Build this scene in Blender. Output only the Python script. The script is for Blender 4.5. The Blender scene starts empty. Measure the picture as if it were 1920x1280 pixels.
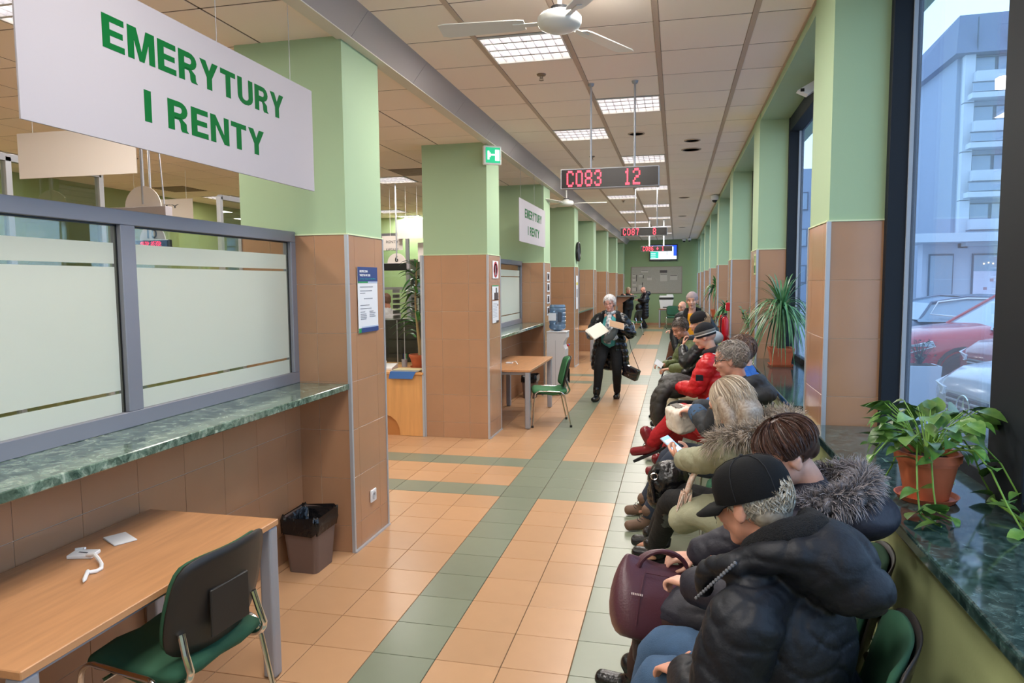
import bpy, bmesh, math, random
from mathutils import Vector, Matrix, Euler, noise
import numpy as np
random.seed(7)
PI = math.pi
R = math.radians
COL = bpy.context.scene.collection
SC = bpy.context.scene
# ---------------------------------------------------------------- camera
cam_d = bpy.data.cameras.new('camera'); cam = bpy.data.objects.new('camera', cam_d); COL.objects.link(cam)
CAM = Vector((1.4623, -3.1477, 1.8380))
_yaw, _pitch, _roll = -.2287, .0831, -.0080
_f = Vector((math.sin(_yaw)*math.cos(_pitch), math.cos(_yaw)*math.cos(_pitch), -math.sin(_pitch)))
_r0 = Vector((math.cos(_yaw), -math.sin(_yaw), 0)); _u0 = _r0.cross(_f)
_r = _r0*math.cos(_roll) + _u0*math.sin(_roll); _u = -_r0*math.sin(_roll) + _u0*math.cos(_roll)
cam.matrix_world = Matrix(((_r.x, _u.x, -_f.x, CAM.x), (_r.y, _u.y, -_f.y, CAM.y), (_r.z, _u.z, -_f.z, CAM.z), (0, 0, 0, 1)))
cam_d.sensor_width = 36; cam_d.lens = 1323.48/1920*36; cam_d.clip_end = 300
SC.camera = cam
# ---------------------------------------------------------------- light
SC.view_settings.view_transform = 'Standard'; SC.view_settings.look = 'None'
SC.view_settings.gamma = 1; SC.view_settings.use_curve_mapping = False
SC.view_settings.exposure = 0.48
PANEL_POWER = 25.0
PANEL_GLOW = 3.0
world = bpy.data.worlds.new('sky'); SC.world = world; world.use_nodes = True
_n = world.node_tree.nodes; _l = world.node_tree.links
_bg = _n['Background']; _bg.inputs[1].default_value = 2.35
_tc = _n.new('ShaderNodeTexCoord'); _sep = _n.new('ShaderNodeSeparateXYZ'); _rmp = _n.new('ShaderNodeValToRGB')
_l.new(_tc.outputs['Generated'], _sep.inputs[0]); _l.new(_sep.outputs['Z'], _rmp.inputs[0]); _l.new(_rmp.outputs[0], _bg.inputs[0])
_rmp.color_ramp.elements[0].position = 0.0; _rmp.color_ramp.elements[0].color = (.50, .74, 1.0, 1)
_rmp.color_ramp.elements[1].position = .7; _rmp.color_ramp.elements[1].color = (.40, .60, .92, 1)
# ---------------------------------------------------------------- colours and materials
def lin(h):
    h = h.lstrip('#'); c = [int(h[i:i+2], 16)/255 for i in (0, 2, 4)]
    return tuple(((x+.055)/1.055)**2.4 if x > .04045 else x/12.92 for x in c) + (1,)
MATS = {}
def mat(name, color='#888888', rough=.6, metal=0, bump=0, bscale=60, var=0, vscale=8, spec=.5, coat=0, rnd=0, emit=None, estr=1, trans=0, alpha=1, sheen=0, aniso=None, detail=4, col2=None, sss=0, wave=None):
    if name in MATS: return MATS[name]
    m = bpy.data.materials.new(name); m.use_nodes = True; MATS[name] = m
    n = m.node_tree.nodes; l = m.node_tree.links; b = n['Principled BSDF']
    c = lin(color) if isinstance(color, str) else color
    b.inputs['Base Color'].default_value = c
    b.inputs['Roughness'].default_value = rough; b.inputs['Metallic'].default_value = metal
    b.inputs['Specular IOR Level'].default_value = spec
    b.inputs['Coat Weight'].default_value = coat; b.inputs['Coat Roughness'].default_value = .08
    b.inputs['Transmission Weight'].default_value = trans; b.inputs['Alpha'].default_value = alpha
    b.inputs['Sheen Weight'].default_value = sheen
    if sss: b.inputs['Subsurface Weight'].default_value = sss; b.inputs['Subsurface Scale'].default_value = .01
    if emit:
        b.inputs['Emission Color'].default_value = lin(emit); b.inputs['Emission Strength'].default_value = estr
    src = None
    tc = n.new('ShaderNodeTexCoord'); mp = n.new('ShaderNodeMapping'); l.new(tc.outputs['Object'], mp.inputs[0])
    if aniso: mp.inputs['Scale'].default_value = aniso
    if var or col2:
        nz = n.new('ShaderNodeTexNoise'); nz.inputs['Scale'].default_value = vscale; nz.inputs['Detail'].default_value = detail
        l.new(mp.outputs[0], nz.inputs['Vector'])
        rp = n.new('ShaderNodeValToRGB'); l.new(nz.outputs['Fac'], rp.inputs[0])
        rp.color_ramp.elements[0].position = .3; rp.color_ramp.elements[1].position = .7
        k = lambda s: tuple(min(1, x*s) for x in c[:3]) + (1,)
        rp.color_ramp.elements[0].color = k(1-var); rp.color_ramp.elements[1].color = lin(col2) if col2 else k(1+var)
        src = rp.outputs[0]
    if rnd:
        oi = n.new('ShaderNodeObjectInfo'); hs = n.new('ShaderNodeHueSaturation'); mr = n.new('ShaderNodeMapRange')
        l.new(oi.outputs['Random'], mr.inputs[0]); mr.inputs[3].default_value = 1-rnd; mr.inputs[4].default_value = 1+rnd
        l.new(mr.outputs[0], hs.inputs['Value'])
        if src: l.new(src, hs.inputs['Color'])
        else: hs.inputs['Color'].default_value = c
        src = hs.outputs[0]
    if src: l.new(src, b.inputs['Base Color'])
    if bump:
        nb = n.new('ShaderNodeTexNoise'); nb.inputs['Scale'].default_value = bscale; nb.inputs['Detail'].default_value = 3
        l.new(mp.outputs[0], nb.inputs['Vector'])
        bp = n.new('ShaderNodeBump'); bp.inputs['Strength'].default_value = bump; bp.inputs['Distance'].default_value = .01
        l.new(nb.outputs['Fac'], bp.inputs['Height']); l.new(bp.outputs[0], b.inputs['Normal'])
    return m
def glass_mat(name, tint='#eef4f6', refl=.09, rough=.0, haze=None, hz=.0):
    if name in MATS: return MATS[name]
    m = bpy.data.materials.new(name); m.use_nodes = True; MATS[name] = m
    n = m.node_tree.nodes; l = m.node_tree.links; n.clear()
    o = n.new('ShaderNodeOutputMaterial'); t = n.new('ShaderNodeBsdfTransparent'); t.inputs[0].default_value = lin(tint)
    g = n.new('ShaderNodeBsdfGlossy'); g.inputs['Roughness'].default_value = rough
    mx = n.new('ShaderNodeMixShader'); fr = n.new('ShaderNodeLayerWeight'); fr.inputs[0].default_value = .35
    mr = n.new('ShaderNodeMapRange'); l.new(fr.outputs['Fresnel'], mr.inputs[0]); mr.inputs[3].default_value = refl*.45; mr.inputs[4].default_value = min(1, refl*5)
    l.new(mr.outputs[0], mx.inputs[0]); l.new(t.outputs[0], mx.inputs[1]); l.new(g.outputs[0], mx.inputs[2])
    out = mx.outputs[0]
    if haze:
        d = n.new('ShaderNodeBsdfTranslucent'); d.inputs[0].default_value = lin(haze)
        d2 = n.new('ShaderNodeBsdfDiffuse'); d2.inputs[0].default_value = lin(haze)
        ms = n.new('ShaderNodeMixShader'); ms.inputs[0].default_value = .5; l.new(d.outputs[0], ms.inputs[1]); l.new(d2.outputs[0], ms.inputs[2])
        m2 = n.new('ShaderNodeMixShader'); m2.inputs[0].default_value = hz; l.new(out, m2.inputs[1]); l.new(ms.outputs[0], m2.inputs[2]); out = m2.outputs[0]
    l.new(out, o.inputs[0])
    return m
def marble(name, dark, mid, light, scale=14, rough=.08, sy=1.0):
    m = mat(name, mid, rough=rough, coat=.3)
    n = m.node_tree.nodes; l = m.node_tree.links; b = n['Principled BSDF']
    tc = n.new('ShaderNodeTexCoord'); mp = n.new('ShaderNodeMapping'); mp.inputs['Scale'].default_value = (1, sy, 1); l.new(tc.outputs['Object'], mp.inputs[0])
    n1 = n.new('ShaderNodeTexNoise'); n1.inputs['Scale'].default_value = scale*1.3; n1.inputs['Detail'].default_value = 9; n1.inputs['Roughness'].default_value = .72; n1.inputs['Distortion'].default_value = 1.2
    v = n.new('ShaderNodeTexVoronoi'); v.inputs['Scale'].default_value = scale*2.0; v.feature = 'F1'
    l.new(mp.outputs[0], n1.inputs['Vector'])
    vm = n.new('ShaderNodeVectorMath'); vm.operation = 'MULTIPLY_ADD'; vm.inputs[1].default_value = (.06, .06, .06)
    l.new(n1.outputs['Color'], vm.inputs[0]); l.new(mp.outputs[0], vm.inputs[2]); l.new(vm.outputs[0], v.inputs['Vector'])
    r1 = n.new('ShaderNodeValToRGB'); e = r1.color_ramp.elements
    e[0].position = .34; e[0].color = lin(dark); e[1].position = .72; e[1].color = lin(light); x = e.new(.52); x.color = lin(mid)
    l.new(n1.outputs['Fac'], r1.inputs[0])
    sc2 = n.new('ShaderNodeSeparateColor'); l.new(v.outputs['Color'], sc2.inputs[0])
    r2 = n.new('ShaderNodeValToRGB'); r2.color_ramp.elements[0].position = .15; r2.color_ramp.elements[0].color = (.35, .4, .38, 1); r2.color_ramp.elements[1].position = .6; r2.color_ramp.elements[1].color = (1.1, 1.1, 1.1, 1)
    l.new(sc2.outputs[0], r2.inputs[0])
    mx = n.new('ShaderNodeMix'); mx.data_type = 'RGBA'; mx.blend_type = 'MULTIPLY'; mx.inputs[0].default_value = .8
    l.new(r1.outputs[0], mx.inputs[6]); l.new(r2.outputs[0], mx.inputs[7]); l.new(mx.outputs[2], b.inputs['Base Color'])
    return m
# ---------------------------------------------------------------- objects
def W(o):
    m = Matrix.Translation(o.location) @ o.rotation_euler.to_matrix().to_4x4()
    if o.parent: m = W(o.parent) @ o.matrix_parent_inverse @ m
    return m
def link(o, parent=None):
    COL.objects.link(o)
    if parent is not None:
        o.parent = parent; o.matrix_parent_inverse = W(parent).inverted()
    return o
def tag(o, label=None, cat=None, group=None, kind=None):
    if label: o['label'] = label
    if cat: o['category'] = cat
    if group: o['group'] = group
    if kind: o['kind'] = kind
    return o
def thing(name, label, cat, loc=(0, 0, 0), rz=0, group=None):
    o = bpy.data.objects.new(name, None); o.location = loc; o.rotation_euler = (0, 0, rz); o.empty_display_size = .1
    link(o); return tag(o, label, cat, group)
def struct(name, loc=(0, 0, 0)):
    o = bpy.data.objects.new(name, None); o.location = loc; link(o); o['kind'] = 'structure'; return o
def mesh_obj(name, V, F, m, parent=None, smooth=False, loc=None, mats=None, fm=None):
    me = bpy.data.meshes.new(name); me.from_pydata([tuple(v) for v in V], [], [tuple(f) for f in F]); me.update()
    for k in (mats or [m]): me.materials.append(k)
    if fm is not None: me.polygons.foreach_set('material_index', list(fm))
    if smooth: me.polygons.foreach_set('use_smooth', [True]*len(me.polygons))
    o = bpy.data.objects.new(name, me)
    if loc is not None: o.location = loc
    return link(o, parent)
def inst(name, me, loc, parent=None, rot=None):
    o = bpy.data.objects.new(name, me); o.location = loc
    if rot: o.rotation_euler = rot
    return link(o, parent)
def copy_tree(o, parent=None):
    c = o.copy(); COL.objects.link(c); c.parent = parent
    for ch in [x for x in KIDS.get(o.name, [])] if False else list(o.children): copy_tree(ch, c)
    return c
BOXF = [(0, 3, 2, 1), (4, 5, 6, 7), (0, 1, 5, 4), (1, 2, 6, 5), (2, 3, 7, 6), (3, 0, 4, 7)]
class MB:
    def __init__(s): s.V = []; s.F = []
    def add(s, V, F):
        k = len(s.V); s.V += [Vector(v) for v in V]; s.F += [tuple(i+k for i in f) for f in F]; return s
    def box(s, x0, x1, y0, y1, z0, z1, M=None):
        V = [Vector(p) for p in ((x0, y0, z0), (x1, y0, z0), (x1, y1, z0), (x0, y1, z0), (x0, y0, z1), (x1, y0, z1), (x1, y1, z1), (x0, y1, z1))]
        if M: V = [M @ v for v in V]
        return s.add(V, BOXF)
    def bev(s, x0, x1, y0, y1, z0, z1, b=.005, M=None, seg=1):
        bm = bmesh.new(); bmesh.ops.create_cube(bm, size=1)
        for v in bm.verts: v.co = Vector(((x0+x1)/2+v.co.x*(x1-x0), (y0+y1)/2+v.co.y*(y1-y0), (z0+z1)/2+v.co.z*(z1-z0)))
        bmesh.ops.bevel(bm, geom=list(bm.edges), offset=b, segments=seg, affect='EDGES', profile=.5)
        if M: bmesh.ops.transform(bm, matrix=M, verts=bm.verts)
        bm.verts.index_update(); s.add([v.co.copy() for v in bm.verts], [[v.index for v in f.verts] for f in bm.faces]); bm.free(); return s
    def tube(s, pts, r, n=10, cap=True, up=None, flat=1.0):
        pts = [Vector(p) for p in pts]; k0 = len(s.V); rs = r if isinstance(r, (list, tuple)) else [r]*len(pts)
        T = []
        for i in range(len(pts)):
            a = pts[max(0, i-1)]; b = pts[min(len(pts)-1, i+1)]; T.append((b-a).normalized())
        nrm = Vector(up) if up else (Vector((0, 0, 1)) if abs(T[0].z) < .9 else Vector((1, 0, 0)))
        for i, p in enumerate(pts):
            t = T[i]; nrm = (nrm - t*nrm.dot(t)).normalized(); bn = t.cross(nrm)
            for j in range(n):
                a = 2*PI*j/n; s.V.append(p + nrm*math.cos(a)*rs[i] + bn*math.sin(a)*rs[i]*flat)
        for i in range(len(pts)-1):
            for j in range(n):
                s.F.append((k0+i*n+j, k0+i*n+(j+1) % n, k0+(i+1)*n+(j+1) % n, k0+(i+1)*n+j))
        if cap:
            s.F.append(tuple(k0+j for j in range(n))[::-1]); s.F.append(tuple(k0+(len(pts)-1)*n+j for j in range(n)))
        return s
    def lathe(s, prof, c=(0, 0, 0), n=24, sx=1, sy=1, M=None):
        k0 = len(s.V); c = Vector(c)
        for (r, z) in prof:
            for j in range(n):
                a = 2*PI*j/n; v = Vector((r*math.cos(a)*sx, r*math.sin(a)*sy, z)); v = (M @ v) if M else v
                s.V.append(v + c)
        for i in range(len(prof)-1):
            for j in range(n):
                s.F.append((k0+i*n+j, k0+i*n+(j+1) % n, k0+(i+1)*n+(j+1) % n, k0+(i+1)*n+j))
        if prof[0][0] > 1e-5: s.F.append(tuple(k0+j for j in range(n))[::-1])
        if prof[-1][0] > 1e-5: s.F.append(tuple(k0+(len(prof)-1)*n+j for j in range(n)))
        return s
    def prism(s, poly, a, b, axis='y', M=None):
        n = len(poly); V = []
        for t in (a, b):
            for (p, q) in poly:
                v = {'y': (p, t, q), 'x': (t, p, q), 'z': (p, q, t)}[axis]; v = Vector(v); V.append(M @ v if M else v)
        F = [tuple(range(n)), tuple(range(2*n-1, n-1, -1))] + [(i, i+n, (i+1) % n + n, (i+1) % n) for i in range(n)]
        return s.add(V, F)
    def build(s, name, m, parent=None, smooth=False, fix=True, auto=None):
        me = bpy.data.meshes.new(name); me.from_pydata([tuple(v) for v in s.V], [], s.F); me.update()
        if fix:
            bm = bmesh.new(); bm.from_mesh(me); bmesh.ops.recalc_face_normals(bm, faces=bm.faces); bm.to_mesh(me); bm.free()
        me.materials.append(m)
        o = bpy.data.objects.new(name, me)
        if smooth:
            me.polygons.foreach_set('use_smooth', [True]*len(me.polygons))
            me.set_sharp_from_angle(angle=R(auto or 40))
        return link(o, parent)
def box(name, x0, x1, y0, y1, z0, z1, m, parent=None, b=0):
    q = MB()
    if b: q.bev(x0, x1, y0, y1, z0, z1, b)
    else: q.box(x0, x1, y0, y1, z0, z1)
    return q.build(name, m, parent)
def text(name, body, size, m, M, parent=None, bold=0, align='CENTER', ext=.002, space=1.0, sx=1.0):
    c = bpy.data.curves.new(name, 'FONT'); c.body = body; c.size = size; c.align_x = align; c.align_y = 'CENTER'
    c.extrude = ext; c.offset = bold; c.space_character = space; c.resolution_u = 3; c.space_line = .95
    o = bpy.data.objects.new(name, c); COL.objects.link(o)
    dg = bpy.context.evaluated_depsgraph_get(); me = bpy.data.meshes.new_from_object(o.evaluated_get(dg)); bpy.data.objects.remove(o)
    me.transform(M @ Matrix.Diagonal((sx, 1, 1, 1))); me.materials.clear(); me.materials.append(m)
    o = bpy.data.objects.new(name, me); return link(o, parent)
def frame_of(xdir, ydir, loc):
    x = Vector(xdir).normalized(); y = Vector(ydir).normalized(); z = x.cross(y)
    return Matrix(((x.x, y.x, z.x, loc[0]), (x.y, y.y, z.y, loc[1]), (x.z, y.z, z.z, loc[2]), (0, 0, 0, 1)))
# ================================================================ materials of the room
M_orange = mat('orange_floor_tile', '#c39871', rough=.30, rnd=.05, var=.05, vscale=3, spec=.5)
M_green_t = mat('green_floor_tile', '#7f8773', rough=.30, rnd=.06, var=.05, vscale=3, spec=.5)
M_grout = mat('floor_grout', '#7b6a54', rough=.9)
M_wtile = mat('wall_tile', '#b08565', rough=.2, rnd=.025, var=.05, vscale=2.5, spec=.55)
M_wgrout = mat('wall_grout', '#cdbfae', rough=.9)
M_paint = mat('green_paint', '#a2bb96', rough=.7, bump=.04, bscale=220)
M_paint2 = mat('green_paint_wall', '#93a97c', rough=.7, bump=.04, bscale=220)
M_cap = mat('paint_edge', '#cfdcb4', rough=.7)
M_steel = mat('steel_trim', '#b9bcc2', rough=.4, metal=.35)
M_ceil = mat('ceiling_board', '#f4e6da', rough=.9, rnd=.02, bump=.05, bscale=300)
M_tbar = mat('ceiling_bar', '#bda999', rough=.7)
M_gap = mat('ceiling_gap', '#6f6055', rough=.9)
M_frame = mat('grey_frame_metal', '#86868f', rough=.42, metal=.25)
M_dark = mat('dark_window_metal', '#161c24', rough=.65, spec=.3)
M_marble_c = marble('green_counter_marble', '#3c5347', '#748878', '#b9c3b2', 14, rough=.12)
M_marble_s = marble('green_sill_marble', '#1a2c2b', '#344a48', '#5c706e', 18, rough=.1)
M_beam = mat('beam_face', '#a8a19e', rough=.7)
M_white = mat('white_plastic', '#e9e9ea', rough=.4)
M_black = mat('black_plastic', '#17181a', rough=.35)
H_R, H_L = 3.58, 3.44
ZB = 2.167
YP = 3.595
YL = [1.194 + YP*k for k in range(8)]
YR = [1.15 + YP*k for k in range(8)]
YF = 27.35
T = .33
# ---------------------------------------------------------------- floor
fl = struct('floor')
box('floor_slab', -7.8, 2.9, -5, YF+.2, -.12, -.006, M_grout, fl)
def green_at(i, j):
    if 0 <= i < 1 or i >= 3: return True
    k = (j-8) % 21
    return (k < 4) if i > 0 else (k in (0, 3))
g = .0022
tm = {}
for nm, m in (('o', M_orange), ('g', M_green_t)):
    q = MB().bev(g, T-g, g, T-g, -.010, 0, .0015); o = q.build('tile', m); tm[nm] = o.data; bpy.data.objects.remove(o)
cells = []
for j in range(-6, 84):
    for i in range(-24, 7):
        cells.append((i, j))
near = [c for c in cells if -3.3 <= c[0] <= 6 and c[1] >= -4.5]
near.sort(key=lambda c: c[1]+abs(c[0]-1)*.35)
keep = set(near[:300])
so, sg = MB(), MB()
for (i, j) in cells:
    if (i, j) in keep: inst('tile', tm['g' if green_at(i, j) else 'o'], (i*T, j*T, 0), fl)
    else: (sg if green_at(i, j) else so).box(i*T+g, (i+1)*T-g, j*T+g, (j+1)*T-g, -.010, 0)
for q, m, nme in ((so, M_orange, 'orange_tiling'), (sg, M_green_t, 'green_tiling')):
    tag(q.build(nme, m, fl, fix=False), kind='stuff')
# ---------------------------------------------------------------- ceilings
S6 = .637
LIGHTS_R = [(.354, k) for k in (-9.5, -4.5, .5, 5.5, 10.5, 15.5, 20.5, 25.5, 30.5, 35.5)] + [(.99, k) for k in (-6.5, -1.5, 3.5, 8.5, 13.5, 18.5, 23.5, 28.5, 33.5)]
LIGHTS_R = [(x, 1.864+S6*k) for x, k in LIGHTS_R]
LIGHTS_L = [(-2.37, .27), (-2.8, 7.55), (-4.9, 3.15), (-6.7, 4.35), (-4.75, 11.6), (-4.9, 13.3), (-2.8, 3.5), (-6.7, 8.3), (-2.4, -2.8), (-4.9, -1.9), (-3.7, -3.0), (-6.2, -2.9)]  # last two: unseen lamps added outside the view to brighten the office
def snap(v, o): return o + S6*(math.floor((v-o)/S6)+.5)
XL0 = -.62
LIGHTS_L = [(snap(x, XL0), snap(y, 1.864)) for x, y in LIGHTS_L]
VENTS_L = [(snap(-2.5, XL0), snap(6.4, 1.864)), (snap(-6.5, XL0), snap(7.0, 1.864))]
ce = struct('ceiling')
box('ceiling_slab', -.62, 2.9, -5, YF+.2, H_R+.08, H_R+.16, M_gap, ce)
def occupied(x, y, L): return any(abs(x-a) < .2 and abs(y-b) < .2 for a, b in L)
def panel_mesh(w, d, nm='panel'):
    q = MB().bev(-w/2, w/2, -d/2, d/2, 0, .014, .003); o = q.build(nm, M_ceil); me = o.data; bpy.data.objects.remove(o); return me
pm = panel_mesh(.598, .622)
xs_lines = [1.947-S6*k for k in range(5)]  # ... .036, -.60
rows = [1.864+S6*k for k in range(-10, 41)]
for y in rows:
    yc = y+S6/2
    if yc > YF: continue
    for a in range(4):
        xc = 1.947-S6*(a+.5)
        if a == 3: xc = (.036-.49)/2
        if occupied(xc, yc, LIGHTS_R): continue
        if a == 3:
            box('panel', -.485, .016, yc-.311, yc+.311, H_R, H_R+.014, M_ceil, ce)
        else: inst('panel', pm, (xc, yc, H_R), ce)
    box('panel', 1.967, 2.305, yc-.311, yc+.311, H_R, H_R+.014, M_ceil, ce)
q = MB()
for y in rows: q.box(-.49, 2.3, y-.009, y+.009, H_R+.003, H_R+.010)
q.build('cross_bar', M_gap, ce)
q = MB()
for x in xs_lines[:4]: q.box(x-.018, x+.018, -4.5, YF, H_R-.004, H_R+.012)
q.box(2.285, 2.315, -4.5, YF, H_R-.012, H_R+.012)
q.build('ceiling_bar', M_tbar, ce)
cl = struct('ceiling.001')
box('ceiling_slab', -7.9, -.62, -5, YF+.2, H_L+.08, H_L+.16, M_gap, cl)
n_p = 0
lp, ls = [], MB()
for b in range(12):
    xc = XL0-S6*(b+.5)
    for y in rows:
        yc = y+S6/2
        if yc > YF or occupied(xc, yc, LIGHTS_L) or occupied(xc, yc, VENTS_L): continue
        lp.append((yc + abs(xc)*.3, xc, yc))
lp.sort()
lp = [p for p in lp if p[2] > -1.6] + [p for p in lp if p[2] <= -1.6]
pm2 = panel_mesh(.622, .622)
for k, (_, xc, yc) in enumerate(lp):
    if k < 295: inst('panel', pm2, (xc, yc, H_L), cl)
    else: ls.box(xc-.314, xc+.314, yc-.314, yc+.314, H_L, H_L+.014)
q = MB()
for y in rows: q.box(-7.6, -.62, y-.009, y+.009, H_L+.003, H_L+.010)
for b in range(1, 12): q.box(XL0-S6*b-.009, XL0-S6*b+.009, -4.5, YF, H_L+.003, H_L+.010)
q.build('cross_bar', M_gap, cl)
tag(ls.build('far_panels', M_ceil, cl), kind='stuff')
# step between the two ceilings
bs = struct('trim_1')
for k in range(-4, 28):
    y0 = -3.2+1.1*k
    MB().prism([(-.63, 3.425), (-.60, 3.425), (-.475, H_R), (-.475, H_R+.03), (-.63, H_R+.03)], y0+.002, min(y0+1.098, YF), 'y').build('panel', M_beam, bs)
box('edge_strip', -.70, -.60, -4.5, YF, 3.418, 3.43, mat('pale_strip', '#d8d3c6', rough=.7), bs)
# ---------------------------------------------------------------- wall tiling
def tiles_x(parent, x, y0, y1, z0, z1, ny, yj=None, facing=1, m=None):
    """tiles on a plane x=const"""
    zs = [z for z in [ZB-T*k for k in range(7)] + [0] if z0 < z < z1]
    zs = sorted(set([z0, z1] + zs))
    ys = sorted(set([y0, y1] + [y for y in (yj or []) if y0+.02 < y < y1-.02]))
    for a, b in zip(ys, ys[1:]):
        for c, d in zip(zs, zs[1:]):
            if d-c < .02: continue
            e = .0013
            if facing > 0: box('tile', x-.004, x+.0025, a+e, b-e, c+e, d-e, m or M_wtile, parent, b=.001)
            else: box('tile', x-.0025, x+.004, a+e, b-e, c+e, d-e, m or M_wtile, parent, b=.001)
def tiles_y(parent, y, x0, x1, z0, z1, xj=None, m=None):
    zs = sorted(set([z0, z1] + [z for z in [ZB-T*k for k in range(7)] if z0+.02 < z < z1-.02]))
    xs = sorted(set([x0, x1] + [x for x in (xj or []) if x0+.02 < x < x1-.02]))
    for a, b in zip(xs, xs[1:]):
        for c, d in zip(zs, zs[1:]):
            e = .0013
            box('tile', a+e, b-e, y-.0025, y+.004, c+e, d-e, m or M_wtile, parent, b=.001)
def column(x0, x1, y0, y1, zt, side, label):
    c = struct('pillar'); c['label'] = label
    box('core', x0+.001, x1-.001, y0+.001, y1-.001, 0, ZB, M_wgrout, c)
    box('painted_shaft', x0+.003, x1-.003, y0+.003, y1-.003, ZB, zt, M_paint, c)
    q = MB(); w = .012
    q.box(x0-.004, x1+.004, y0-.008, y0+.004, ZB-.003, ZB+.006); xx = x1 if side > 0 else x0
    q.box(xx-.004, xx+.008, y0, y1, ZB-.003, ZB+.006) if side > 0 else q.box(xx-.008, xx+.004, y0, y1, ZB-.003, ZB+.006)
    q.build('paint_edge', M_cap, c)
    xj = [x1-.233-T*k for k in range(3)] if side > 0 else [x0+.40]
    tiles_y(c, y0, x0+(.012 if side < 0 else 0), x1-(.012 if side > 0 else 0), 0, ZB-.003, xj)
    tiles_x(c, x1 if side > 0 else x0, y0+.012, y1-.012, 0, ZB-.003, 2, [y0+.11, y0+.11+T], facing=side)
    ex = x1 if side > 0 else x0
    tw = .013
    MB().box(ex-tw if side > 0 else ex-.009, ex+.009 if side > 0 else ex+tw, y0-.009, y0+tw, 0, ZB-.003).build('corner_trim', M_steel, c)
    MB().box(ex-tw if side > 0 else ex-.009, ex+.009 if side > 0 else ex+tw, y1-tw, y1+.004, 0, ZB-.003).build('corner_trim', M_steel, c)
    if side > 0:
        box('base_strip', ex, ex+.02, y0-.008, y1, 0, .012, M_steel, c)
        box('corner_trim', x0-.012, x0+.01, y0-.012, y0+.02, 0, ZB-.003, M_steel, c)
    return c
for k, y in enumerate(YL): column(-1.455, -.668, y, y+.584, H_L, 1, 'square pillar, green paint above brown tiles, desk side of the corridor')
for k, y in enumerate(YR): column(2.29, 2.585, y, y+.584, 3.6, -1, 'square pillar, green paint above brown tiles, window side of the corridor')
# ---------------------------------------------------------------- end and side walls
wf = struct('wall_far'); box('wall_surface', -7.8, 2.9, YF, YF+.15, 0, 3.7, M_paint2, wf)
wb = struct('baseboard_far'); q = -.6
for k in range(9): box('tile', -.6+.33*k+.002, -.6+.33*(k+1)-.002, YF-.012, YF, 0, .1, M_wtile, wb)
wr = struct('wall_right'); box('wall_surface', 2.26, 2.42, -5, YF, 0, .965, mat('green_paint_low', '#a3ad7c', rough=.6, bump=.05, bscale=90, var=.05, vscale=5), wr)
wq = struct('wall_right.001'); box('wall_surface', 2.30, 2.95, -5, YF, 3.50, 3.72, M_paint, wq)
wo = struct('wall_office'); box('wall_surface', -7.75, -7.6, -5, YF, 0, 3.5, mat('office_green_paint', '#8f9a64', rough=.75), wo)
wk = struct('wall_back'); box('wall_surface', -7.8, 2.9, -5.1, -4.95, 0, 3.7, mat('back_wall_paint', '#c9c6b0', rough=.8), wk)
# ---------------------------------------------------------------- window side
M_pane = glass_mat('window_glass', '#f4f8fb', refl=.05, haze='#c9d8ee', hz=.06)
def window_bay(n, y0, y1, inner=None):
    w = struct('window_%d' % n)
    x = 2.69
    q = MB().bev(2.575, 2.72, y1-.05, y1, 1.0, 3.5, .004).build('side_frame', M_dark, w)
    MB().bev(2.575, 2.72, y0, y0+.05, 1.0, 3.5, .004).build('side_frame', M_dark, w)
    MB().bev(2.58, 2.72, y0+.05, y1-.05, 3.36, 3.5, .004).build('head_frame', M_dark, w)
    MB().bev(2.665, 2.72, y0+.05, y1-.05, 1.0, 1.07, .004).build('bottom_frame', M_dark, w)
    ed = [y0+.05]
    if inner is not None:
        MB().bev(2.62, 2.74, inner-.14, inner+.14, 1.0, 3.5, .004).build('mullion', M_dark, w); ed += [inner-.14, inner+.14]
    ed.append(y1-.05)
    for a, b in zip(ed[::2], ed[1::2]):
        box('pane', x, x+.008, a, b, 1.07, 3.36, M_pane, w)
        MB().box(x-.02, x+.0, b-.012, b, 1.07, 3.36).box(x-.02, x, a, a+.012, 1.07, 3.36).build('gasket', mat('gasket_grey', '#9aa0a8', rough=.5), w)
        MB().bev(x-.055, x-.035, b+.01, b+.035, 2.12, 2.2, .004).tube([(x-.045, b+.022, 1.03), (x-.045, b+.022, 2.13)], .005, 6).build('chain_guide', M_steel, w)
    s = struct('windowsill_%d' % n)
    q = MB(); q.bev(2.205, 2.70, y0+.02, y1-.02, .97, 1.015, .008, seg=2); q.build('sill_slab', M_marble_s, s)
window_bay(1, -4.9, YR[0], inner=-.31)
for k in range(7): window_bay(k+2, YR[k]+.584, YR[k+1], inner=YR[k]+2.09 if k < 3 else None)
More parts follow.
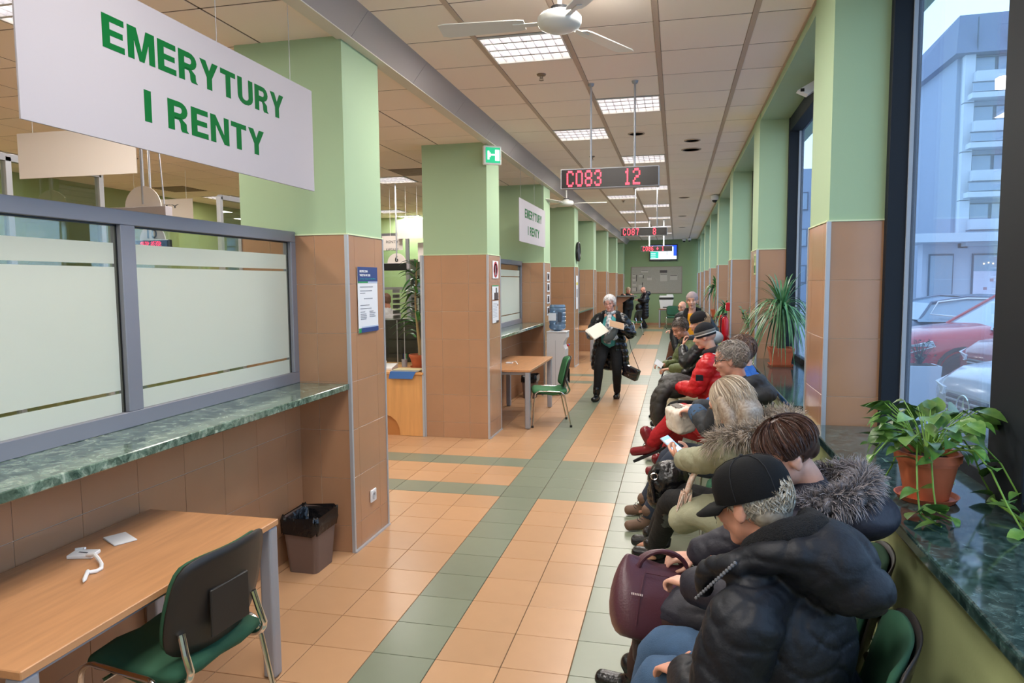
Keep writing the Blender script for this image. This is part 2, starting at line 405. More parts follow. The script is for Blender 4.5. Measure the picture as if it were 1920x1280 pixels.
# ---------------------------------------------------------------- ceiling lights
M_glow = mat('tube_glow', '#ffffff', emit='#fff6ee', estr=PANEL_GLOW)
M_louver = mat('louver_metal', '#c9c9cf', rough=.4, metal=.2)
def light_proto():
    t = thing('ceiling_light', 'x', 'ceiling light', (0, 0, 0), 0, 'square louvred lights in the suspended ceiling')
    q = MB(); a = .3; fr = .012
    q.box(-a, a, -a, -a+fr, -.004, .07).box(-a, a, a-fr, a, -.004, .07).box(-a, -a+fr, -a+fr, a-fr, -.004, .07).box(a-fr, a, -a+fr, a-fr, -.004, .07)
    q.build('housing', mat('light_housing', '#dad6d2', rough=.5), t)
    MB().box(-a+fr, a-fr, -a+fr, a-fr, .062, .068).build('reflector', M_glow, t)
    q = MB()
    for k in range(1, 8): q.box(-a+.6*k/8-.002, -a+.6*k/8+.002, -a+fr, a-fr, .004, .05)
    for k in range(1, 4): q.box(-a+fr, a-fr, -a+.6*k/4-.012, -a+.6*k/4+.012, .004, .045)
    q.build('louver', M_louver, t)
    ld = bpy.data.lights.new('lamp', 'AREA'); ld.shape = 'SQUARE'; ld.size = .5; ld.energy = PANEL_POWER; ld.color = (1.0, .945, .88)
    lo = bpy.data.objects.new('lamp', ld); lo.location = (0, 0, -.012); link(lo, t)
    return t
LP = light_proto(); first = True
def place_light(x, y, z, label):
    global first
    o = LP if first else copy_tree(LP); first = False
    o.location = (x, y, z); o['label'] = label
ordn = ['first', 'second', 'third', 'fourth', 'fifth', 'sixth', 'seventh', 'eighth', 'ninth', 'tenth', 'eleventh']
for xx, nm in ((.354, 'row nearer the pillars'), (.99, 'row nearer the windows')):
    L = [p for p in LIGHTS_R if p[0] == xx and p[1] > 1.5]
    for k, (x, y) in enumerate(L): place_light(x, y, H_R-.002, 'louvred corridor ceiling light, %s from the camera in the %s' % (ordn[k], nm))
    for (x, y) in [p for p in LIGHTS_R if p[0] == xx and p[1] <= 1.5]: place_light(x, y, H_R-.002, 'louvred corridor light overhead, %.0f m before the first of the %s' % (2.2-y if xx < .5 else 4.1-y, nm))
offl = ['above the blank hanging board by counter ten', 'seen between the two nearest pillars', 'behind the top edge of the big lettered sign', 'close to the far green office wall', 'second one deep between the two nearest pillars', 'third one deep between the two nearest pillars', 'hidden behind the nearest pillar', 'deep in the office behind the nearest pillar', 'above the near office desks', 'over the near office corner', 'added out of view to brighten the office, over its near counters', 'added out of view to brighten the office, in its far corner']
for (x, y), s in zip(LIGHTS_L, offl): place_light(x, y, H_L-.002, 'louvred office ceiling light ' + s)
for (x, y), s in zip(VENTS_L, ('between the two nearest pillars', 'above the glass partition')):
    t = thing('ceiling_vent', 'dark slatted air vent in the office ceiling ' + s, 'vent', (x, y, H_L), 0, 'ceiling vents')
    q = MB()
    for k in range(9): q.box(x-.3, x+.3, y-.28+.065*k, y-.25+.065*k, H_L-.006, H_L+.01)
    q.build('slats', mat('vent_metal', '#a08d7c', rough=.6), t); box('backing', x-.3, x+.3, y-.3, y+.3, H_L+.01, H_L+.02, mat('vent_dark', '#4a3a30', rough=.9), t)
# ================================================================ counters on the office side
M_wood = mat('beech_laminate', '#c48f63', rough=.38, var=.10, vscale=5, aniso=(7, .7, 7))
M_wood2 = mat('beech_laminate_desk', '#d9a063', rough=.4, var=.07, vscale=4, aniso=(6, 6, .6))
M_legm = mat('silver_leg_paint', '#a3a5ad', rough=.4, metal=.3)
M_chrome = mat('chrome', '#e4e4e4', rough=.12, metal=1)
M_clear = glass_mat('clear_glass', '#eef3ef', refl=.05)
M_frost = glass_mat('frosted_film', '#ffffff', refl=.05, rough=.25, haze='#e4e7df', hz=.93)
M_fab = mat('green_upholstery', '#2c5a41', rough=.85, bump=.25, bscale=900)
M_fab2 = mat('green_upholstery_far', '#3f7a50', rough=.8, bump=.25, bscale=900)
M_shell = mat('black_chair_shell', '#26221f', rough=.45, bump=.1, bscale=500)
def counter_bay(k, y0, y1, wtag):
    lw = struct('wall_counter')
    box('wall_core', -1.25, -1.051, y0, y1, 0, 1.128, M_wgrout, lw)
    yj = [1.003-T*i if k == 0 else y0+.2+T*i for i in range(-4, 14)]
    tiles_x(lw, -1.05, y0, y1, 0, 1.13, 2, yj)
    c = thing('counter_top', 'speckled green marble counter shelf ' + wtag, 'counter', (-.9, (y0+y1)/2, 1.13))
    MB().bev(-1.30, -.672, y0, y1, 1.13, 1.17, .004).build('marble_slab', M_marble_c, c)
    s = thing('service_screen', 'grey framed frosted glass screen on the marble counter ' + wtag, 'glass screen', (-1.06, (y0+y1)/2, 1.17))
    x0, x1 = -1.10, -1.04
    z0, z1 = 1.17, 2.19
    MB().bev(x0, x1, y0, y1, z1-.07, z1, .003).build('top_rail', M_frame, s)
    MB().bev(x0, x1, y0, y1, z0, z0+.075, .003).build('bottom_rail', M_frame, s)
    MB().bev(x0, x1, y1-.062, y1, z0+.075, z1-.07, .003).build('stile', M_frame, s)
    MB().bev(x0, x1, y0, y0+.062, z0+.075, z1-.07, .003).build('stile', M_frame, s)
    ms = [-.305, -1.78] if k == 0 else [(y0+y1)/2]
    ed = [y0+.062] + sum([[m-.045, m+.045] for m in sorted(ms)], []) + [y1-.062]
    for m in ms: MB().bev(x0, x1, m-.045, m+.045, z0+.075, z1-.07, .003).build('mullion', M_frame, s)
    for a, b in zip(ed[::2], ed[1::2]):
        gp = box('pane', -1.076, -1.070, a, b, z0+.07, z1-.065, M_clear, s)
        q = MB().box(-1.069, -1.064, b-.006, b, z0+.07, z1-.07).box(-1.069, -1.064, a, a+.006, z0+.07, z1-.07).box(-1.069, -1.064, a, b, z1-.078, z1-.07)
        q.build('seal', M_black, s)
        for (c0, c1) in ((1.245, 1.335), (1.350, 1.925), (1.94, 2.035)):
            box('frosted_band', -1.0695, -1.068, a+.03, b-.02, c0, c1, M_frost, s)
    return lw
counter_bay(0, -3.4, YL[0], 'nearest the camera')
counter_bay(2, YL[1]+.584, YL[2], 'between the second and third pillars')
counter_bay(4, YL[3]+.584, YL[4], 'between the fourth and fifth pillars')
counter_bay(6, YL[5]+.584, YL[6], 'farthest along the corridor')
def table(name, label, x0, x1, y0, y1, m=M_wood, legs=None, z=.75, group=None, inset=.035):
    t = thing(name, label, 'table', ((x0+x1)/2, (y0+y1)/2, 0), 0, group)
    MB().bev(x0, x1, y0, y1, z-.028, z, .003).build('tabletop', m, t)
    q = MB().box(x0+.06, x1-.06, y0+.06, y0+.08, z-.07, z-.03).box(x0+.06, x1-.06, y1-.08, y1-.06, z-.07, z-.03).box(x0+.06, x0+.08, y0+.08, y1-.08, z-.07, z-.03).box(x1-.08, x1-.06, y0+.08, y1-.08, z-.07, z-.03)
    q.build('frame', M_legm, t)
    for (lx, ly) in ((x0+inset, y0+inset), (x1-inset, y0+inset), (x0+inset, y1-inset), (x1-inset, y1-inset)):
        MB().bev(lx-.032, lx+.032, ly-.032, ly+.032, 0.004, z-.028, .012, seg=3).build('leg', M_legm, t)
    return t
table('table', 'beech topped writing table with silver legs under the nearest counter', -1.035, -.335, -1.60, -.265)
table('table', 'beech topped writing table beside the water cooler', -1.0, -.30, 5.40, 7.06, inset=.04)
table('table', 'small beech table in front of the fourth counter', -1.0, -.4, 13.1, 14.6)
table('table', 'dark topped table under the notice board with a white machine on it', .79, 2.1, 25.5, 26.1, mat('dark_wood', '#94664a', rough=.4))
# waste bins
def bin_at(x, y, label, s=1.0, rz=0, h=.36):
    t = thing('waste_bin', label, 'bin', (x, y, 0), rz)
    M = Matrix.Translation((x, y, 0)) @ Matrix.Rotation(rz, 4, 'Z')
    def ring(w, d, z, n=6):
        V = []
        for cx, cy, a0 in ((1, 1, 0), (-1, 1, 90), (-1, -1, 180), (1, -1, 270)):
            for k in range(n):
                a = R(a0+90*k/(n-1)); V.append(M @ Vector(((w-.03)*cx+.03*math.cos(a), (d-.03)*cy+.03*math.sin(a), z)))
        return V
    V = []; F = []; P = [(.10*s, .115*s, .0), (.10*s, .115*s, .003), (.125*s, .145*s, h), (.118*s, .138*s, h), (.095*s, .11*s, .02)]
    for w, d, z in P: V += ring(w, d, z)
    n = 24
    for i in range(len(P)-1):
        for j in range(n): F.append((i*n+j, i*n+(j+1) % n, (i+1)*n+(j+1) % n, (i+1)*n+j))
    F.append(tuple(range(n))[::-1]); F.append(tuple((len(P)-1)*n+j for j in range(n)))
    mesh_obj('bin_body', V, F, mat('brown_bin_plastic', '#6b5850', rough=.5), t, smooth=False)
    V = []; F = []; P = [(.128, .148, h-.10), (.131, .151, h-.05), (.130, .150, h+.005), (.124, .144, h+.012), (.110, .13, h-.02), (.10, .115, h-.16), (.07, .08, h-.22), (.002, .002, h-.2)]
    for i, (w, d, z) in enumerate(P):
        for j, v in enumerate(ring(w*s, d*s, z)):
            k = .004*math.sin(j*2.3+i)+.004*math.sin(j*5.1+2*i); V.append(v+Vector((k, k*.6, (k*2.2 if i in (0, 2, 3, 4) else 0))))
    for i in range(len(P)-1):
        for j in range(n): F.append((i*n+j, i*n+(j+1) % n, (i+1)*n+(j+1) % n, (i+1)*n+j))
    mesh_obj('bin_liner', V, F, mat('black_bin_bag', '#0c0c0f', rough=.22, bump=.8, bscale=25), t, smooth=True)
    return t
bin_at(-.845, .92, 'brown waste bin with a black liner against the nearest tiled pillar', 1.0, 0)
bin_at(-.80, 7.85, 'dark waste bin with a black liner below the second counter', .95)
# ---------------------------------------------------------------- chairs
def make_chair(label, fab, arm=False):
    t = thing('visitor_chair', label, 'chair', (0, 0, 0), 0)
    q = MB()
    def slab(y0, y1, w0, w1, zf, th, n=6):
        pass
    # seat pad, waterfall front
    prof = [(-.21, .435), (-.10, .425), (.06, .43), (.17, .445), (.215, .425), (.215, .395), (.15, .40), (-.20, .395)]
    bm = bmesh.new(); vs = []
    for x in (-.235, -.21, 0, .21, .235):
        s = .9 if abs(x) > .23 else 1
        vs.append([bm.verts.new((x, p[0]*s, .415+(p[1]-.415)*(s if abs(x) < .23 else .35) - (.004 if x == 0 else 0))) for p in prof])
    for a, b in zip(vs, vs[1:]):
        for i in range(8): bm.faces.new((a[i], a[(i+1) % 8], b[(i+1) % 8], b[i]))
    bm.faces.new(vs[0]); bm.faces.new(vs[-1][::-1]); bmesh.ops.recalc_face_normals(bm, faces=bm.faces)
    bmesh.ops.subdivide_edges(bm, edges=bm.edges, cuts=1, smooth=.6, use_grid_fill=True)
    for v in bm.verts: v.co.z += .035
    me = bpy.data.meshes.new('seat'); bm.to_mesh(me); bm.free(); me.materials.append(fab); me.polygons.foreach_set('use_smooth', [True]*len(me.polygons))
    link(bpy.data.objects.new('seat', me), t)
    box('seat_pan', -.22, .22, -.19, .19, .415, .432, M_shell, t, .004)
    def back(off, th, w, h, m, nm, bul=.018):
        V = []; F = []; nx, nz = 12, 10
        for side in (0, 1):
            for i in range(nz+1):
                v = -1+2*i/nz
                for j in range(nx+1):
                    u = -1+2*j/nx
                    # superellipse squircle mapping
                    a = max(abs(u), abs(v)); k = 1.0
                    if a > 0:
                        ang = math.atan2(v, u); rr = (abs(math.cos(ang))**5+abs(math.sin(ang))**5)**(-1/5); lin_ = a
                        px = lin_*rr*math.cos(ang); pz = lin_*rr*math.sin(ang)
                    else: px = pz = 0
                    wid = w*(1-.07*(pz if pz > 0 else 0)-.10*(-pz if pz < 0 else 0)**2)
                    X = px*wid; Z = .685+pz*h
                    Y = -.235-.045*pz+.05*(px*px) + off + (th if side else 0)*(1-.55*max(abs(px), abs(pz))**4) - (0.012 if not side and max(abs(px), abs(pz)) < .75 else 0)*0
                    V.append((X, Y, Z))
        n1 = (nx+1)*(nz+1)
        for s_ in (0, 1):
            for i in range(nz):
                for j in range(nx):
                    a = s_*n1+i*(nx+1)+j; f = (a, a+1, a+nx+2, a+nx+1); F.append(f if not s_ else f[::-1])
        b = [j for j in range(nx+1)] + [i*(nx+1)+nx for i in range(1, nz+1)] + [nz*(nx+1)+j for j in range(nx-1, -1, -1)] + [i*(nx+1) for i in range(nz-1, 0, -1)]
        for a, c in zip(b, b[1:]+b[:1]): F.append((a, a+n1, c+n1, c))
        return mesh_obj(nm, V, F, m, t, smooth=True)
    back(-.014, .016, .248, .195, M_shell, 'backrest_shell'); back(.006, .028, .238, .186, fab, 'backrest_pad')
    MB().bev(-.10, .10, -.262, -.249, .55, .73, .004, M=Matrix.Rotation(R(0), 4, 'X')).build('back_pocket', M_shell, t)
    MB().bev(-.012, .014, -.2665, -.258, .775, .785, .001).build('shell_label', M_steel, t)
    for s in (-1, 1):
        def arc(p, c, q_, n=5):
            p, c, q_ = Vector(p), Vector(c), Vector(q_); return [(1-k/n)**2*p+2*(1-k/n)*(k/n)*c+(k/n)**2*q_ for k in range(n+1)]
        z = .455
        pts = [(s*.27, .235, .01)] + arc((s*.262, .205, z-.06), (s*.262, .20, z), (s*.262, .14, z+.012)) + arc((s*.262, -.10, z), (s*.262, -.155, z), (s*.262, -.17, z-.05)) + [(s*.27, -.255, .01)]
        MB().tube(pts, .0125, 10, flat=.75).build('leg_frame', M_chrome, t, smooth=True)
        pts = [(s*.19, .02, .42)] + arc((s*.195, -.17, .415), (s*.2, -.245, .415), (s*.198, -.248, .47)) + [(s*.195, -.225, .53), (s*.19, -.205, .60)]
        MB().tube(pts, .0115, 10, flat=1.3).build('back_support', M_chrome, t, smooth=True)
        for yy in (.235, -.255): MB().lathe([(.016, 0), (.017, .02), (.013, .03)], (s*.27, yy, 0), 10).build('foot_cap', M_black, t)
    MB().tube([(-.262, .10, .41), (.262, .10, .41)], .009, 8).tube([(-.262, -.12, .41), (.262, -.12, .41)], .009, 8).build('cross_bar', M_chrome, t)
    if arm: pass
    return t
ch1 = make_chair('dark green chair with black shell back tucked at the nearest writing table', M_fab)
ch1.location = (-.425, -.85, 0); ch1.rotation_euler.z = R(84)
def chair_at(x, y, deg, label, far=False, group=None):
    c = copy_tree(ch1); c.location = (x, y, 0); c.rotation_euler.z = R(deg); c['label'] = label
    if group: c['group'] = group
    if far:
        for ch in c.children:
            if ch.name.startswith(('seat', 'backrest_pad')) and ch.data.materials[0] == M_fab: ch.material_slots[0].link = 'OBJECT'; ch.material_slots[0].material = M_fab2
    return c
chair_at(-.14, 5.84, 105, 'green chair drawn up to the table by the water cooler', True)
chair_at(.02, 21.5, 65, 'green chair standing alone before the man in black at the far end', True)
chair_at(1.35, 25.2, 185, 'dark chair pushed under the table below the notice board')
chair_at(-.15, 13.9, 95, 'green chair by the small table at the fourth counter', True)
seats = [(-1.03, 'man in the black cap'), (-.46, 'woman with the fur trimmed hood'), (.76, 'blonde woman holding a phone'), (1.88, 'grey haired man with glasses'), (2.68, 'person in red trousers'), (3.92, 'person in the red jacket'), (5.05, 'woman in the black knitted hat'), (5.68, 'man leaning on his hand')]
for y, s in seats: chair_at(1.93 if y > -1 else 1.84, y, 78 if y > -1 else 76, 'dark green chair against the window wall under the ' + s, group='chairs in a row along the window wall')
# ---------------------------------------------------------------- things on the near table
t = thing('pen_stand', 'white pen holder with a coiled cord on the nearest table', 'pen holder', (-.86, -.84, .75), R(-18))
Mx = Matrix.Translation((-.86, -.84, .75)) @ Matrix.Rotation(R(15), 4, 'Z')
MB().bev(-.05, .05, -.035, .035, .001, .016, .003, M=Mx).build('stand_base', M_white, t)
MB().tube([Mx @ Vector(p) for p in ((-.05, .03, .018), (-.02, .035, .02), (-.01, .03, .022))], .005, 6).build('clip', M_white, t)
text('printed_word', 'ZETOR', .018, mat('ink', '#33363c'), Mx @ Matrix.Translation((0, 0, .0175)) @ Matrix.Rotation(R(90), 4, 'Z'), t, ext=.0004) if False else None
box('printed_line', -.88, -.84, -.845, -.838, .766, .7668, mat('ink', '#44474d'), t)
MB().tube([Mx @ Vector(p) for p in ((.03, -.03, .016), (.07, -.045, .022), (.10, -.075, .016), (.13, -.11, .010), (.15, -.15, .008), (.145, -.175, .008), (.115, -.19, .009))], .0075, 8).build('coiled_cord', M_white, t, smooth=True)
MB().tube([Mx @ Vector(p) for p in ((.115, -.178, .009), (.145, -.255, .009))], .0078, 10).tube([Mx @ Vector(p) for p in ((.145, -.255, .009), (.153, -.276, .009))], [.0075, .002], 10).build('pen', M_white, t, smooth=True)
p = thing('note_paper', 'small folded white paper slip on the nearest table', 'paper', (-.85, -.66, .75), R(20))
Mx = Matrix.Translation((-.855, -.655, .752)) @ Matrix.Rotation(R(-28), 4, 'Z')
MB().box(-.065, .065, -.045, .045, 0, .002, M=Mx).build('lower_sheet', M_white, p)
MB().box(-.063, .066, -.044, .046, .0045, .0055, M=Mx @ Matrix.Rotation(R(1.5), 4, 'Y')).build('upper_sheet', M_white, p)
p = thing('pen_stand', 'small white pen holder on the table by the water cooler', 'pen holder', (-.72, 6.1, .75))
MB().bev(-.77, -.68, 6.05, 6.12, .751, .768, .003).tube([(-.70, 6.06, .77), (-.62, 6.0, .79), (-.58, 5.95, .758)], .007, 6).build('stand_body', M_white, p)
# ---------------------------------------------------------------- signs
M_sign = mat('white_sign_board', '#aca6ab', rough=.6, spec=.3)
M_sgreen = mat('sign_green', '#006029', rough=.7, spec=.1)
def fit_text(name, body, m, origin, xdir, w, h, parent, bold=.0, nrm=None, depth=.0008):
    """letters fitted to a width and height, centre at origin"""
    o = text(name, body, 1, m, Matrix.Identity(4), parent, bold=bold, ext=.001)
    co = np.array([v.co[:] for v in o.data.vertices]); mn, mx = co.min(0), co.max(0)
    M = frame_of(xdir, (0, 0, 1), origin) @ Matrix.Diagonal((w/(mx[0]-mn[0]), h/(mx[1]-mn[1]), 1, 1)) @ Matrix.Translation((-(mn[0]+mx[0])/2, -(mn[1]+mx[1])/2, 0))
    o.data.transform(M); return o
def block_letters(name, body, m, origin, xdir, w, h, parent, depth=.001):
    """upright bold sans letters from strokes, fitted to a width and height"""
    S = .21
    G = {'E': (.62, [(0, S, 0, 1), (S, .62, 0, .19), (S, .58, .41, .59), (S, .62, .81, 1)]), 'I': (.21, [(0, S, 0, 1)]), 'T': (.66, [(.225, .435, 0, .81), (0, .66, .81, 1)]), 'M': (.84, [(0, .19, 0, 1), (.65, .84, 0, 1)]),
         'N': (.74, [(0, .2, 0, 1), (.54, .74, 0, 1)]), 'R': (.70, [(0, S, 0, 1)]), 'U': (.72, [(0, S, .3, 1), (.51, .72, .3, 1)]), 'Y': (.74, [(.265, .475, 0, .42)]), ' ': (.42, [])}
    P = {'M': [[(.19, 1), (.19, .62), (.345, 0), (.42, 0), (.42, .30), (.27, 1)], [(.65, 1), (.65, .62), (.495, 0), (.42, 0), (.42, .30), (.57, 1)]], 'N': [[(.2, 1), (.2, .66), (.54, 0), (.54, .34)]],
         'Y': [[(0, 1), (.235, 1), (.37, .66), (.37, .42), (.265, .42)], [(.74, 1), (.505, 1), (.37, .66), (.37, .42), (.475, .42)]], 'R': [[(.30, .44), (.46, .44), (.62, .30), (.63, .08), (.70, 0), (.46, 0), (.42, .08), (.41, .28), (.36, .38), (S, .38), (S, .44)][:11]]}
    q = MB(); x = 0; adv = []
    for ch in body:
        adv.append(x); x += G[ch][0] + (.10 if ch != ' ' else 0)
    W_ = x-.10
    M = frame_of(xdir, (0, 0, 1), origin) @ Matrix.Diagonal((w/W_, h, 1, 1)) @ Matrix.Translation((-W_/2, -.5, 0))
    def arc(cx, cz, rx, rz, ix, iz, a0, a1, ox):
        n = 8
        for k in range(n):
            a = R(a0+(a1-a0)*k/n); b = R(a0+(a1-a0)*(k+1)/n)
            q.prism([(ox+cx+rx*math.cos(a), cz+rz*math.sin(a)), (ox+cx+rx*math.cos(b), cz+rz*math.sin(b)), (ox+cx+ix*math.cos(b), cz+iz*math.sin(b)), (ox+cx+ix*math.cos(a), cz+iz*math.sin(a))], 0, depth, 'z', M=M)
    for ch, ox in zip(body, adv):
        for (a, b, c, d) in G[ch][1]: q.prism([(ox+a, c), (ox+b, c), (ox+b, d), (ox+a, d)], 0, depth, 'z', M=M)
        for poly in P.get(ch, []): q.prism([(ox+a, c) for a, c in poly], 0, depth, 'z', M=M)
        if ch == 'R':
            q.prism([(ox+S, .81), (ox+.40, .81), (ox+.40, 1), (ox+S, 1)], 0, depth, 'z', M=M); q.prism([(ox+S, .42), (ox+.40, .42), (ox+.40, .60), (ox+S, .60)], 0, depth, 'z', M=M)
            arc(.40, .71, .27, .29, .075, .105, -90, 90, ox)
        if ch == 'U': arc(.36, .30, .36, .31, .15, .13, 180, 360, ox)
    return q.build(name, m, parent)
def hanging_sign(x, y0, y1, z0, z1, label, zc):
    s = thing('hanging_sign', label, 'sign', (x, (y0+y1)/2, z0))
    MB().bev(x-.004, x+.004, y0, y1, z0, z1, .001).build('board', M_sign, s)
    L = y1-y0; H = z1-z0
    block_letters('lettering', 'EMERYTURY', M_sgreen, (x+.0042, y0+L*.512, z0+H*.70), (0, 1, 0), L*.648, H*.215, s)
    block_letters('lettering', 'I RENTY', M_sgreen, (x+.0042, y0+L*.512, z0+H*.305), (0, 1, 0), L*.44, H*.215, s)
    for yy in (y0+.10, y0+L*.5+.09, y1-.24):
        MB().tube([(x, yy, z1-.02), (x, yy+.004, z1+.03), (x, yy, zc)], .0016, 5).build('wire', M_legm, s)
    return s
hanging_sign(-.70, -1.15, .84, 2.402, 3.0, 'big white board lettered EMERYTURY I RENTY hanging over the nearest counter', H_L)
hanging_sign(-.62, 6.28, 8.22, 2.40, 2.985, 'distant white board lettered EMERYTURY I RENTY hanging before the third pillar', H_L)
def blank_board(x0, x1, y, z0, z1, label, words=None, lsz=.06, ang=0):
    s = thing('hanging_board', label, 'sign', ((x0+x1)/2, y, z0))
    MB().bev(x0, x1, y-.004, y+.004, z0, z1, .001).build('board', mat('pale_board', '#ddd4cd', rough=.6), s)
    for xx in (x0+.15, x1-.1): MB().tube([(xx, y, z1), (xx, y, H_L)], .003, 5).build('wire', M_white, s)
    for k, wd in enumerate(words or []):
        fit_text('lettering', wd, mat('ink', '#44474d'), ((x0+x1)/2, y-.006, z1-.1-.13*k), (1, 0, 0), (x1-x0)*.6, lsz, s)
    return s
blank_board(-3.607, -2.52, 1.5, 2.685, 3.035, 'blank pale board hanging in the office behind the nearest glass screen')
blank_board(-3.08, -2.63, 8.0, 2.58, 2.896, 'blank white board hanging between the two nearest pillars')
blank_board(-3.40, -3.03, 8.1, 2.40, 2.64, 'small white board reading RENTY KAPITALNY between the two nearest pillars', ['RENTY', 'KAPITALNY'], .045)
blank_board(-6.25, -5.15, 5.6, 2.70, 3.05, 'white board with small letters behind the half disc number sign', ['RENTY'], .05)
blank_board(-2.78, -2.5, 8.15, 2.2, 2.52, 'cream board half hidden behind the second pillar')
# counter number signs
def number_sign(x, y, z, num, label, r=.14, led=True):
    s = thing('number_sign', label, 'number sign', (x, y, z))
    n = 20
    MB().prism([(x+r*math.cos(PI*k/n), z+r*math.sin(PI*k/n)) for k in range(n+1)], y-.006, y+.006, 'y').build('half_disc', mat('pale_board', '#ddd4cd', rough=.6), s)
    MB().bev(x-.22, x+.22, y-.03, y+.03, z-.10, z, .004).build('display_case', M_black if led else M_sign, s)
    fit_text('numeral', num, M_black, (x, y-.008, z+r*.42), (1, 0, 0), r*(.75 if len(num) > 1 else .35), r*.62, s, bold=.01)
    if led:
        q = MB()
        for i in range(26):
            if i in (5, 11, 12, 18): continue
            for j in range(7):
                if (i*7+j*3) % 5 < 3: q.box(x-.13+.01*i, x-.123+.01*i, y-.034, y-.031, z-.085+.01*j, z-.078+.01*j)
        q.build('lit_digits', mat('led_small', '#ff2040', emit='#ff2850', estr=2.2), s)
    MB().tube([(x, y, z+r*.2), (x, y, H_L)], .012, 8).build('pole', M_legm, s)
    return s
number_sign(-4.08, 3.5, 2.33, '10', 'half disc counter sign with the number 10 over a red display', .16)
number_sign(-4.08, 3.3, 2.66, ' ', 'blank pale half disc sign on a pole above the number 10 sign', .21, False) if False else None
s = thing('number_sign', 'pale half disc sign on a white rail above the glass screen', 'number sign', (-3.75, 3.0, 2.6))
MB().prism([(-3.75+.21*math.cos(PI*k/20), 2.62+.21*math.sin(PI*k/20)) for k in range(21)], 2.99, 3.0, 'y').build('half_disc', mat('pale_board', '#ddd4cd', rough=.6), s)
MB().bev(-4.1, -3.42, 2.9, 3.0, 2.50, 2.615, .004).build('rail', M_sign, s)
MB().tube([(-3.75, 3.0, 2.65), (-3.75, 3.0, H_L)], .016, 8).build('pole', M_legm, s)
MB().tube([(-3.55, 3.05, 2.65), (-3.6, 3.05, H_L)], .007, 8).build('thin_pole', M_legm, s)
number_sign(-2.98, 7.7, 2.17, '6', 'half disc counter sign with the number 6 between the nearest pillars', .16, False)
box('dark_band', -3.25, -2.8, 7.66, 7.70, 2.05, 2.165, M_black, bpy.data.objects['number_sign.002'])
# ---------------------------------------------------------------- LED displays
FONT = {'C': '01110 10001 10000 10000 10000 10001 01110', '0': '01110 10001 10001 10001 10001 10001 01110', '8': '01110 10001 10001 01110 10001 10001 01110',
        '3': '01110 10001 00001 00110 00001 10001 01110', '1': '00100 01100 00100 00100 00100 00100 01110', '2': '01110 10001 00001 00110 01000 10000 11111',
        '7': '11111 00001 00010 00010 00100 00100 00100', '6': '01110 10000 10000 11110 10001 10001 01110', '+': '00000 00100 01100 11111 01100 00100 00000'}
def led_display(y, x0, x1, z0, z1, chars, label, poles, glow='#ff3a4c', pr=.009, rot=0):
    s = thing('led_display', label, 'display', ((x0+x1)/2, y, z0), 0, 'red number displays hanging over the corridor')
    MB().bev(x0, x1, y, y+.09, z0, z1, .004).build('case', M_legm, s)
    MB().box(x0+.008, x1-.008, y-.003, y+.002, z0+.008, z1-.008).build('dark_screen', mat('led_screen', '#140a0b', rough=.25), s)
    H = z1-z0-.016; u = H*.88/14; uw = u*.62; q = MB()
    for ch, cx in chars:
        g = FONT[ch].split(); gx = x0+(x1-x0)*cx
        for r in range(14):
            for c in range(10):
                if g[r//2][c//2] == '1':
                    X = gx+c*uw; Z = z1-.008-H*.07-r*u
                    q.box(X, X+uw*.78, y-.005, y-.0028, Z-u*.72, Z)
    q.build('lit_digits', mat('led_red', '#ff2030', emit=glow, estr=4.5), s)
    for px in poles:
        MB().tube([(px, y+.045, z1), (px, y+.045, H_R)], pr, 8).build('pole', M_legm if pr < .012 else M_white, s)
        MB().lathe([(.03, -.008), (.022, -.03), (.01, -.035)], (px, y+.045, H_R+.008), 12).build('ceiling_rose', M_legm, s)
    return s
led_display(3.2, .443, 1.307, 2.667, 2.843, [('C', .065), ('0', .16), ('8', .255), ('3', .35), ('1', .65), ('2', .74)], 'nearest hanging red display showing C083 12', (.709, 1.092))
led_display(10.3, .43, 1.286, 2.685, 2.842, [('C', .06), ('0', .155), ('8', .245), ('7', .335), ('8', .70)], 'middle hanging red display showing C087 8', (.70, 1.10), '#ff4a4a')
led_display(17.4, .47, 1.34, 2.69, 2.845, [('C', .06), ('0', .155), ('8', .245), ('6', .335), ('+', .5), ('1', .67)], 'farthest hanging red display showing C086 before the television', (.70, 1.10), '#ff5a4a', .02)
# ---------------------------------------------------------------- television, notice board, far furniture
t = thing('television', 'flat television with a bright screen high on the far green wall', 'television', (.91, YF, 2.66))
MB().bev(.34, 1.5, YF-.12, YF-.06, 2.70, 3.38, .008).build('bezel', M_black, t)
box('screen', .385, 1.455, YF-.123, YF-.119, 2.77, 3.335, mat('tv_white', '#e8f4f8', emit='#dff2fa', estr=1.2), t)
box('blue_panel', 1.33, 1.455, YF-.127, YF-.1235, 2.9, 3.335, mat('tv_blue', '#2048c0', emit='#2a56d8', estr=1.0), t)
box('blue_panel', .385, 1.455, YF-.127, YF-.1235, 3.28, 3.335, mat('tv_blue'), t)
box('green_panel', .385, .72, YF-.127, YF-.1235, 2.80, 3.08, mat('tv_teal', '#30b8a0', emit='#30b8a0', estr=.9), t)
box('white_line', .41, .60, YF-.129, YF-.127, 2.85, 2.87, mat('tv_white'), t); box('white_line', .41, .60, YF-.129, YF-.127, 2.93, 2.95, mat('tv_white'), t); box('white_line', .41, .60, YF-.129, YF-.127, 3.0, 3.02, mat('tv_white'), t)
box('black_bar', 1.06, 1.075, YF-.129, YF-.1235, 2.93, 3.15, M_black, t)
box('wall_mount', .8, 1.0, YF-.06, YF, 2.9, 3.2, M_black, t)
t = thing('notice_board', 'long grey cork notice board with papers on the far green wall', 'notice board', (.64, YF, 1.33))
MB().bev(-.42, 1.70, YF-.03, YF, 1.333, 2.466, .004).build('frame', mat('board_frame', '#9a8f80', rough=.5), t)
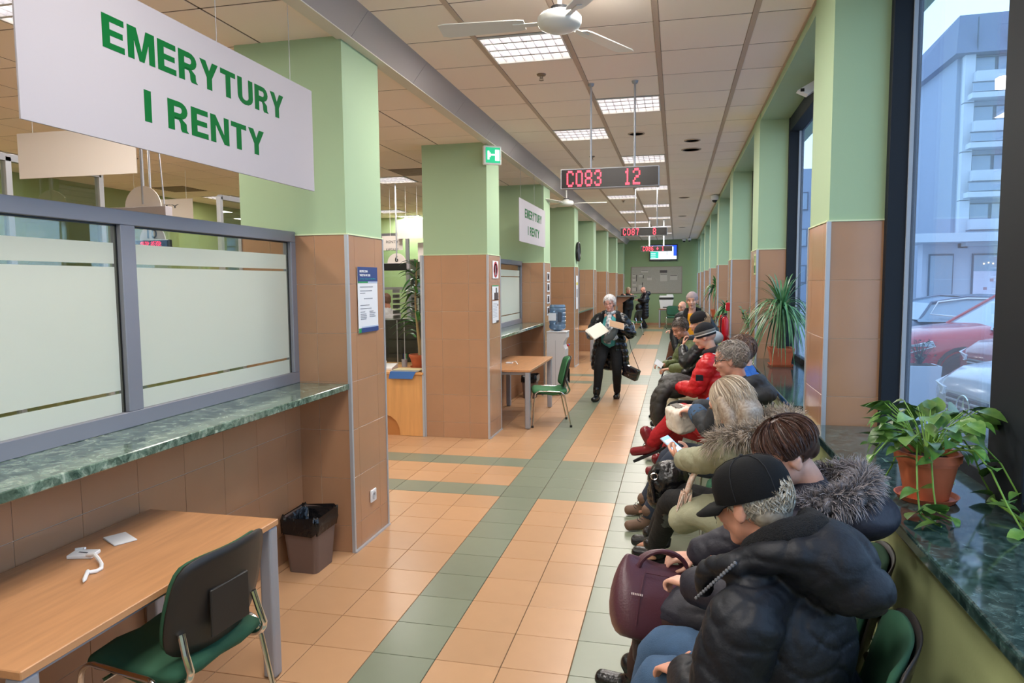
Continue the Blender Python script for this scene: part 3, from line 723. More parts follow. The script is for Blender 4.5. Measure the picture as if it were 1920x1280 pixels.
box('cork', -.38, 1.66, YF-.034, YF-.028, 1.37, 2.43, mat('board_surface', '#aba597', rough=.8, var=.05, vscale=30), t)
M_pap = mat('pinned_paper', '#c3bdb0', rough=.8); M_ink2 = mat('board_ink', '#5a5350', rough=.8)
random.seed(3)
for (a, b, c, d) in ((-.36, -.22, 2.05, 2.16), (-.36, -.22, 1.86, 2.0), (-.1, .1, 2.03, 2.16), (-.36, -.2, 1.66, 1.8), (-.36, -.2, 1.45, 1.6), (-.1, .1, 1.5, 1.75), (.8, 1.08, 1.85, 2.15), (.0, .3, 2.22, 2.34), (.25, .45, 1.9, 2.05), (1.2, 1.5, 1.9, 2.1)):
    p = box('notice', a, b, YF-.037, YF-.034, c, d, M_pap, t)
    box('print_line', a+.01, b-.01, YF-.039, YF-.037, d-.03, d-.012, M_ink2, p)
for (a, b, c, d) in ((.78, 1.08, 2.2, 2.31), (-.2, -.17, 1.85, 2.12), (.08, .11, 1.98, 2.1), (-.2, -.17, 1.43, 1.6), (.05, .08, 1.6, 1.8)): box('dark_label', a, b, YF-.037, YF-.034, c, d, M_ink2, t)
t = thing('office_machine', 'white box shaped office machine on the table below the notice board', 'machine', (1.08, 25.8, .75))
MB().prism([(.86, .752), (1.30, .752), (1.36, 1.12), (.80, 1.12)], 25.6, 26.0, 'y').build('machine_body', mat('machine_white', '#d8d6d2', rough=.5), t)
MB().bev(.80, 1.36, 25.58, 26.02, 1.12, 1.19, .01).build('dark_band', M_black, t)
MB().bev(.80, 1.36, 25.58, 26.02, 1.19, 1.27, .02).bev(1.08, 1.34, 25.6, 26.0, 1.265, 1.32, .02).build('lid', mat('machine_white'), t)
box('paper_slot', .95, 1.2, 25.59, 25.60, .80, .83, M_black, t)
t = thing('standing_desk', 'high wall desk with a slanting bracket near the far left pillars', 'desk', (-.4, 22.1, 1.28))
MB().bev(-.664, .06, 22.82, 23.3, 1.29, 1.33, .004).build('desk_top', mat('desk_grey', '#6b6a66', rough=.4), t)
MB().prism([(-.664, 1.29), (-.14, 1.29), (-.664, .93)], 22.95, 23.2, 'y').build('bracket', mat('dark_wood'), t)
t = thing('wall_clock', 'round black rimmed clock on the side of the fourth pillar', 'clock', (-.66, 12.4, 2.5))
Mc = Matrix.Rotation(R(90), 4, 'Y')
MB().lathe([(.20, 0), (.215, .02), (.21, .05), (.19, .055), (.185, .04)], (-.66, 12.32, 2.5), 32, M=Mc).build('rim', M_black, t, smooth=True)
MB().lathe([(.19, .035), (.189, .038), (.001, .038)], (-.66, 12.32, 2.5), 32, M=Mc).build('face', M_white, t)
MB().box(-.62, -.617, 12.315, 12.325, 2.5, 2.62).box(-.62, -.617, 12.32, 12.40, 2.495, 2.505).build('hands', M_black, t)
# exit sign
t = thing('exit_sign', 'small lit green exit sign on the second pillar near the ceiling', 'exit sign', (-.6, 4.75, 3.18))
Me = Matrix.Translation((-.60, 4.76, 3.28)) @ Matrix.Rotation(R(32), 4, 'Z')
MB().bev(-.10, .11, -.02, .03, -.105, .105, .006, M=Me).build('case', M_white, t)
MB().box(-.075, .095, -.024, -.019, -.085, .085, M=Me).build('green_panel', mat('exit_green', '#1d9a6c', emit='#22b07c', estr=.8), t)
q = MB().box(.035, .085, -.028, -.024, -.06, .06, M=Me).box(-.05, .03, -.028, -.024, -.005, .012, M=Me).box(-.055, -.035, -.028, -.024, -.05, .045, M=Me).prism([(-.02, .03), (-.02, -.025), (-.05, .003)], -.028, -.024, 'y', M=Me)
q.build('pictogram', mat('exit_white', '#ffffff', emit='#e8fff4', estr=1.2), t)
box('bracket', -.668, -.60, 4.74, 4.80, 3.19, 3.37, M_steel, t)
# posters on the pillars
def poster(y0, y1, z0, z1, label, bands, k=-.660):
    s = thing('poster', label, 'poster', (k, (y0+y1)/2, z0))
    box('sheet', k, k+.003, y0, y1, z0, z1, mat('poster_white', '#e0e1e4', rough=.5), s)
    for nm, a, b, c, d, m in bands:
        box(nm, k+.003, k+.0045, y0+(y1-y0)*a, y0+(y1-y0)*b, z0+(z1-z0)*c, z0+(z1-z0)*d, m, s)
    return s
M_blue = mat('poster_blue', '#27407a', rough=.5); M_pgreen = mat('poster_green', '#1a8c4e', rough=.5); M_pgrey = mat('poster_ink', '#8b8d94', rough=.6); M_lb = mat('poster_pale', '#a9b6d0', rough=.6)
bands = [('blue_header', 0, 1, .78, 1, M_blue), ('green_strip', 0, .5, .755, .78, M_pgreen), ('pale_strip', .5, 1, .755, .78, M_lb), ('blue_footer', .12, 1, 0, .07, M_blue), ('green_footer', 0, .12, 0, .07, M_pgreen), ('pale_strip', .15, 1, .07, .09, M_lb)]
for (a, b, z) in ((.1, .75, .69), (.1, .7, .63), (.1, .35, .595), (.28, .72, .51), (.1, .55, .41), (.1, .65, .36), (.1, .32, .31), (.55, .75, .31), (.1, .38, .275), (.1, .4, .25), (.1, .4, .225), (.1, .38, .20), (.55, .85, .285), (.55, .8, .255), (.55, .85, .23)):
    bands.append(('text_line', a, b, z, z+.012, M_pgrey))
s = poster(1.325, 1.65, 1.50, 1.955, 'tall white poster with a blue header on the side of the nearest pillar', bands)
fit_text('lettering', 'BEZPIECZNA', M_white, (-.655, 1.42, 1.925), (0, 1, 0), .13, .016, s, bold=.02)
fit_text('lettering', 'WIZYTA W ZUS', M_white, (-.655, 1.44, 1.898), (0, 1, 0), .17, .016, s, bold=.02)
fit_text('lettering', 'przy stanowisku', mat('poster_teal', '#2a9a9a'), (-.655, 1.485, 1.872), (0, 1, 0), .25, .014, s)
poster(4.98, 5.25, 1.89, 2.10, 'no bicycles style round red prohibition notice on the second pillar', [])
s = bpy.data.objects['poster.001']; s['label'] = 'white notice with a red prohibition ring on the side of the second pillar'
MB().lathe([(.095, 0), (.095, .003), (.075, .003), (.075, 0)], (-.657, 5.115, 1.995), 28, M=Mc).build('red_ring', mat('ring_red', '#b0303a', rough=.5), s)
MB().box(-.657, -.655, 5.09, 5.14, 1.94, 2.0).box(-.657, -.655, 5.10, 5.12, 2.0, 2.05).box(-.657, -.655, 5.07, 5.155, 1.93, 1.945).build('pictogram', M_pgrey, s)
MB().box(-.656, -.654, -.09, .09, -.006, .006, M=Matrix.Translation((0, 5.115, 1.995)) @ Matrix.Rotation(R(45), 4, 'X')).build('red_bar', mat('ring_red'), s)
poster(4.95, 5.25, 1.36, 1.81, 'narrow leaflet holder with a dark spire picture on the second pillar', [('green_top', 0, 1, .97, 1, M_pgreen), ('dark_picture', .3, .95, .60, .80, mat('poster_dark', '#4a3b38')), ('dark_spire', .55, .72, .80, .93, mat('poster_dark')), ('brown_strip', 0, 1, .585, .62, mat('poster_brown', '#9a6a4a')), ('dark_corner', .6, 1, 0, .05, mat('poster_dark'))] + [('text_line', .1, .75, .15+.04*k, .158+.04*k, M_pgrey) for k in range(10)] + [('text_line', .8, .92, .44, .49, M_ink2)])
for k, zz in enumerate((1.28, 1.48, 1.68, 1.86)):
    poster(8.60, 8.84, zz, zz+.15, 'small dark picture notice on the third pillar, %s of the four' % ['lowest', 'second lowest', 'second highest', 'highest'][k], [('dark_picture', .15, .85, .15, .85, mat('poster_dark')), ('pale_strip', .3, .6, .3, .6, M_lb)])
poster(12.15, 12.42, 1.25, 1.98, 'tall notice with a yellow heading on the fourth pillar below the clock', [('yellow_band', .1, .9, .72, .8, mat('poster_yellow', '#d8c838')), ('dark_picture', .2, .8, .35, .6, M_pgrey)])
# wall socket
t = thing('wall_socket', 'white power socket low on the side of the nearest pillar', 'socket', (-.66, 1.49, .315))
MB().bev(-.663, -.650, 1.445, 1.535, .27, .36, .004).build('plate', M_white, t)
MB().lathe([(.028, .001), (.028, .004), (.022, .004), (.02, -.004), (.001, -.004)], (-.6505, 1.49, .315), 20, M=Mc).build('insert', mat('socket_grey', '#b9babd', rough=.5), t)
MB().box(-.655, -.648, 1.486, 1.494, .32, .33).build('earth_pin', M_black, t)
# ---------------------------------------------------------------- water cooler
t = thing('water_cooler', 'white water cooler with a blue bottle in front of the third pillar', 'water cooler', (-.42, 8.3, 0))
MB().prism([(-.58, .01), (-.29, .01), (-.275, .75), (-.31, .82), (-.30, .88), (-.262, .94), (-.262, 1.03), (-.58, 1.03)], 8.12, 8.44, 'y').build('cabinet', mat('cooler_white', '#d6d6da', rough=.4), t)
MB().bev(-.585, -.255, 8.11, 8.45, 1.025, 1.045, .006).build('top_plate', mat('cooler_white'), t)
box('door_seam', -.44, -.437, 8.117, 8.12, .06, .9, M_pgrey, t)
MB().bev(-.262, -.235, 8.2, 8.24, .80, .83, .004).build('red_tap', mat('tap_red', '#c02030', rough=.4), t)
MB().bev(-.262, -.235, 8.32, 8.36, .80, .83, .004).build('blue_tap', mat('tap_blue', '#3060b0', rough=.4), t)
t = thing('water_bottle', 'large blue plastic water bottle upside down on the white cooler', 'bottle', (-.43, 8.28, 1.04))
P = [(.04, 1.03), (.05, 1.05), (.12, 1.075), (.137, 1.10)]
for k in range(5): P += [(.137, 1.11+k*.065), (.137, 1.145+k*.065), (.130, 1.152+k*.065), (.130, 1.165+k*.065)]
P += [(.137, 1.44), (.12, 1.475), (.001, 1.478)]
MB().lathe(P, (-.43, 8.28, 0), 28).build('bottle_shell', mat('bottle_blue', '#7f9fc0', rough=.1, trans=.45, spec=.6), t, smooth=True)
box('paper_label', -.555, -.43, 8.138, 8.142, 1.22, 1.34, mat('bottle_label', '#d5dde6', rough=.5), t)
MB().bev(-.40, -.335, 8.135, 8.15, 1.20, 1.36, .01).build('handle', mat('bottle_dark', '#48566a', rough=.3), t)
# fire equipment
t = thing('fire_extinguisher', 'red fire extinguisher bracketed on the third window pillar', 'fire extinguisher', (2.17, 8.0, .88))
MB().lathe([(.001, .90), (.05, .90), (.056, .92), (.056, 1.24), (.04, 1.28), (.018, 1.30), (.018, 1.32)], (2.19, 8.05, 0), 20).build('cylinder', mat('fire_red', '#c41420', rough=.3), t, smooth=True)
MB().bev(2.172, 2.21, 8.0, 8.10, 1.32, 1.35, .004).build('valve_handle', M_black, t)
MB().tube([(2.19, 8.0, 1.32), (2.13, 8.0, 1.28), (2.125, 8.0, 1.1), (2.14, 8.02, 1.0)], .009, 8).build('hose', M_black, t, smooth=True)
MB().bev(2.12, 2.15, 8.1, 8.16, .93, 1.32, .01).build('wall_bracket', mat('fire_red'), t)
t = thing('alarm_box', 'small red alarm box on the edge of the third window pillar', 'alarm', (2.27, 8.3, 1.38))
MB().bev(2.22, 2.29, 8.36, 8.46, 1.37, 1.50, .01).build('housing', mat('fire_red'), t); box('button', 2.215, 2.22, 8.38, 8.44, 1.40, 1.46, M_white, t)
t = thing('exit_plate', 'small green direction plate on the second window pillar', 'sign', (2.28, 4.85, 1.9))
box('plate', 2.279, 2.284, 4.79, 4.93, 1.90, 2.12, mat('plate_pale', '#b8c890', rough=.5), t); box('green_symbol', 2.276, 2.279, 4.81, 4.91, 1.92, 2.0, mat('plate_green', '#2f6b3c'), t); box('green_symbol', 2.276, 2.279, 4.83, 4.87, 2.03, 2.1, mat('plate_green'), t)
# ---------------------------------------------------------------- ceiling fan, sprinklers, speakers, cameras
M_fan = mat('fan_white', '#d9d9d4', rough=.35)
def fan_at(x, y, z, ang, label, r=1.0, zc=H_R):
    t = thing('ceiling_fan', label, 'fan', (x, y, z), 0, 'ceiling fans')
    MB().lathe([(.001, -.045), (.07, -.04), (.115, -.02), (.125, .0), (.125, .03), (.105, .05), (.05, .055), (.04, .09), (.001, .09)], (x, y, z), 32).build('motor_housing', M_fan, t, smooth=True)
    MB().lathe([(.05, .09), (.045, .075), (.03, .065)], (x, y, z), 20).build('dark_collar', M_black, t)
    MB().tube([(x, y, z+.05), (x, y, zc)], .013, 10).build('down_rod', M_fan, t)
    MB().lathe([(.06, 0), (.05, -.06), (.02, -.08)], (x, y, zc), 20).build('canopy', M_fan, t)
    for k in range(3):
        M = Matrix.Translation((x, y, z+.01)) @ Matrix.Rotation(R(ang+120*k), 4, 'Z') @ Matrix.Rotation(R(10), 4, 'X')
        V = [(.20, -.05), (.24, -.062), (r*.66, -.075), (r*.7, -.06), (r*.7, .06), (r*.66, .07), (.24, .055), (.20, .045)]
        MB().prism([(a, b) for a, b in V], -.003, .003, 'z', M=M).build('blade', M_fan, t)
        MB().bev(.10, .27, -.018, .018, -.008, -.002, .002, M=M).build('blade_arm', M_fan, t)
    return t
fan_at(.80, .95, 3.30, 62, 'white three bladed ceiling fan above the near corridor')
fan_at(-.42, 9.2, 3.2, 5, 'distant white ceiling fan before the fourth pillar', 1.0)
for k, (x, y, zc) in enumerate(((.338, 2.85, H_R), (.30, 6.85, H_R), (.33, 9.6, H_R), (.33, 12.4, H_R), (-5.2, 4.6, H_L), (-2.9, 9.5, H_L))):
    t = thing('sprinkler', 'small brass sprinkler head in the ceiling, %s' % ['nearest one in the corridor', 'second one along the corridor', 'third one along the corridor', 'fourth one along the corridor', 'the one in the office behind the near screen', 'the one seen between the nearest pillars'][k], 'sprinkler', (x, y, zc), 0, 'ceiling sprinklers')
    MB().lathe([(.04, 0), (.035, -.012), (.015, -.018), (.012, -.035), (.001, -.036)], (x, y, zc), 14).build('collar', mat('sprinkler_brass', '#8f7a66', rough=.4, metal=.5), t)
    MB().lathe([(.001, -.052), (.02, -.052), (.02, -.049), (.001, -.049)], (x, y, zc), 10).tube([(x-.012, y, zc-.03), (x-.014, y, zc-.052)], .002, 5).tube([(x+.012, y, zc-.03), (x+.014, y, zc-.052)], .002, 5).build('deflector', mat('sprinkler_brass'), t)
for k, (x, y, r) in enumerate(((.982, 5.48, .10), (1.635, 6.07, .10), (1.634, 6.69, .13), (1.6, 12.2, .11), (1.6, 16.5, .11), (1.62, 20.5, .11))):
    t = thing('ceiling_speaker', 'round recessed ceiling speaker, %s' % ['nearest, beside the light row', 'smaller of the near pair', 'larger of the near pair', 'fourth along the corridor', 'fifth along the corridor', 'farthest along the corridor'][k], 'speaker', (x, y, H_R), 0, 'recessed ceiling speakers')
    MB().lathe([(r, .004), (r, -.006), (r*.85, -.01), (r*.82, -.002)], (x, y, H_R), 28).build('ring', mat('speaker_ring', '#bba999', rough=.6), t)
    MB().lathe([(r*.82, -.003), (.001, -.003)], (x, y, H_R), 28).build('grille', mat('speaker_grille', '#7f6f62', rough=.7), t)
for k, (x, y) in enumerate(((2.20, 11.9), (1.75, 26.6), (1.95, 26.3))):
    t = thing('security_camera', 'white dome camera %s' % ['under the ceiling edge by the window pillars', 'above the far end of the notice board', 'in the far right corner by the ceiling'][k], 'camera', (x, y, H_R), 0, 'dome cameras')
    MB().lathe([(.075, 0), (.08, -.04), (.07, -.085), (.05, -.10)], (x, y, H_R-.01), 20).build('housing', M_white, t, smooth=True)
    MB().lathe([(.052, -.095), (.045, -.125), (.02, -.145), (.001, -.148)], (x, y, H_R-.01), 20).build('dark_dome', M_black, t, smooth=True)
t = thing('security_camera', 'white sensor on the soffit between the two nearest window pillars', 'camera', (2.5, 3.1, 3.4), 0, 'dome cameras')
MB().prism([(2.42, 3.40), (2.60, 3.5), (2.62, 3.44), (2.50, 3.36)], 3.2, 3.3, 'y').build('housing', M_white, t); box('lens', 2.44, 2.47, 3.195, 3.2, 3.385, 3.41, M_black, t)
# ================================================================ office desk between the pillars
t = thing('office_desk', 'beech office desk with a curved cut panel between the two nearest pillars', 'desk', (-2.1, 5.1, 0))
MB().bev(-3.0, -1.47, 4.74, 5.75, .75, .78, .003).build('desk_top', M_wood2, t)
ex = [(-3.0, .0), (-1.78, .0)]
arc = [(-1.78+.0, .02), (-1.79, .10), (-1.83, .18), (-1.90, .235), (-2.0, .26), (-3.0, .265)]
MB().prism([(-1.47, .004), (-1.47, .75), (-3.0, .75), (-3.0, .265)] + [(-2.0, .26), (-1.90, .235), (-1.83, .18), (-1.79, .10), (-1.78, .004)], 4.765, 4.785, 'y').build('front_panel', M_wood2, t)
box('plinth_panel', -3.0, -1.7, 4.79, 4.80, .0, .3, mat('beech_dark', '#b97a42', rough=.45), t)
box('side_panel', -1.49, -1.47, 4.79, 5.7, 0, .75, M_wood2, t)
t = thing('folder', 'blue folder hanging over the front edge of the office desk', 'folder', (-1.72, 4.75, .78))
MB().prism([(-1.90, .70), (-1.60, .70), (-1.555, .785), (-1.88, .785)], 4.728, 4.736, 'y').build('cover_flap', mat('folder_blue', '#3f72b8', rough=.5), t)
MB().bev(-1.88, -1.555, 4.74, 4.95, .781, .786, .001).build('cover', mat('folder_blue'), t)
t = thing('paper_stack', 'yellowish papers stacked on the blue folder', 'papers', (-1.72, 4.85, .786))
for k, c in enumerate(('#d8c89a', '#e6e2d8', '#55606a', '#e3d7a8')): MB().bev(-1.89+.012*k, -1.53+.006*k, 4.76, 4.96, .787+.005*k, .7915+.005*k, .001, M=None).build('sheet', mat('paper_'+c[1:], c, rough=.8), t)
t = thing('telephone', 'white desk telephone beside the glass screen on the office desk', 'telephone', (-2.05, 5.0, .78))
MB().prism([(4.93, .781), (5.12, .781), (5.12, .84), (4.93, .80)], -2.12, -1.94, 'x').build('base', M_white, t)
MB().tube([(-2.10, 4.96, .835), (-2.08, 4.99, .85), (-2.08, 5.07, .865), (-2.10, 5.10, .85)], .016, 8).build('handset', M_white, t, smooth=True)
t = thing('pen_cup', 'grey pen cup behind the terracotta pot on the office desk', 'cup', (-1.90, 5.25, .78))
MB().lathe([(.001, .781), (.035, .781), (.038, .88), (.034, .88), (.032, .79), (.001, .79)], (-1.90, 5.25, 0), 16).build('cup', M_legm, t)
for k in range(4): MB().tube([(-1.90+.01*k-.015, 5.25, .80), (-1.92+.022*k-.01, 5.24, .95)], .004, 6).build('pen', [M_black, M_blue, M_white, M_pgreen][k], t)
t = thing('desk_screen', 'clear acrylic screen standing on the office desk', 'glass screen', (-1.8, 5.45, .78))
box('pane', -2.6, -1.49, 5.50, 5.508, .78, 1.36, M_clear, t)
for xx in (-2.09, -1.99, -1.80, -1.62): MB().tube([(xx, 5.49, .78), (xx, 5.49, 1.36)], .006, 6).build('post', M_steel, t)
t = thing('office_cabinet', 'dark cabinet with binders behind the office desk', 'cabinet', (-2.2, 6.4, 0))
MB().bev(-3.2, -1.5, 6.3, 6.7, 0, 1.32, .005).build('body', mat('cabinet_dark', '#2a2724', rough=.5), t)
for k in range(5): MB().bev(-2.55, -1.9, 6.285, 6.30, .25+.2*k, .43+.2*k, .003).build('drawer', mat('drawer_dark', '#34302c', rough=.5), t)
t = thing('letter_trays', 'stack of clear grey letter trays on the dark office cabinet', 'tray stack', (-2.35, 6.45, 1.32))
for k in range(6): MB().box(-2.50, -2.22, 6.34, 6.6, 1.33+.075*k, 1.335+.075*k).box(-2.50, -2.495, 6.34, 6.6, 1.33+.075*k, 1.38+.075*k).box(-2.225, -2.22, 6.34, 6.6, 1.33+.075*k, 1.38+.075*k).build('tray', mat('tray_grey', '#8e8e8a', rough=.4), t)
# door jamb strips closing off the passage
for x, y in ((-1.475, 4.76),): box('corner_trim', x-.012, x+.012, y, y+.03, 0, ZB, M_steel, bpy.data.objects['pillar.001'])
# ---------------------------------------------------------------- glass partitions in the office
def partition(label, pts, z1, posts, zm=None, z0=0):
    t = thing('glass_partition', label, 'partition', (pts[0][0], pts[0][1], 0), 0, 'glass partitions in the office')
    (xa, ya), (xb, yb) = pts; d = Vector((xb-xa, yb-ya, 0)); L = d.length; ang = math.atan2(d.y, d.x)
    M = Matrix.Translation((xa, ya, 0)) @ Matrix.Rotation(ang, 4, 'Z')
    MB().box(0, L, -.03, .03, z1-.06, z1, M=M).build('top_rail', M_legm, t)
    MB().box(0, L, -.03, .03, z0, z0+.08, M=M).build('bottom_rail', M_steel, t)
    if zm: MB().box(0, L, -.025, .025, zm-.025, zm+.025, M=M).build('middle_rail', M_steel, t)
    for k in posts: MB().bev(L*k-.03, L*k+.03, -.03, .03, z0+.06, z1-.02, .004, M=M).build('post', M_steel, t)
    for a, b in zip(posts, posts[1:]): MB().box(L*a+.03, L*b-.03, -.004, .004, z0+.08, z1-.06, M=M).build('pane', M_clear, t)
    return t
partition('glass partition with aluminium posts beyond the left pane of the near screen', [(-4.3, -1.0), (-4.3, 3.04)], 3.0, [0, .25, .5, .744, 1], 2.0)
partition('glass partition with aluminium posts just left of the nearest pillar', [(-4.3, 5.0), (-4.3, 8.5)], 3.0, [0, .4, .7, 1], 2.0)
partition('glass partition across the office seen between the nearest pillars', [(-4.6, 9.0), (-1.5, 9.0)], 2.75, [0, .22, .42, .6, .8, 1], 1.75)
wi = struct('wall_inner'); box('wall_surface', -7.6, -1.46, 13.2, 13.35, 0, 3.44, mat('inner_wall_paint', '#b4cf9a', rough=.75), wi)
# tall shelf with binders glimpsed between the pillars
t = thing('binder_shelf', 'pale shelf with blue and white binders behind the tall office plant', 'shelf', (-3.2, 10.6, 0))
MB().box(-3.9, -2.4, 10.6, 10.95, 0, .03).box(-3.9, -2.4, 10.6, 10.95, 2.3, 2.33).box(-3.9, -3.87, 10.6, 10.95, .03, 2.3).box(-2.43, -2.4, 10.6, 10.95, .03, 2.3).box(-3.87, -2.43, 10.93, 10.95, .03, 2.3).build('carcass', mat('shelf_pale', '#c9c2b4', rough=.6), t)
for k in range(1, 6): box('shelf_board', -3.87, -2.43, 10.6, 10.93, .40*k-.0, .40*k+.02, mat('shelf_pale'), t)
random.seed(11)
bnd = None
for r_ in range(3, 5):
    x = -3.84
    while x < -2.5:
        w = random.choice((.05, .07, .075)); c = random.choice(('#8fa9d4', '#c8d2e4', '#5f6f8f', '#dfe2e6', '#3c4658'))
        b = thing('binder', '%s office binder on the pale shelf behind the tall plant' % {'#8fa9d4': 'light blue', '#c8d2e4': 'pale', '#5f6f8f': 'slate blue', '#dfe2e6': 'white', '#3c4658': 'dark'}[c], 'binder', (x, 10.7, .40*r_+.02), 0, 'binders on the pale office shelf')
        MB().box(x+.002, x+w-.002, 10.62, 10.9, .40*r_+.021, .40*r_+.33).build('binder_cover', mat('binder_'+c[1:], c, rough=.5), b)
        x += w
# ---------------------------------------------------------------- plants
M_terra = mat('terracotta', '#b9603c', rough=.6, var=.08, vscale=12)
M_soil = mat('soil', '#3a2a1e', rough=1)
def leaf_mesh(name, m, kind='heart', L=.1, wd=.075, n=5, curl=.25):
    V = []; F = []
    for i in range(n+1):
        t_ = i/n
        if kind == 'heart': w = wd*.5*(math.sin(PI*min(1, t_*1.02))**.6)*(1.25-.75*t_)
        elif kind == 'strap': w = wd*.5*(1-t_**3)*(0.6+.4*min(1, t_*8))
        else: w = wd*.5*math.sin(PI*(t_*.93+.07))**.8
        y = L*t_; z = -curl*L*t_*t_
        V += [(-w, y, z+w*.3), (0, y, z), (w, y, z+w*.3)]
    for i in range(n):
        a = i*3; F += [(a, a+1, a+4, a+3), (a+1, a+2, a+5, a+4)]
    me = bpy.data.meshes.new(name); me.from_pydata(V, [], F); me.materials.append(m); me.polygons.foreach_set('use_smooth', [True]*len(F)); return me
def leafmat(name, c, c2, rough=.35):
    m = mat(name, c, rough=rough, col2=c2, vscale=18, rnd=.35, spec=.6)
    return m
M_leafA = leafmat('pothos_leaf', '#2c6328', '#7fa04c'); M_leafB = leafmat('strap_leaf', '#35683a', '#5f8f5c'); M_leafC = leafmat('dark_leaf', '#2c6431', '#4f9448'); M_leafD = leafmat('succulent_leaf', '#3f6b4c', '#6a9470')
M_vine = mat('vine_stem', '#6f9a3c', rough=.5)
def pot(x, y, z, r0, r1, h, t, rim=.03, saucer=True, sq=False):
    n = 28 if not sq else 4
    M = Matrix.Rotation(R(45), 4, 'Z') if sq else None
    MB().lathe([(.001, z+.012), (r0, z+.012), (r0+(r1-r0)*.75, z+h-rim*1.4), (r0+(r1-r0)*.75+.004, z+h-rim*1.4), (r1-.004, z+h-rim), (r1+.004, z+h-rim), (r1+.006, z+h), (r1-.008, z+h), (r1-.014, z+h-.02), (r1-.02, z+h-.03)], (x, y, 0), n, M=M).build('pot', M_terra, t, smooth=not sq)
    MB().lathe([(r1-.018, z+h-.028), (.001, z+h-.02)], (x, y, 0), n, M=M).build('soil', M_soil, t)
    if saucer: MB().lathe([(.001, z+.001), (r0+.02, z+.001), (r0+.035, z+.022), (r0+.03, z+.022), (r0+.02, z+.008), (.001, z+.008)], (x, y, 0), n, M=M).build('saucer', M_terra, t)
def orient(d, up=(0, 0, 1), roll=0):
    d = Vector(d).normalized(); q_ = d.to_track_quat('Y', 'Z'); return (q_.to_matrix().to_4x4() @ Matrix.Rotation(roll, 4, 'Y')).to_euler()
def leaf(me, p, d, s, t, roll=0):
    o = bpy.data.objects.new('leaf', me); o.location = p; o.rotation_euler = orient(d, roll=roll); o.scale = (s, s, s); link(o, t); return o
def pothos(x, y, z, label, n=125, seed=1):
    random.seed(seed)
    t = thing('potted_pothos', label, 'plant', (x, y, z))
    pot(x, y, z, .074, .108, .185, t)
    lm = [leaf_mesh('leaf', M_leafA, 'heart', .088, .068, 5, .25), leaf_mesh('leaf', M_leafA, 'heart', .075, .05, 5, .5)]
    top = z+.18
    for k in range(9):   # trailing vines
        a = [200, 150, 100, 60, 20, -20, -60, -110, 230][k]; L = [.42, .30, .25, .30, .28, .45, .55, .2, .3][k]
        P = []
        for i in range(9):
            u = i/8; rr = .06 + (L)*u; zz = top + .05*math.sin(PI*min(1, u*2.2)) if u < .35 else max(z+.012, top+.05-(u-.3)*.75)
            P.append(Vector((x+rr*math.cos(R(a+30*u*math.sin(k))), y+rr*math.sin(R(a+30*u*math.sin(k))), zz)))
        for v in P:
            v.x = min(v.x, 2.735)
        MB().tube(P, .0032, 6).build('vine', M_vine, t, smooth=True)
        for i in range(2, 9):
            d = Vector((random.uniform(-1, .3), random.uniform(-1, .6), random.uniform(-.1, .7)))
            leaf(random.choice(lm), P[i]+Vector((0, 0, .006)), d, random.uniform(.7, 1.15), t, random.uniform(-.6, .6))
    for k in range(n-55):
        a = random.uniform(0, 2*PI); rr = random.uniform(.01, .10); h = random.uniform(.02, .17)
        b = Vector((x+rr*.4*math.cos(a), y+rr*.4*math.sin(a), top)); e = Vector((x+(rr+.08)*math.cos(a), y+(rr+.08)*math.sin(a), top+h))
        e.x = min(e.x, 2.70)
        MB().tube([b, (b+e)/2+Vector((0, 0, .03)), e], .0022, 5).build('stem', M_vine, t)
        leaf(random.choice(lm), e, Vector((math.cos(a)*.8-.25, math.sin(a)*.8-.45, random.uniform(-.5, .45))), random.uniform(.75, 1.25), t, random.uniform(-.7, .7))
    return t
pothos(2.385, -.27, 1.015, 'terracotta pot of trailing pothos on the near marble windowsill')
# loose trailing runner on the sill
t = thing('pothos_runner', 'thick green pothos runner lying on the sill in front of the window post', 'plant', (2.6, -.55, 1.015))
P = [Vector(p) for p in ((2.56, -.38, 1.06), (2.60, -.52, 1.03), (2.62, -.68, 1.024), (2.64, -.86, 1.024), (2.66, -1.05, 1.024))]
MB().tube(P, .006, 8).build('runner', M_vine, t, smooth=True)
lmr = leaf_mesh('leaf', M_leafA, 'heart', .12, .09, 5, .3)
for p, d, s in ((P[2], (.2, .1, 1), 1.0), (P[2], (-.3, .7, .5), .95), (P[3], (.1, -.4, 1), 1.0), (P[1], (-.8, .1, .5), .9), (P[3], (-.7, -.3, .6), .8)): leaf(lmr, p+Vector((0, 0, .02)), d, s, t)
def ribbon(P, w0, m, parent, name='leaf', taper=2.5):
    V = []; F = []; n = len(P)
    for i, p in enumerate(P):
        tdir = (P[min(n-1, i+1)]-P[max(0, i-1)]).normalized(); s = tdir.cross(Vector((0, 0, 1)))
        s = s.normalized() if s.length > 1e-3 else Vector((1, 0, 0)); w = w0*.5*(1-(i/(n-1))**taper)*(.55+.45*min(1, i/2)) + .0008
        V += [p-s*w, p+s*w, p+Vector((0, 0, -.35*w))]
    for i in range(n-1):
        a = i*3; F += [(a, a+2, a+5, a+3), (a+2, a+1, a+4, a+5)]
    return mesh_obj(name, V, F, m, parent, smooth=True)
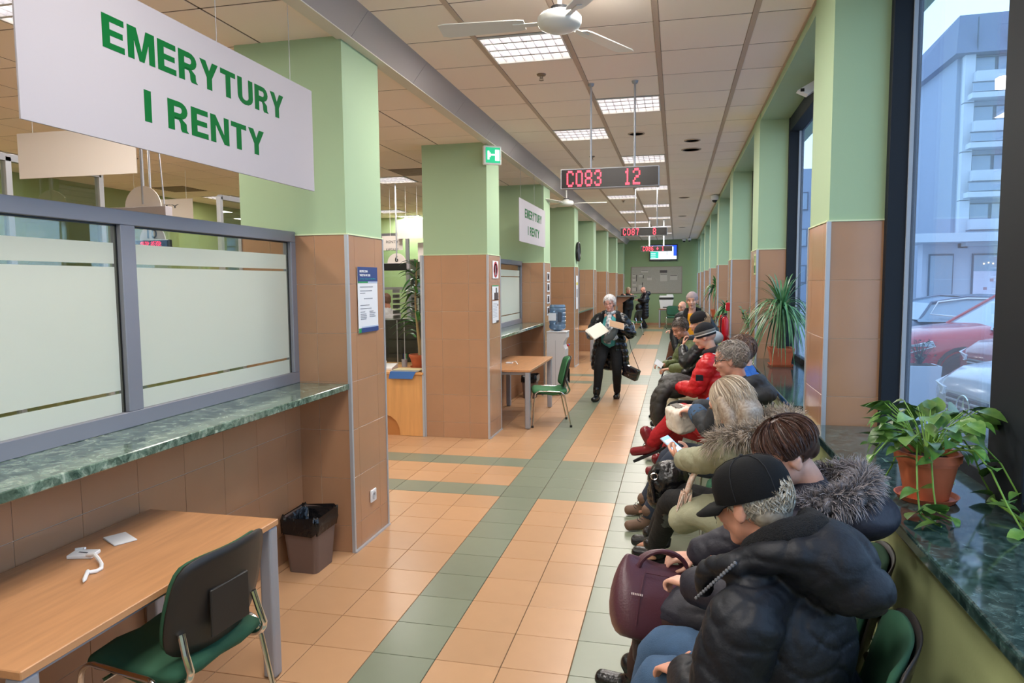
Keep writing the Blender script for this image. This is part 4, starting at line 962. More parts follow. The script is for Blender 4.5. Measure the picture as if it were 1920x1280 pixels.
def fountain(x, y, z, label, name, n, L, m, potr, hstem, w=.018, seed=2, clampx=2.72, up=1.0, crown=None, sq=True, ph=.18):
    random.seed(seed)
    t = thing(name, label, 'plant', (x, y, z))
    pot(x, y, z, potr*.8, potr*1.05, ph, t, sq=sq)
    for k in range(3 if hstem > .3 else 1): MB().tube([(x+.02*k-.02, y, z+ph-.02), (x+.025*(k-1), y+.01, z+ph+hstem*.5), (x+.01*(k-1), y, z+ph+hstem)], [.018, .013, .014], 8).build('trunk', mat('trunk_green', '#4a5138', rough=.7), t, smooth=True)
    for k in range(n):
        a = 2*PI*k*.618; el = random.uniform(.05, 1.35)*up; l = L*random.uniform(.65, 1.1)
        b = Vector((x, y, z+ph+hstem*random.choice((1, 1, 1, .8)))); P = []
        for i in range(10):
            u = i/9; rr = l*math.cos(el)*u*(1-.12*u) + .03*u; zz = l*(math.sin(el)*u - (.55+.45*math.cos(el))*1.15*u*u*(1.15 if el < 1 else .55))
            p = b+Vector((rr*math.cos(a), rr*math.sin(a), zz)); p.x = min(p.x, clampx); p.z = max(p.z, 1.022 if p.x > 2.2 else .9); P.append(p)
        ribbon(P, w, m, t)
    return t
fountain(2.45, 4.05, 1.015, 'large ponytail plant with long arching leaves in a square terracotta pot on the sill', 'potted_ponytail_plant', 130, .62, M_leafB, .145, .38)
t = fountain(2.40, 6.2, 1.015, 'small leafy succulent in a terracotta pot on the sill beyond the arching plant', 'potted_succulent', 10, .25, M_leafD, .10, .05, sq=False, ph=.17)
random.seed(5); lms = leaf_mesh('leaf', M_leafD, 'oval', .05, .03, 4, .2)
for k in range(9):
    a = random.uniform(0, 6.28); h = random.uniform(.15, .33); e = Vector((2.40+.14*math.cos(a), 6.2+.14*math.sin(a), 1.18+h))
    MB().tube([(2.40, 6.2, 1.18), e], .004, 5).build('stem', M_vine, t)
    for i in range(9):
        p = Vector((2.40, 6.2, 1.18)).lerp(e, (i+2)/10.); leaf(lms, p, (random.uniform(-1, 1), random.uniform(-1, 1), random.uniform(0, .7)), random.uniform(.8, 1.3), t)
fountain(2.32, 9.9, 1.015, 'bushy green plant in a terracotta pot behind the woman in the pale knitted hat', 'potted_dracaena', 46, .34, M_leafC, .13, .14, w=.04, sq=False, ph=.2, seed=4)
fountain(2.36, 13.6, 1.015, 'tall drooping houseplant on the far windowsill', 'potted_dracaena', 44, .5, M_leafC, .12, .5, w=.05, sq=False, ph=.18, seed=6)
# office yucca
t = thing('potted_yucca', 'tall yucca in a terracotta pot on the office desk', 'plant', (-1.68, 5.2, .78)); random.seed(8)
pot(-1.68, 5.2, .78, .085, .125, .17, t)
S1 = [(-1.67, 5.2, .93), (-1.67, 5.2, 1.03), (-1.70, 5.2, 1.3), (-1.72, 5.2, 1.6), (-1.70, 5.2, 1.95), (-1.69, 5.2, 2.1)]; S2 = [(-1.66, 5.2, 1.03), (-1.61, 5.2, 1.3), (-1.60, 5.2, 1.6)]
MB().tube(S1, [.028, .024, .017, .013, .01, .006], 10).build('trunk', mat('trunk_tan', '#9a8560', rough=.8), t, smooth=True); MB().tube(S2, [.018, .014, .01], 8).build('trunk', mat('trunk_tan'), t, smooth=True)
for k in range(44):
    u = random.random(); b = Vector((-1.71+random.uniform(-.02, .02), 5.2, 1.15+u*.93)); a = random.uniform(0, 6.28) if k % 3 else PI+random.uniform(-.5, .5); l = random.uniform(.22, .38); el = random.uniform(.1, .9)+(.6 if u > .9 else 0)
    P = []
    for i in range(7):
        s_ = i/6; P.append(b+Vector((l*math.cos(el)*s_*math.cos(a), l*math.cos(el)*s_*math.sin(a)*.7, l*(math.sin(el)*s_-.65*s_*s_))))
        P[-1].x = min(P[-1].x, -1.49)
    ribbon(P, .05, M_leafC, t, taper=3)
# radiator below the window
t = thing('radiator', 'cream slotted radiator below the sill between the two nearest window pillars', 'radiator', (2.2, 2.9, .2))
MB().bev(2.10, 2.25, 1.95, 4.3, .2, .78, .01).build('body', mat('radiator_cream', '#b5a98c', rough=.5), t)
q = MB()
for k in range(20): q.box(2.12, 2.22, 2.02+.11*k, 2.05+.11*k, .779, .784)
q.build('top_slots', mat('radiator_slot', '#6e6450', rough=.7), t)
MB().lathe([(.001, 0), (.03, .01), (.033, .05), (.02, .075), (.001, .08)], (2.17, 1.88, .74), 14).build('valve', mat('valve_cream', '#d3cba8', rough=.4), t, smooth=True)
# ================================================================ outside
og = struct('ground'); box('pavement', 2.96, 60, -8, 80, -.12, 0, mat('paving_grey', '#8f939a', rough=.8, var=.08, vscale=3), og)
q = MB()
for k in range(12): box('paver', 3.9, 6.2, 5.2+.42*k, 5.58+.42*k, 0, .01, mat('paver_grey', '#9ca1a9', rough=.8, rnd=.05), og)
box('kerb', 3.7, 3.9, -8, 30, 0, .06, mat('kerb_pale', '#b9bdc4', rough=.8), og)
b = thing('apartment_building', 'tall grey apartment building with a slanting attic and white balconies outside', 'building', (22, 44, 0))
M_bw = mat('facade_pale', '#9aa5b5', rough=.8, var=.04, vscale=.5); M_bs = mat('facade_side', '#8b98ac', rough=.85); M_att = mat('attic_slate', '#66728a', rough=.7)
M_bal = mat('balcony_white', '#bcc4ce', rough=.6); M_win = mat('far_window', '#7f93a8', rough=.15, spec=.8); M_wf = mat('far_window_frame', '#4b5666', rough=.5); M_rail = glass_mat('balcony_glass', '#8fa6b0', refl=.1)
box('facade', 16.2, 32, 40, 41, 3.2, 13.7, M_bw, b); box('side_wall', 16.0, 16.4, 40.2, 54, 0, 13.7, M_bs, b)
MB().add([(15.6, 39.2, 13.6), (32, 39.2, 13.6), (32, 54, 13.6), (15.6, 54, 13.6), (15.9, 39.8, 15.7), (32, 39.8, 15.9), (32, 53, 15.9), (16.6, 53, 15.9)], BOXF).build('attic', M_att, b)
for k in range(10): box('attic_seam', 16.6+1.4*k, 16.63+1.4*k, 39.12+.1, 39.35, 13.7, 15.4, M_wf, b)
for fl_ in range(4):
    z = 13.65-2.55*fl_
    for kx in range(3):
        x0 = 16.7+5.6*kx
        f = box('window', x0, x0+4.3, 39.93, 40.0, z-1.15, z-.1, M_wf, b)
        for i in range(4): box('pane', x0+.1+1.05*i, x0+.98+1.05*i, 39.9, 39.94, z-1.08, z-.17, M_win, f)
        box('balcony', x0-.1, x0+4.6, 39.2, 40, z-1.55, z-1.0, M_bal, b)
        rl = box('balcony_screen', x0-.3, x0+4.5, 39.0, 39.05, z-2.1, z-1.6, M_win, b)
        box('rail', x0-.35, x0+4.55, 38.98, 39.06, z-1.66, z-1.6, M_wf, rl)
        box('balcony_slab', x0-.35, x0+4.6, 38.95, 40, z-2.42, z-2.15, M_bal, b)
        box('side_pier', x0-.5, x0-.02, 39.6, 40.0, z-2.5, z, M_bal, b)
box('canopy', 13.5, 32, 37.5, 41, 3.75, 4.2, M_bal, b)
box('shop_wall', 14.5, 32, 39.6, 40.4, 0, 3.75, mat('shop_wall', '#b7bccb', rough=.8), b)
for x0, x1, nm in ((14.8, 16.0, 0), (16.9, 18.6, 1), (18.7, 20.4, 1), (20.5, 22.2, 1)):
    f = box('shop_window', x0, x1, 39.5, 39.62, .4, 3.2, M_wf, b)
    box('pane', x0+.06, x1-.06, 39.46, 39.5, .5, 3.1, M_win, f)
    if nm:
        box('printed_film', x0+.06, x1-.06, 39.43, 39.46, .5, 2.25, mat('film_pale', '#d9d2e2', rough=.6), f)
        q = MB()
        for k in range(5): q.box(x0+.25+.3*k, x0+.42+.3*k, 39.41, 39.43, .8+.45*(k % 3), .95+.45*(k % 3))
        q.build('printed_motif', mat('film_motif', '#b08088', rough=.6), f)
        q = MB()
        for k in range(3): q.box(x0+.5+.22*k, x0+.56+.22*k, 39.42, 39.44, 2.62+.05*(k % 2), 2.68+.05*(k % 2))
        q.build('lit_lamps', mat('lamp_warm', '#ffe0b0', emit='#ffd9a0', estr=4), f)
b2 = thing('apartment_building', 'long lower grey building behind the cars far outside', 'building', (8, 60, 0))
box('facade', 3.2, 15.5, 60, 70, 0, 11, M_bs, b2)
for r_ in range(3):
    for k in range(5):
        f = box('window', 4+2.2*k, 5.4+2.2*k, 59.9, 60.02, 1.6+3*r_, 3.1+3*r_, M_wf, b2); box('pane', 4.1+2.2*k, 5.3+2.2*k, 59.86, 59.9, 1.7+3*r_, 3.0+3*r_, M_win, f)
# planter box
t = thing('planter', 'white square planter with a dry shrub on the pavement outside', 'planter', (4.95, 8.15, 0))
MB().prism([(4.74, .01), (5.12, .01), (5.16, .60), (4.70, .60)], 7.95, 8.35, 'y').build('planter_box', mat('planter_white', '#c3c9d4', rough=.6), t)
box('soil', 4.74, 5.12, 7.99, 8.31, .56, .605, M_soil, t); random.seed(9); q = MB()
for k in range(60):
    a = random.uniform(0, 6.28); b0 = Vector((4.93, 8.15, .6)); e = b0+Vector((random.uniform(.02, .22)*math.cos(a), random.uniform(.02, .2)*math.sin(a), random.uniform(.08, .38)))
    q.tube([b0.lerp(e, .1), b0.lerp(e, .6)+Vector((0, 0, .03)), e], [.005, .003, .002], 4)
q.build('branches', mat('dry_branch', '#4a4a42', rough=.9), t); lp_ = leaf_mesh('leaf', mat('dull_leaf', '#5f6a58', rough=.7, rnd=.3), 'oval', .05, .035, 3, .2)
for k in range(60): leaf(lp_, Vector((4.93+random.uniform(-.2, .2), 8.15+random.uniform(-.18, .18), random.uniform(.64, .95))), (random.uniform(-1, 1), random.uniform(-1, 1), random.uniform(-.2, 1)), 1, t)
# ---------------------------------------------------------------- cars
def car(label, x, y, ang, paint, L=4.4, Wd=1.82, H=1.5, star=False, chrome_line=False):
    t = thing('parked_car', label, 'car', (x, y, 0), R(ang), None)
    M = Matrix.Translation((x, y, 0)) @ Matrix.Rotation(R(ang), 4, 'Z')   # nose at +X local
    # stations along the length (nose +): (x, zlow, zhood/belt, half width)
    st = [(L/2, .42, .66, .60), (L/2-.05, .30, .78, .74), (L/2-.25, .22, .90, .86), (L/2-.7, .20, .98, .90), (L/2-1.25, .20, 1.04, .91), (.3, .20, 1.06, .91), (-.8, .2, 1.08, .91), (-1.5, .2, 1.08, .90), (-L/2+.25, .25, 1.02, .86), (-L/2+.05, .32, .90, .76), (-L/2, .45, .75, .62)]
    ring = []
    V = []; F = []; n = 14
    for (sx, zl, zh, w) in st:
        for j in range(n):
            a = 2*PI*(j+.5)/n; c, s = math.cos(a), math.sin(a); e = .45
            V.append(M @ Vector((sx, w*math.copysign(abs(c)**e, c), (zl+zh)/2+(zh-zl)/2*math.copysign(abs(s)**e, s)*(1.0)+(.05*(1-c*c) if s > 0 else 0))))
    for i in range(len(st)-1):
        for j in range(n): F.append((i*n+j, i*n+(j+1) % n, (i+1)*n+(j+1) % n, (i+1)*n+j))
    F.append(tuple(range(n))); F.append(tuple((len(st)-1)*n+j for j in range(n))[::-1])
    o = mesh_obj('body_shell', V, F, paint, t, smooth=True); o.data.set_sharp_from_angle(angle=R(50))
    cab = [(L/2-1.3, 1.02, .84), (.15, H-.06, .66), (-.3, H, .66), (-1.2, H-.03, .64), (-1.85, 1.35, .64), (-L/2+.15, 1.02, .78)]
    V = []; F = []
    for (sx, z, w) in cab: V += [M @ Vector((sx, -w, z)), M @ Vector((sx, w, z))]
    base = [(sx, .98) for sx, z, w in cab]
    k0 = len(V)
    for (sx, z, w) in cab: V += [M @ Vector((sx, -.86, .98)), M @ Vector((sx, .86, .98))]
    for i in range(len(cab)-1):
        F += [(2*i, 2*i+1, 2*i+3, 2*i+2), (2*i, 2*i+2, k0+2*i+2, k0+2*i), (2*i+1, k0+2*i+1, k0+2*i+3, 2*i+3)]
    mesh_obj('window_glass', V, F, mat('car_glass', '#8fa7b8', rough=.08, spec=.8), t)
    q = MB()
    q.add([M @ Vector(p) for p in ((.15, -.67, H-.045), (.15, .67, H-.045), (-1.2, .65, H-.015), (-1.2, -.65, H-.015), (-.5, -.4, H+.02), (-.5, .4, H+.02))], [(0, 1, 5, 4), (1, 2, 5), (2, 3, 4, 5), (3, 0, 4)])
    for s in (-1, 1):
        q.tube([M @ Vector(p) for p in ((L/2-1.3, s*.85, 1.03), (.15, s*.68, H-.05), (-1.2, s*.66, H-.02), (-1.85, s*.66, 1.36), (-L/2+.2, s*.8, 1.03))], .03, 6)
        q.tube([M @ Vector((-.35, s*.86, 1.0)), M @ Vector((-.42, s*.67, H-.03))], .03, 6)
    q.build('roof', paint, t, smooth=False)
    if chrome_line:
        for s in (-1, 1): MB().tube([M @ Vector(p) for p in ((L/2-1.5, s*.90, 1.06), (-1.5, s*.91, 1.09), (-1.95, s*.90, 1.14), (-1.75, s*.74, 1.38), (-1.2, s*.70, H-.05), (.1, s*.71, H-.07))], .016, 6).build('chrome_strip', M_white, t, smooth=True)
    for sx in (L/2-.85, -L/2+.85):
        for s in (-1, 1):
            Mw = M @ Matrix.Translation((sx, s*.80, .33)) @ Matrix.Rotation(R(-90*s), 4, 'X')
            w = MB().lathe([(.20, -.1), (.30, -.1), (.335, -.06), (.335, .09), (.30, .125), (.22, .125), (.21, .10)], (0, 0, 0), 28)
            w.V = [Mw @ v for v in w.V]; wo_ = w.build('wheel', mat('tyre', '#24262a', rough=.8), t, smooth=True)
            q = MB().lathe([(.21, .09), (.19, .10), (.19, .08)], (0, 0, 0), 28).lathe([(.001, .10), (.05, .10), (.055, .07)], (0, 0, 0), 12)
            for i in range(5): q.box(.04, .20, -.022, .022, .075, .10, M=Matrix.Rotation(2*PI*i/5, 4, 'Z'))
            q.V = [Mw @ v for v in q.V]; q.build('rim', M_legm, wo_)
            MB().tube([M @ Vector((sx+.40*math.cos(R(a)), s*.905, .33+.40*math.sin(R(a)))) for a in range(-10, 191, 20)], .03, 6).build('wheel_arch', mat('arch_black', '#1d1f22', rough=.7), t, smooth=True)
    for s in (-1, 1):
        hp = [(L/2-.01, s*.42, .72), (L/2-.06, s*.70, .74), (L/2-.38, s*.885, .84), (L/2-.42, s*.90, .76), (L/2-.09, s*.74, .64), (L/2+.0, s*.42, .65)]
        c = Vector((L/2-.5, 0, .74))
        V = [M @ Vector(p) for p in hp] + [M @ (Vector(p)+(Vector(p)-c).normalized()*.03) for p in hp]
        F = [(6, 7, 8, 9, 10, 11)] + [(i, (i+1) % 6, (i+1) % 6+6, i+6) for i in range(6)]
        h = mesh_obj('headlight', V, F, mat('headlight', '#c8d4e0', rough=.1, spec=.9), t)
        MB().tube([v for v in V[6:]]+[V[6]], .009, 5).build('light_edge', M_white, h)
        MB().bev(.55, .75, s*.95-.08, s*.95+.08, 1.02, 1.14, .03, M=M).build('mirror', paint, t)
    MB().bev(L/2-.06, L/2+.015, -.40, .40, .44, .68, .02, M=M).build('grille', mat('grille_dark', '#3a3f47', rough=.4), t)
    for k in range(3): MB().bev(L/2+.012, L/2+.026, -.38, .38, .49+.06*k, .51+.06*k, .003, M=M).build('grille_bar', M_steel, t)
    MB().bev(L/2-.03, L/2+.02, -.26, .26, .28, .39, .004, M=M).build('number_plate', mat('plate_grey', '#9aa0aa', rough=.6), t)
    MB().bev(L/2-.12, L/2+.0, -.7, .7, .20, .30, .02, M=M).build('bumper', mat('arch_black'), t)
    if star:
        Ms = M @ Matrix.Translation((L/2+.035, 0, .57)) @ Matrix.Rotation(R(90), 4, 'Y')
        q = MB().tube([Ms @ Vector((.12*math.cos(R(a)), .12*math.sin(R(a)), 0)) for a in range(0, 361, 15)], .009, 6)
        for k in range(3):
            a = R(180+120*k); q.add([Ms @ Vector(p) for p in ((.112*math.cos(a), .112*math.sin(a), 0), (.022*math.cos(a+PI/3), .022*math.sin(a+PI/3), 0), (0, 0, .014), (.022*math.cos(a-PI/3), .022*math.sin(a-PI/3), 0))], [(0, 1, 2), (0, 2, 3)])
        q.build('star_emblem', M_chrome, t)
    return t
P_red = mat('car_red', '#b8242e', rough=.2, coat=.6); P_red2 = mat('car_dark_red', '#8a3040', rough=.25, coat=.5); P_wh = mat('car_white', '#b9c0ca', rough=.2, coat=.5); P_bl = mat('car_blue_grey', '#4a5a72', rough=.25, coat=.5)
car('bright red car with a slanted headlight parked outside behind the planter', 7.25, 10.45, 184, P_red, 4.4, H=1.6)
car('darker red car with only its nose showing beside the window post', 7.9, 8.35, 187, P_red2, 4.4, H=1.45)
car('white car with a star in its grille nearest the window', 6.50, 4.85, 187, P_wh, 4.5, H=1.5, star=True)
car('blue grey car with a bright window strip behind the red car', 8.35, 13.6, 3, P_bl, 4.6, H=1.5, chrome_line=True)
# ================================================================ people: builders
V3 = lambda *a: Vector(a[0]) if len(a) == 1 else Vector(a)
UP = Vector((0, 0, 1))
def sph(q, c, r, M=None, nu=18, nv=11):
    c = V3(c); rr = r if isinstance(r, (tuple, list)) else (r, r, r); prof = [(math.sin(PI*i/nv), -math.cos(PI*i/nv)) for i in range(nv+1)]
    V = []; F = []
    for i, (a, b) in enumerate(prof):
        for j in range(nu):
            t = 2*PI*j/nu; v = Vector((a*math.cos(t)*rr[0], a*math.sin(t)*rr[1], b*rr[2])); V.append((M.to_3x3() @ v if M else v)+c)
    for i in range(nv):
        for j in range(nu): F.append((i*nu+j, i*nu+(j+1) % nu, (i+1)*nu+(j+1) % nu, (i+1)*nu+j))
    q.add(V, F)
def limb(q, pts, rs, up=None, flat=1.0, n=16, sub=3):
    """smooth tapered chain with round ends"""
    P = [V3(p) for p in pts]; RR = list(rs); pp, rr = [], []
    for i in range(len(P)-1):
        a = P[max(0, i-1)]; b = P[i]; c = P[i+1]; d = P[min(len(P)-1, i+2)]
        for k in range(sub):
            t = k/sub; t2, t3 = t*t, t*t*t
            pp.append(.5*((2*b)+(c-a)*t+(2*a-5*b+4*c-d)*t2+(-a+3*b-3*c+d)*t3)*1.0); rr.append(RR[i]+(RR[i+1]-RR[i])*t)
    pp.append(P[-1]); rr.append(RR[-1])
    # rounded ends
    t0 = (pp[0]-pp[1]).normalized(); t1 = (pp[-1]-pp[-2]).normalized()
    k = .7 if flat == 1 else .55
    pp = [pp[0]+t0*rr[0]*k*flat, pp[0]+t0*rr[0]*k*flat*.75] + pp + [pp[-1]+t1*rr[-1]*k*flat*.75, pp[-1]+t1*rr[-1]*k*flat]
    rr = [rr[0]*.25, rr[0]*.66] + rr + [rr[-1]*.66, rr[-1]*.25]
    q.tube(pp, rr, n, True, up=up, flat=flat)
def fuse(name, q, m, parent, vox=.01, smooth=5, disp=None, mats=None, fm=None, decim=None, keep=False):
    me = bpy.data.meshes.new(name+'_tmp'); me.from_pydata([tuple(v) for v in q.V], [], q.F)
    bm = bmesh.new(); bm.from_mesh(me); bmesh.ops.recalc_face_normals(bm, faces=bm.faces); bm.to_mesh(me); bm.free()
    o = bpy.data.objects.new(name+'_tmp', me); COL.objects.link(o)
    r = o.modifiers.new('r', 'REMESH'); r.mode = 'VOXEL'; r.voxel_size = vox; r.use_smooth_shade = True
    if smooth: s = o.modifiers.new('s', 'SMOOTH'); s.factor = .5; s.iterations = smooth
    if decim: d = o.modifiers.new('d', 'DECIMATE'); d.ratio = decim
    dg = bpy.context.evaluated_depsgraph_get(); out = bpy.data.meshes.new_from_object(o.evaluated_get(dg))
    bpy.data.objects.remove(o); bpy.data.meshes.remove(me); out.name = name; out.materials.clear()
    for k in (mats or [m]): out.materials.append(k)
    n = len(out.vertices)
    if disp:
        co = np.empty(n*3, 'f'); out.vertices.foreach_get('co', co); co = co.reshape(-1, 3)
        nr = np.empty(n*3, 'f'); out.vertex_normals.foreach_get('vector', nr); nr = nr.reshape(-1, 3)
        co = co + nr*disp(co, nr)[:, None]; out.vertices.foreach_set('co', co.ravel()); out.update()
    if fm:
        c = np.empty(len(out.polygons)*3, 'f'); out.polygons.foreach_get('center', c); out.polygons.foreach_set('material_index', fm(c.reshape(-1, 3)).astype('i'))
    out.polygons.foreach_set('use_smooth', [True]*len(out.polygons))
    ob = bpy.data.objects.new(name, out); return link(ob, parent)
def nz(co, f, seed=0.0):
    return np.array([noise.noise(Vector((a*f[0]+seed, b*f[1]+seed*.7, c*f[2]-seed))) for a, b, c in co])
def folds(amp, f=(7, 7, 12), seed=0., quilt=0, qa=0., fine=0.):
    def g(co, nr):
        n0 = nz(co, tuple(.62*k for k in f), seed+3); n1 = nz(co, f, seed); n2 = nz(co, tuple(1.7*k for k in f), seed+9)
        d = amp*(.9*n0 + .55*(.3-np.exp(-(n1/.075)**2)) + .25*(.2-np.exp(-(n2/.10)**2)))
        if fine: d = d + fine*nz(co, (f[0]*4, f[1]*4, f[2]*3), seed+5)
        if quilt: d = d + qa*(np.abs(np.sin(PI*(co[:, 2]+.012*nz(co, (5, 5, 1), seed))/quilt))**.55-.7)
        return d
    return g
def ik(a, c, l1, l2, pole):
    a, c, pole = V3(a), V3(c), V3(pole); d = c-a; L = min(d.length, (l1+l2)*.995); u = d.normalized()
    x = (l1*l1-l2*l2+L*L)/(2*L); h = math.sqrt(max(1e-6, l1*l1-x*x)); p = (pole-u*pole.dot(u)); p = p.normalized() if p.length > 1e-4 else UP
    return a+u*x+p*h
def hand(q, w, d, nrm, sg, curl=.5, s=1.0, spread=.0):
    d = V3(d).normalized(); nrm = V3(nrm); nrm = (nrm-d*nrm.dot(d)).normalized(); lat = d.cross(nrm)*sg
    w = V3(w)
    for k in (-1.35, -.45, .45, 1.35):
        limb(q, [w+lat*.010*k, w+d*.045*s+lat*.0165*k*s, w+d*.085*s+lat*.0175*k*s], [.014*s, .0135*s, .0115*s], n=8, sub=1)
    for i, (k, L) in enumerate(((-1.4, .060), (-.47, .072), (.47, .078), (1.4, .070))):
        b = w+d*.085*s+lat*.0178*k*s; a = curl*(1.1-.08*i); dd = (d+lat*spread*k).normalized(); P = [b]; ang = a*.5
        for l in (.42, .33, .25):
            P.append(P[-1]+(dd*math.cos(ang)+nrm*math.sin(ang))*L*l*s); ang += a
        limb(q, P, [.0092*s, .0088*s, .008*s, .0068*s], n=8, sub=2)
    b = w+d*.022*s+lat*.026*s; td = (d*.62+lat*.62+nrm*.35).normalized()
    limb(q, [b, b+td*.034*s, b+(td*.034+(d*.8+lat*.12+nrm*.4).normalized()*.030)*s, b+(td*.034+(d*.85-lat*.1+nrm*.5).normalized()*.056)*s], [.0125*s, .0115*s, .010*s, .0078*s], n=8, sub=2)
def headM(c, yaw, pitch=0, roll=0):
    """yaw: direction the face looks (degrees in plan, 0 = +x); pitch down positive"""
    f = Vector((math.cos(R(yaw))*math.cos(R(pitch)), math.sin(R(yaw))*math.cos(R(pitch)), -math.sin(R(pitch))))
    x = f.cross(UP).normalized(); z = x.cross(f)
    M = Matrix(((x.x, f.x, z.x, 0), (x.y, f.y, z.y, 0), (x.z, f.z, z.z, 0), (0, 0, 0, 1)))
    return Matrix.Translation(c) @ M @ Matrix.Rotation(R(roll), 4, 'Y')
def head_prims(q, H, s=1.0, jaw=1.0):
    E = lambda c, r: sph(q, H @ (V3(c)*s), tuple(k*s for k in r), H)
    E((0, -.018, .028), (.074, .094, .087)); E((0, .022, -.015), (.062, .066, .080)); E((0, .010, -.045), (.056*jaw, .062, .060)); E((0, .052, -.088), (.026*jaw, .028, .024))
    E((0, .070, .045), (.048, .022, .030))
    for k in (-1, 1):
        E((k*.036, .062, -.022), (.024, .022, .022)); E((k*.077, -.006, -.004), (.009, .020, .031)); E((k*.083, -.016, .010), (.006, .010, .015))
        limb(q, [H @ (V3(k*.012, .086, .026)*s), H @ (V3(k*.042, .074, .026)*s)], [.009*s, .009*s], n=8, sub=1)
    limb(q, [H @ (V3(0, .082, .018)*s), H @ (V3(0, .098, -.008)*s), H @ (V3(0, .109, -.026)*s)], [.008*s, .010*s, .0125*s], n=10, sub=2)
    for k in (-1, 1): E((k*.012, .095, -.029), (.009, .010, .008))
    E((0, .086, -.052), (.021, .012, .0065)); E((0, .084, -.062), (.019, .012, .0075))
def face_bits(H, parent, s=1.0, iris='#4a3a2a', brow='#6a5548', lip='#a9635a', closed=False, glasses=None):
    for k in (-1, 1):
        q = MB(); sph(q, H @ (V3(k*.031, .0785, .008)*s), tuple(v*s for v in ((.0125, .007, .0068) if not closed else (.0125, .006, .003))), H, 12, 8)
        e = q.build('eye', mat('eye_white', '#dcd5cf', rough=.25) if not closed else mat('eyelid', '#a97a66', rough=.5), parent, True)
        if not closed:
            q = MB(); sph(q, H @ (V3(k*.031, .0845, .007)*s), tuple(v*s for v in (.0058, .0022, .0058)), H, 10, 6); q.build('iris', mat('iris_'+iris[1:], iris, rough=.1), e, True)
            q = MB(); limb(q, [H @ (V3(k*.018, .083, .014)*s), H @ (V3(k*.031, .087, .0165)*s), H @ (V3(k*.045, .078, .012)*s)], [.0022, .0028, .002], n=6, sub=2); q.build('eyelid', mat('eyelid', '#a97a66', rough=.5), e, True)
        q = MB(); limb(q, [H @ (V3(k*.014, .095, .031)*s), H @ (V3(k*.032, .092, .038)*s), H @ (V3(k*.050, .078, .033)*s)], [.0030, .0038, .002], n=6, sub=2); q.build('eyebrow', mat('brow_'+brow[1:], brow, rough=.8), parent, True)
    q = MB(); limb(q, [H @ (V3(-.020, .092, -.057)*s), H @ (V3(-.008, .0975, -.055)*s), H @ (V3(.008, .0975, -.055)*s), H @ (V3(.020, .092, -.057)*s)], [.0022, .0045, .0045, .0022], n=8, sub=2); q.build('lips', mat('lips_'+lip[1:], lip, rough=.45), parent, True)
    if glasses:
        g = MB()
        for k in (-1, 1):
            pts = [H @ (V3(k*.034+.023*math.cos(a), .100-.006*abs(math.cos(a)), .004+.017*math.sin(a))*s) for a in [2*PI*i/16 for i in range(17)]]
            g.tube(pts, .0019, 6); g.tube([H @ (V3(k*.056, .094, .012)*s), H @ (V3(k*.077, .06, .012)*s), H @ (V3(k*.082, -.005, .010)*s)], .0020, 6)
        g.tube([H @ (V3(-.012, .102, .008)*s), H @ (V3(.012, .102, .008)*s)], .002, 6)
        g.build('spectacles', mat('glasses_'+glasses[1:], glasses, rough=.3), parent)
def strand_mat(name, c1, c2, rough=.45, spec=.5):
    if name in MATS: return MATS[name]
    m = mat(name, c1, rough=rough, spec=spec); n = m.node_tree.nodes; l = m.node_tree.links
    a = n.new('ShaderNodeAttribute'); a.attribute_name = 'tone'; r = n.new('ShaderNodeValToRGB'); r.color_ramp.elements[0].color = lin(c1); r.color_ramp.elements[1].color = lin(c2)
    l.new(a.outputs['Fac'], r.inputs[0]); l.new(r.outputs[0], n['Principled BSDF'].inputs['Base Color']); return m
def strands(name, L, m, parent, base=None, flat_n=None):
    """L: list of (points, width, tone0, tone1); optional base mesh builder joined in"""
    V = []; F = []; T_ = []
    for P, w, t0, t1 in L:
        n = len(P); k0 = len(V); rv = Vector((random.uniform(-1, 1), random.uniform(-1, 1), random.uniform(-1, 1)))
        for i, p in enumerate(P):
            td = (P[min(n-1, i+1)]-P[max(0, i-1)]); s = td.cross(rv); s = s.normalized() if s.length > 1e-6 else Vector((1, 0, 0))
            ww = w*.5*(1-.85*(i/(n-1))**2); V += [p-s*ww, p+s*ww]; t = t0+(t1-t0)*i/(n-1); T_ += [t, t]
        for i in range(n-1): a = k0+2*i; F.append((a, a+1, a+3, a+2))
    if base is not None:
        k0 = len(V); V += [v.co.copy() for v in base.data.vertices]; F += [tuple(k0+i for i in p.vertices) for p in base.data.polygons]; T_ += [random.random()*.45 for _ in base.data.vertices]; bpy.data.objects.remove(base)
    o = mesh_obj(name, V, F, m, parent, smooth=True)
    at = o.data.attributes.new('tone', 'FLOAT', 'POINT'); at.data.foreach_set('value', T_); return o
def scalp(H, rx=.080, ry=.101, rz=.090, c=(0, -.018, .032)):
    c = V3(c)
    return lambda th, ph, k=1.0: H @ (c+Vector((rx*k*math.sin(th)*math.cos(ph), ry*k*math.sin(th)*math.sin(ph), rz*k*math.cos(th))))
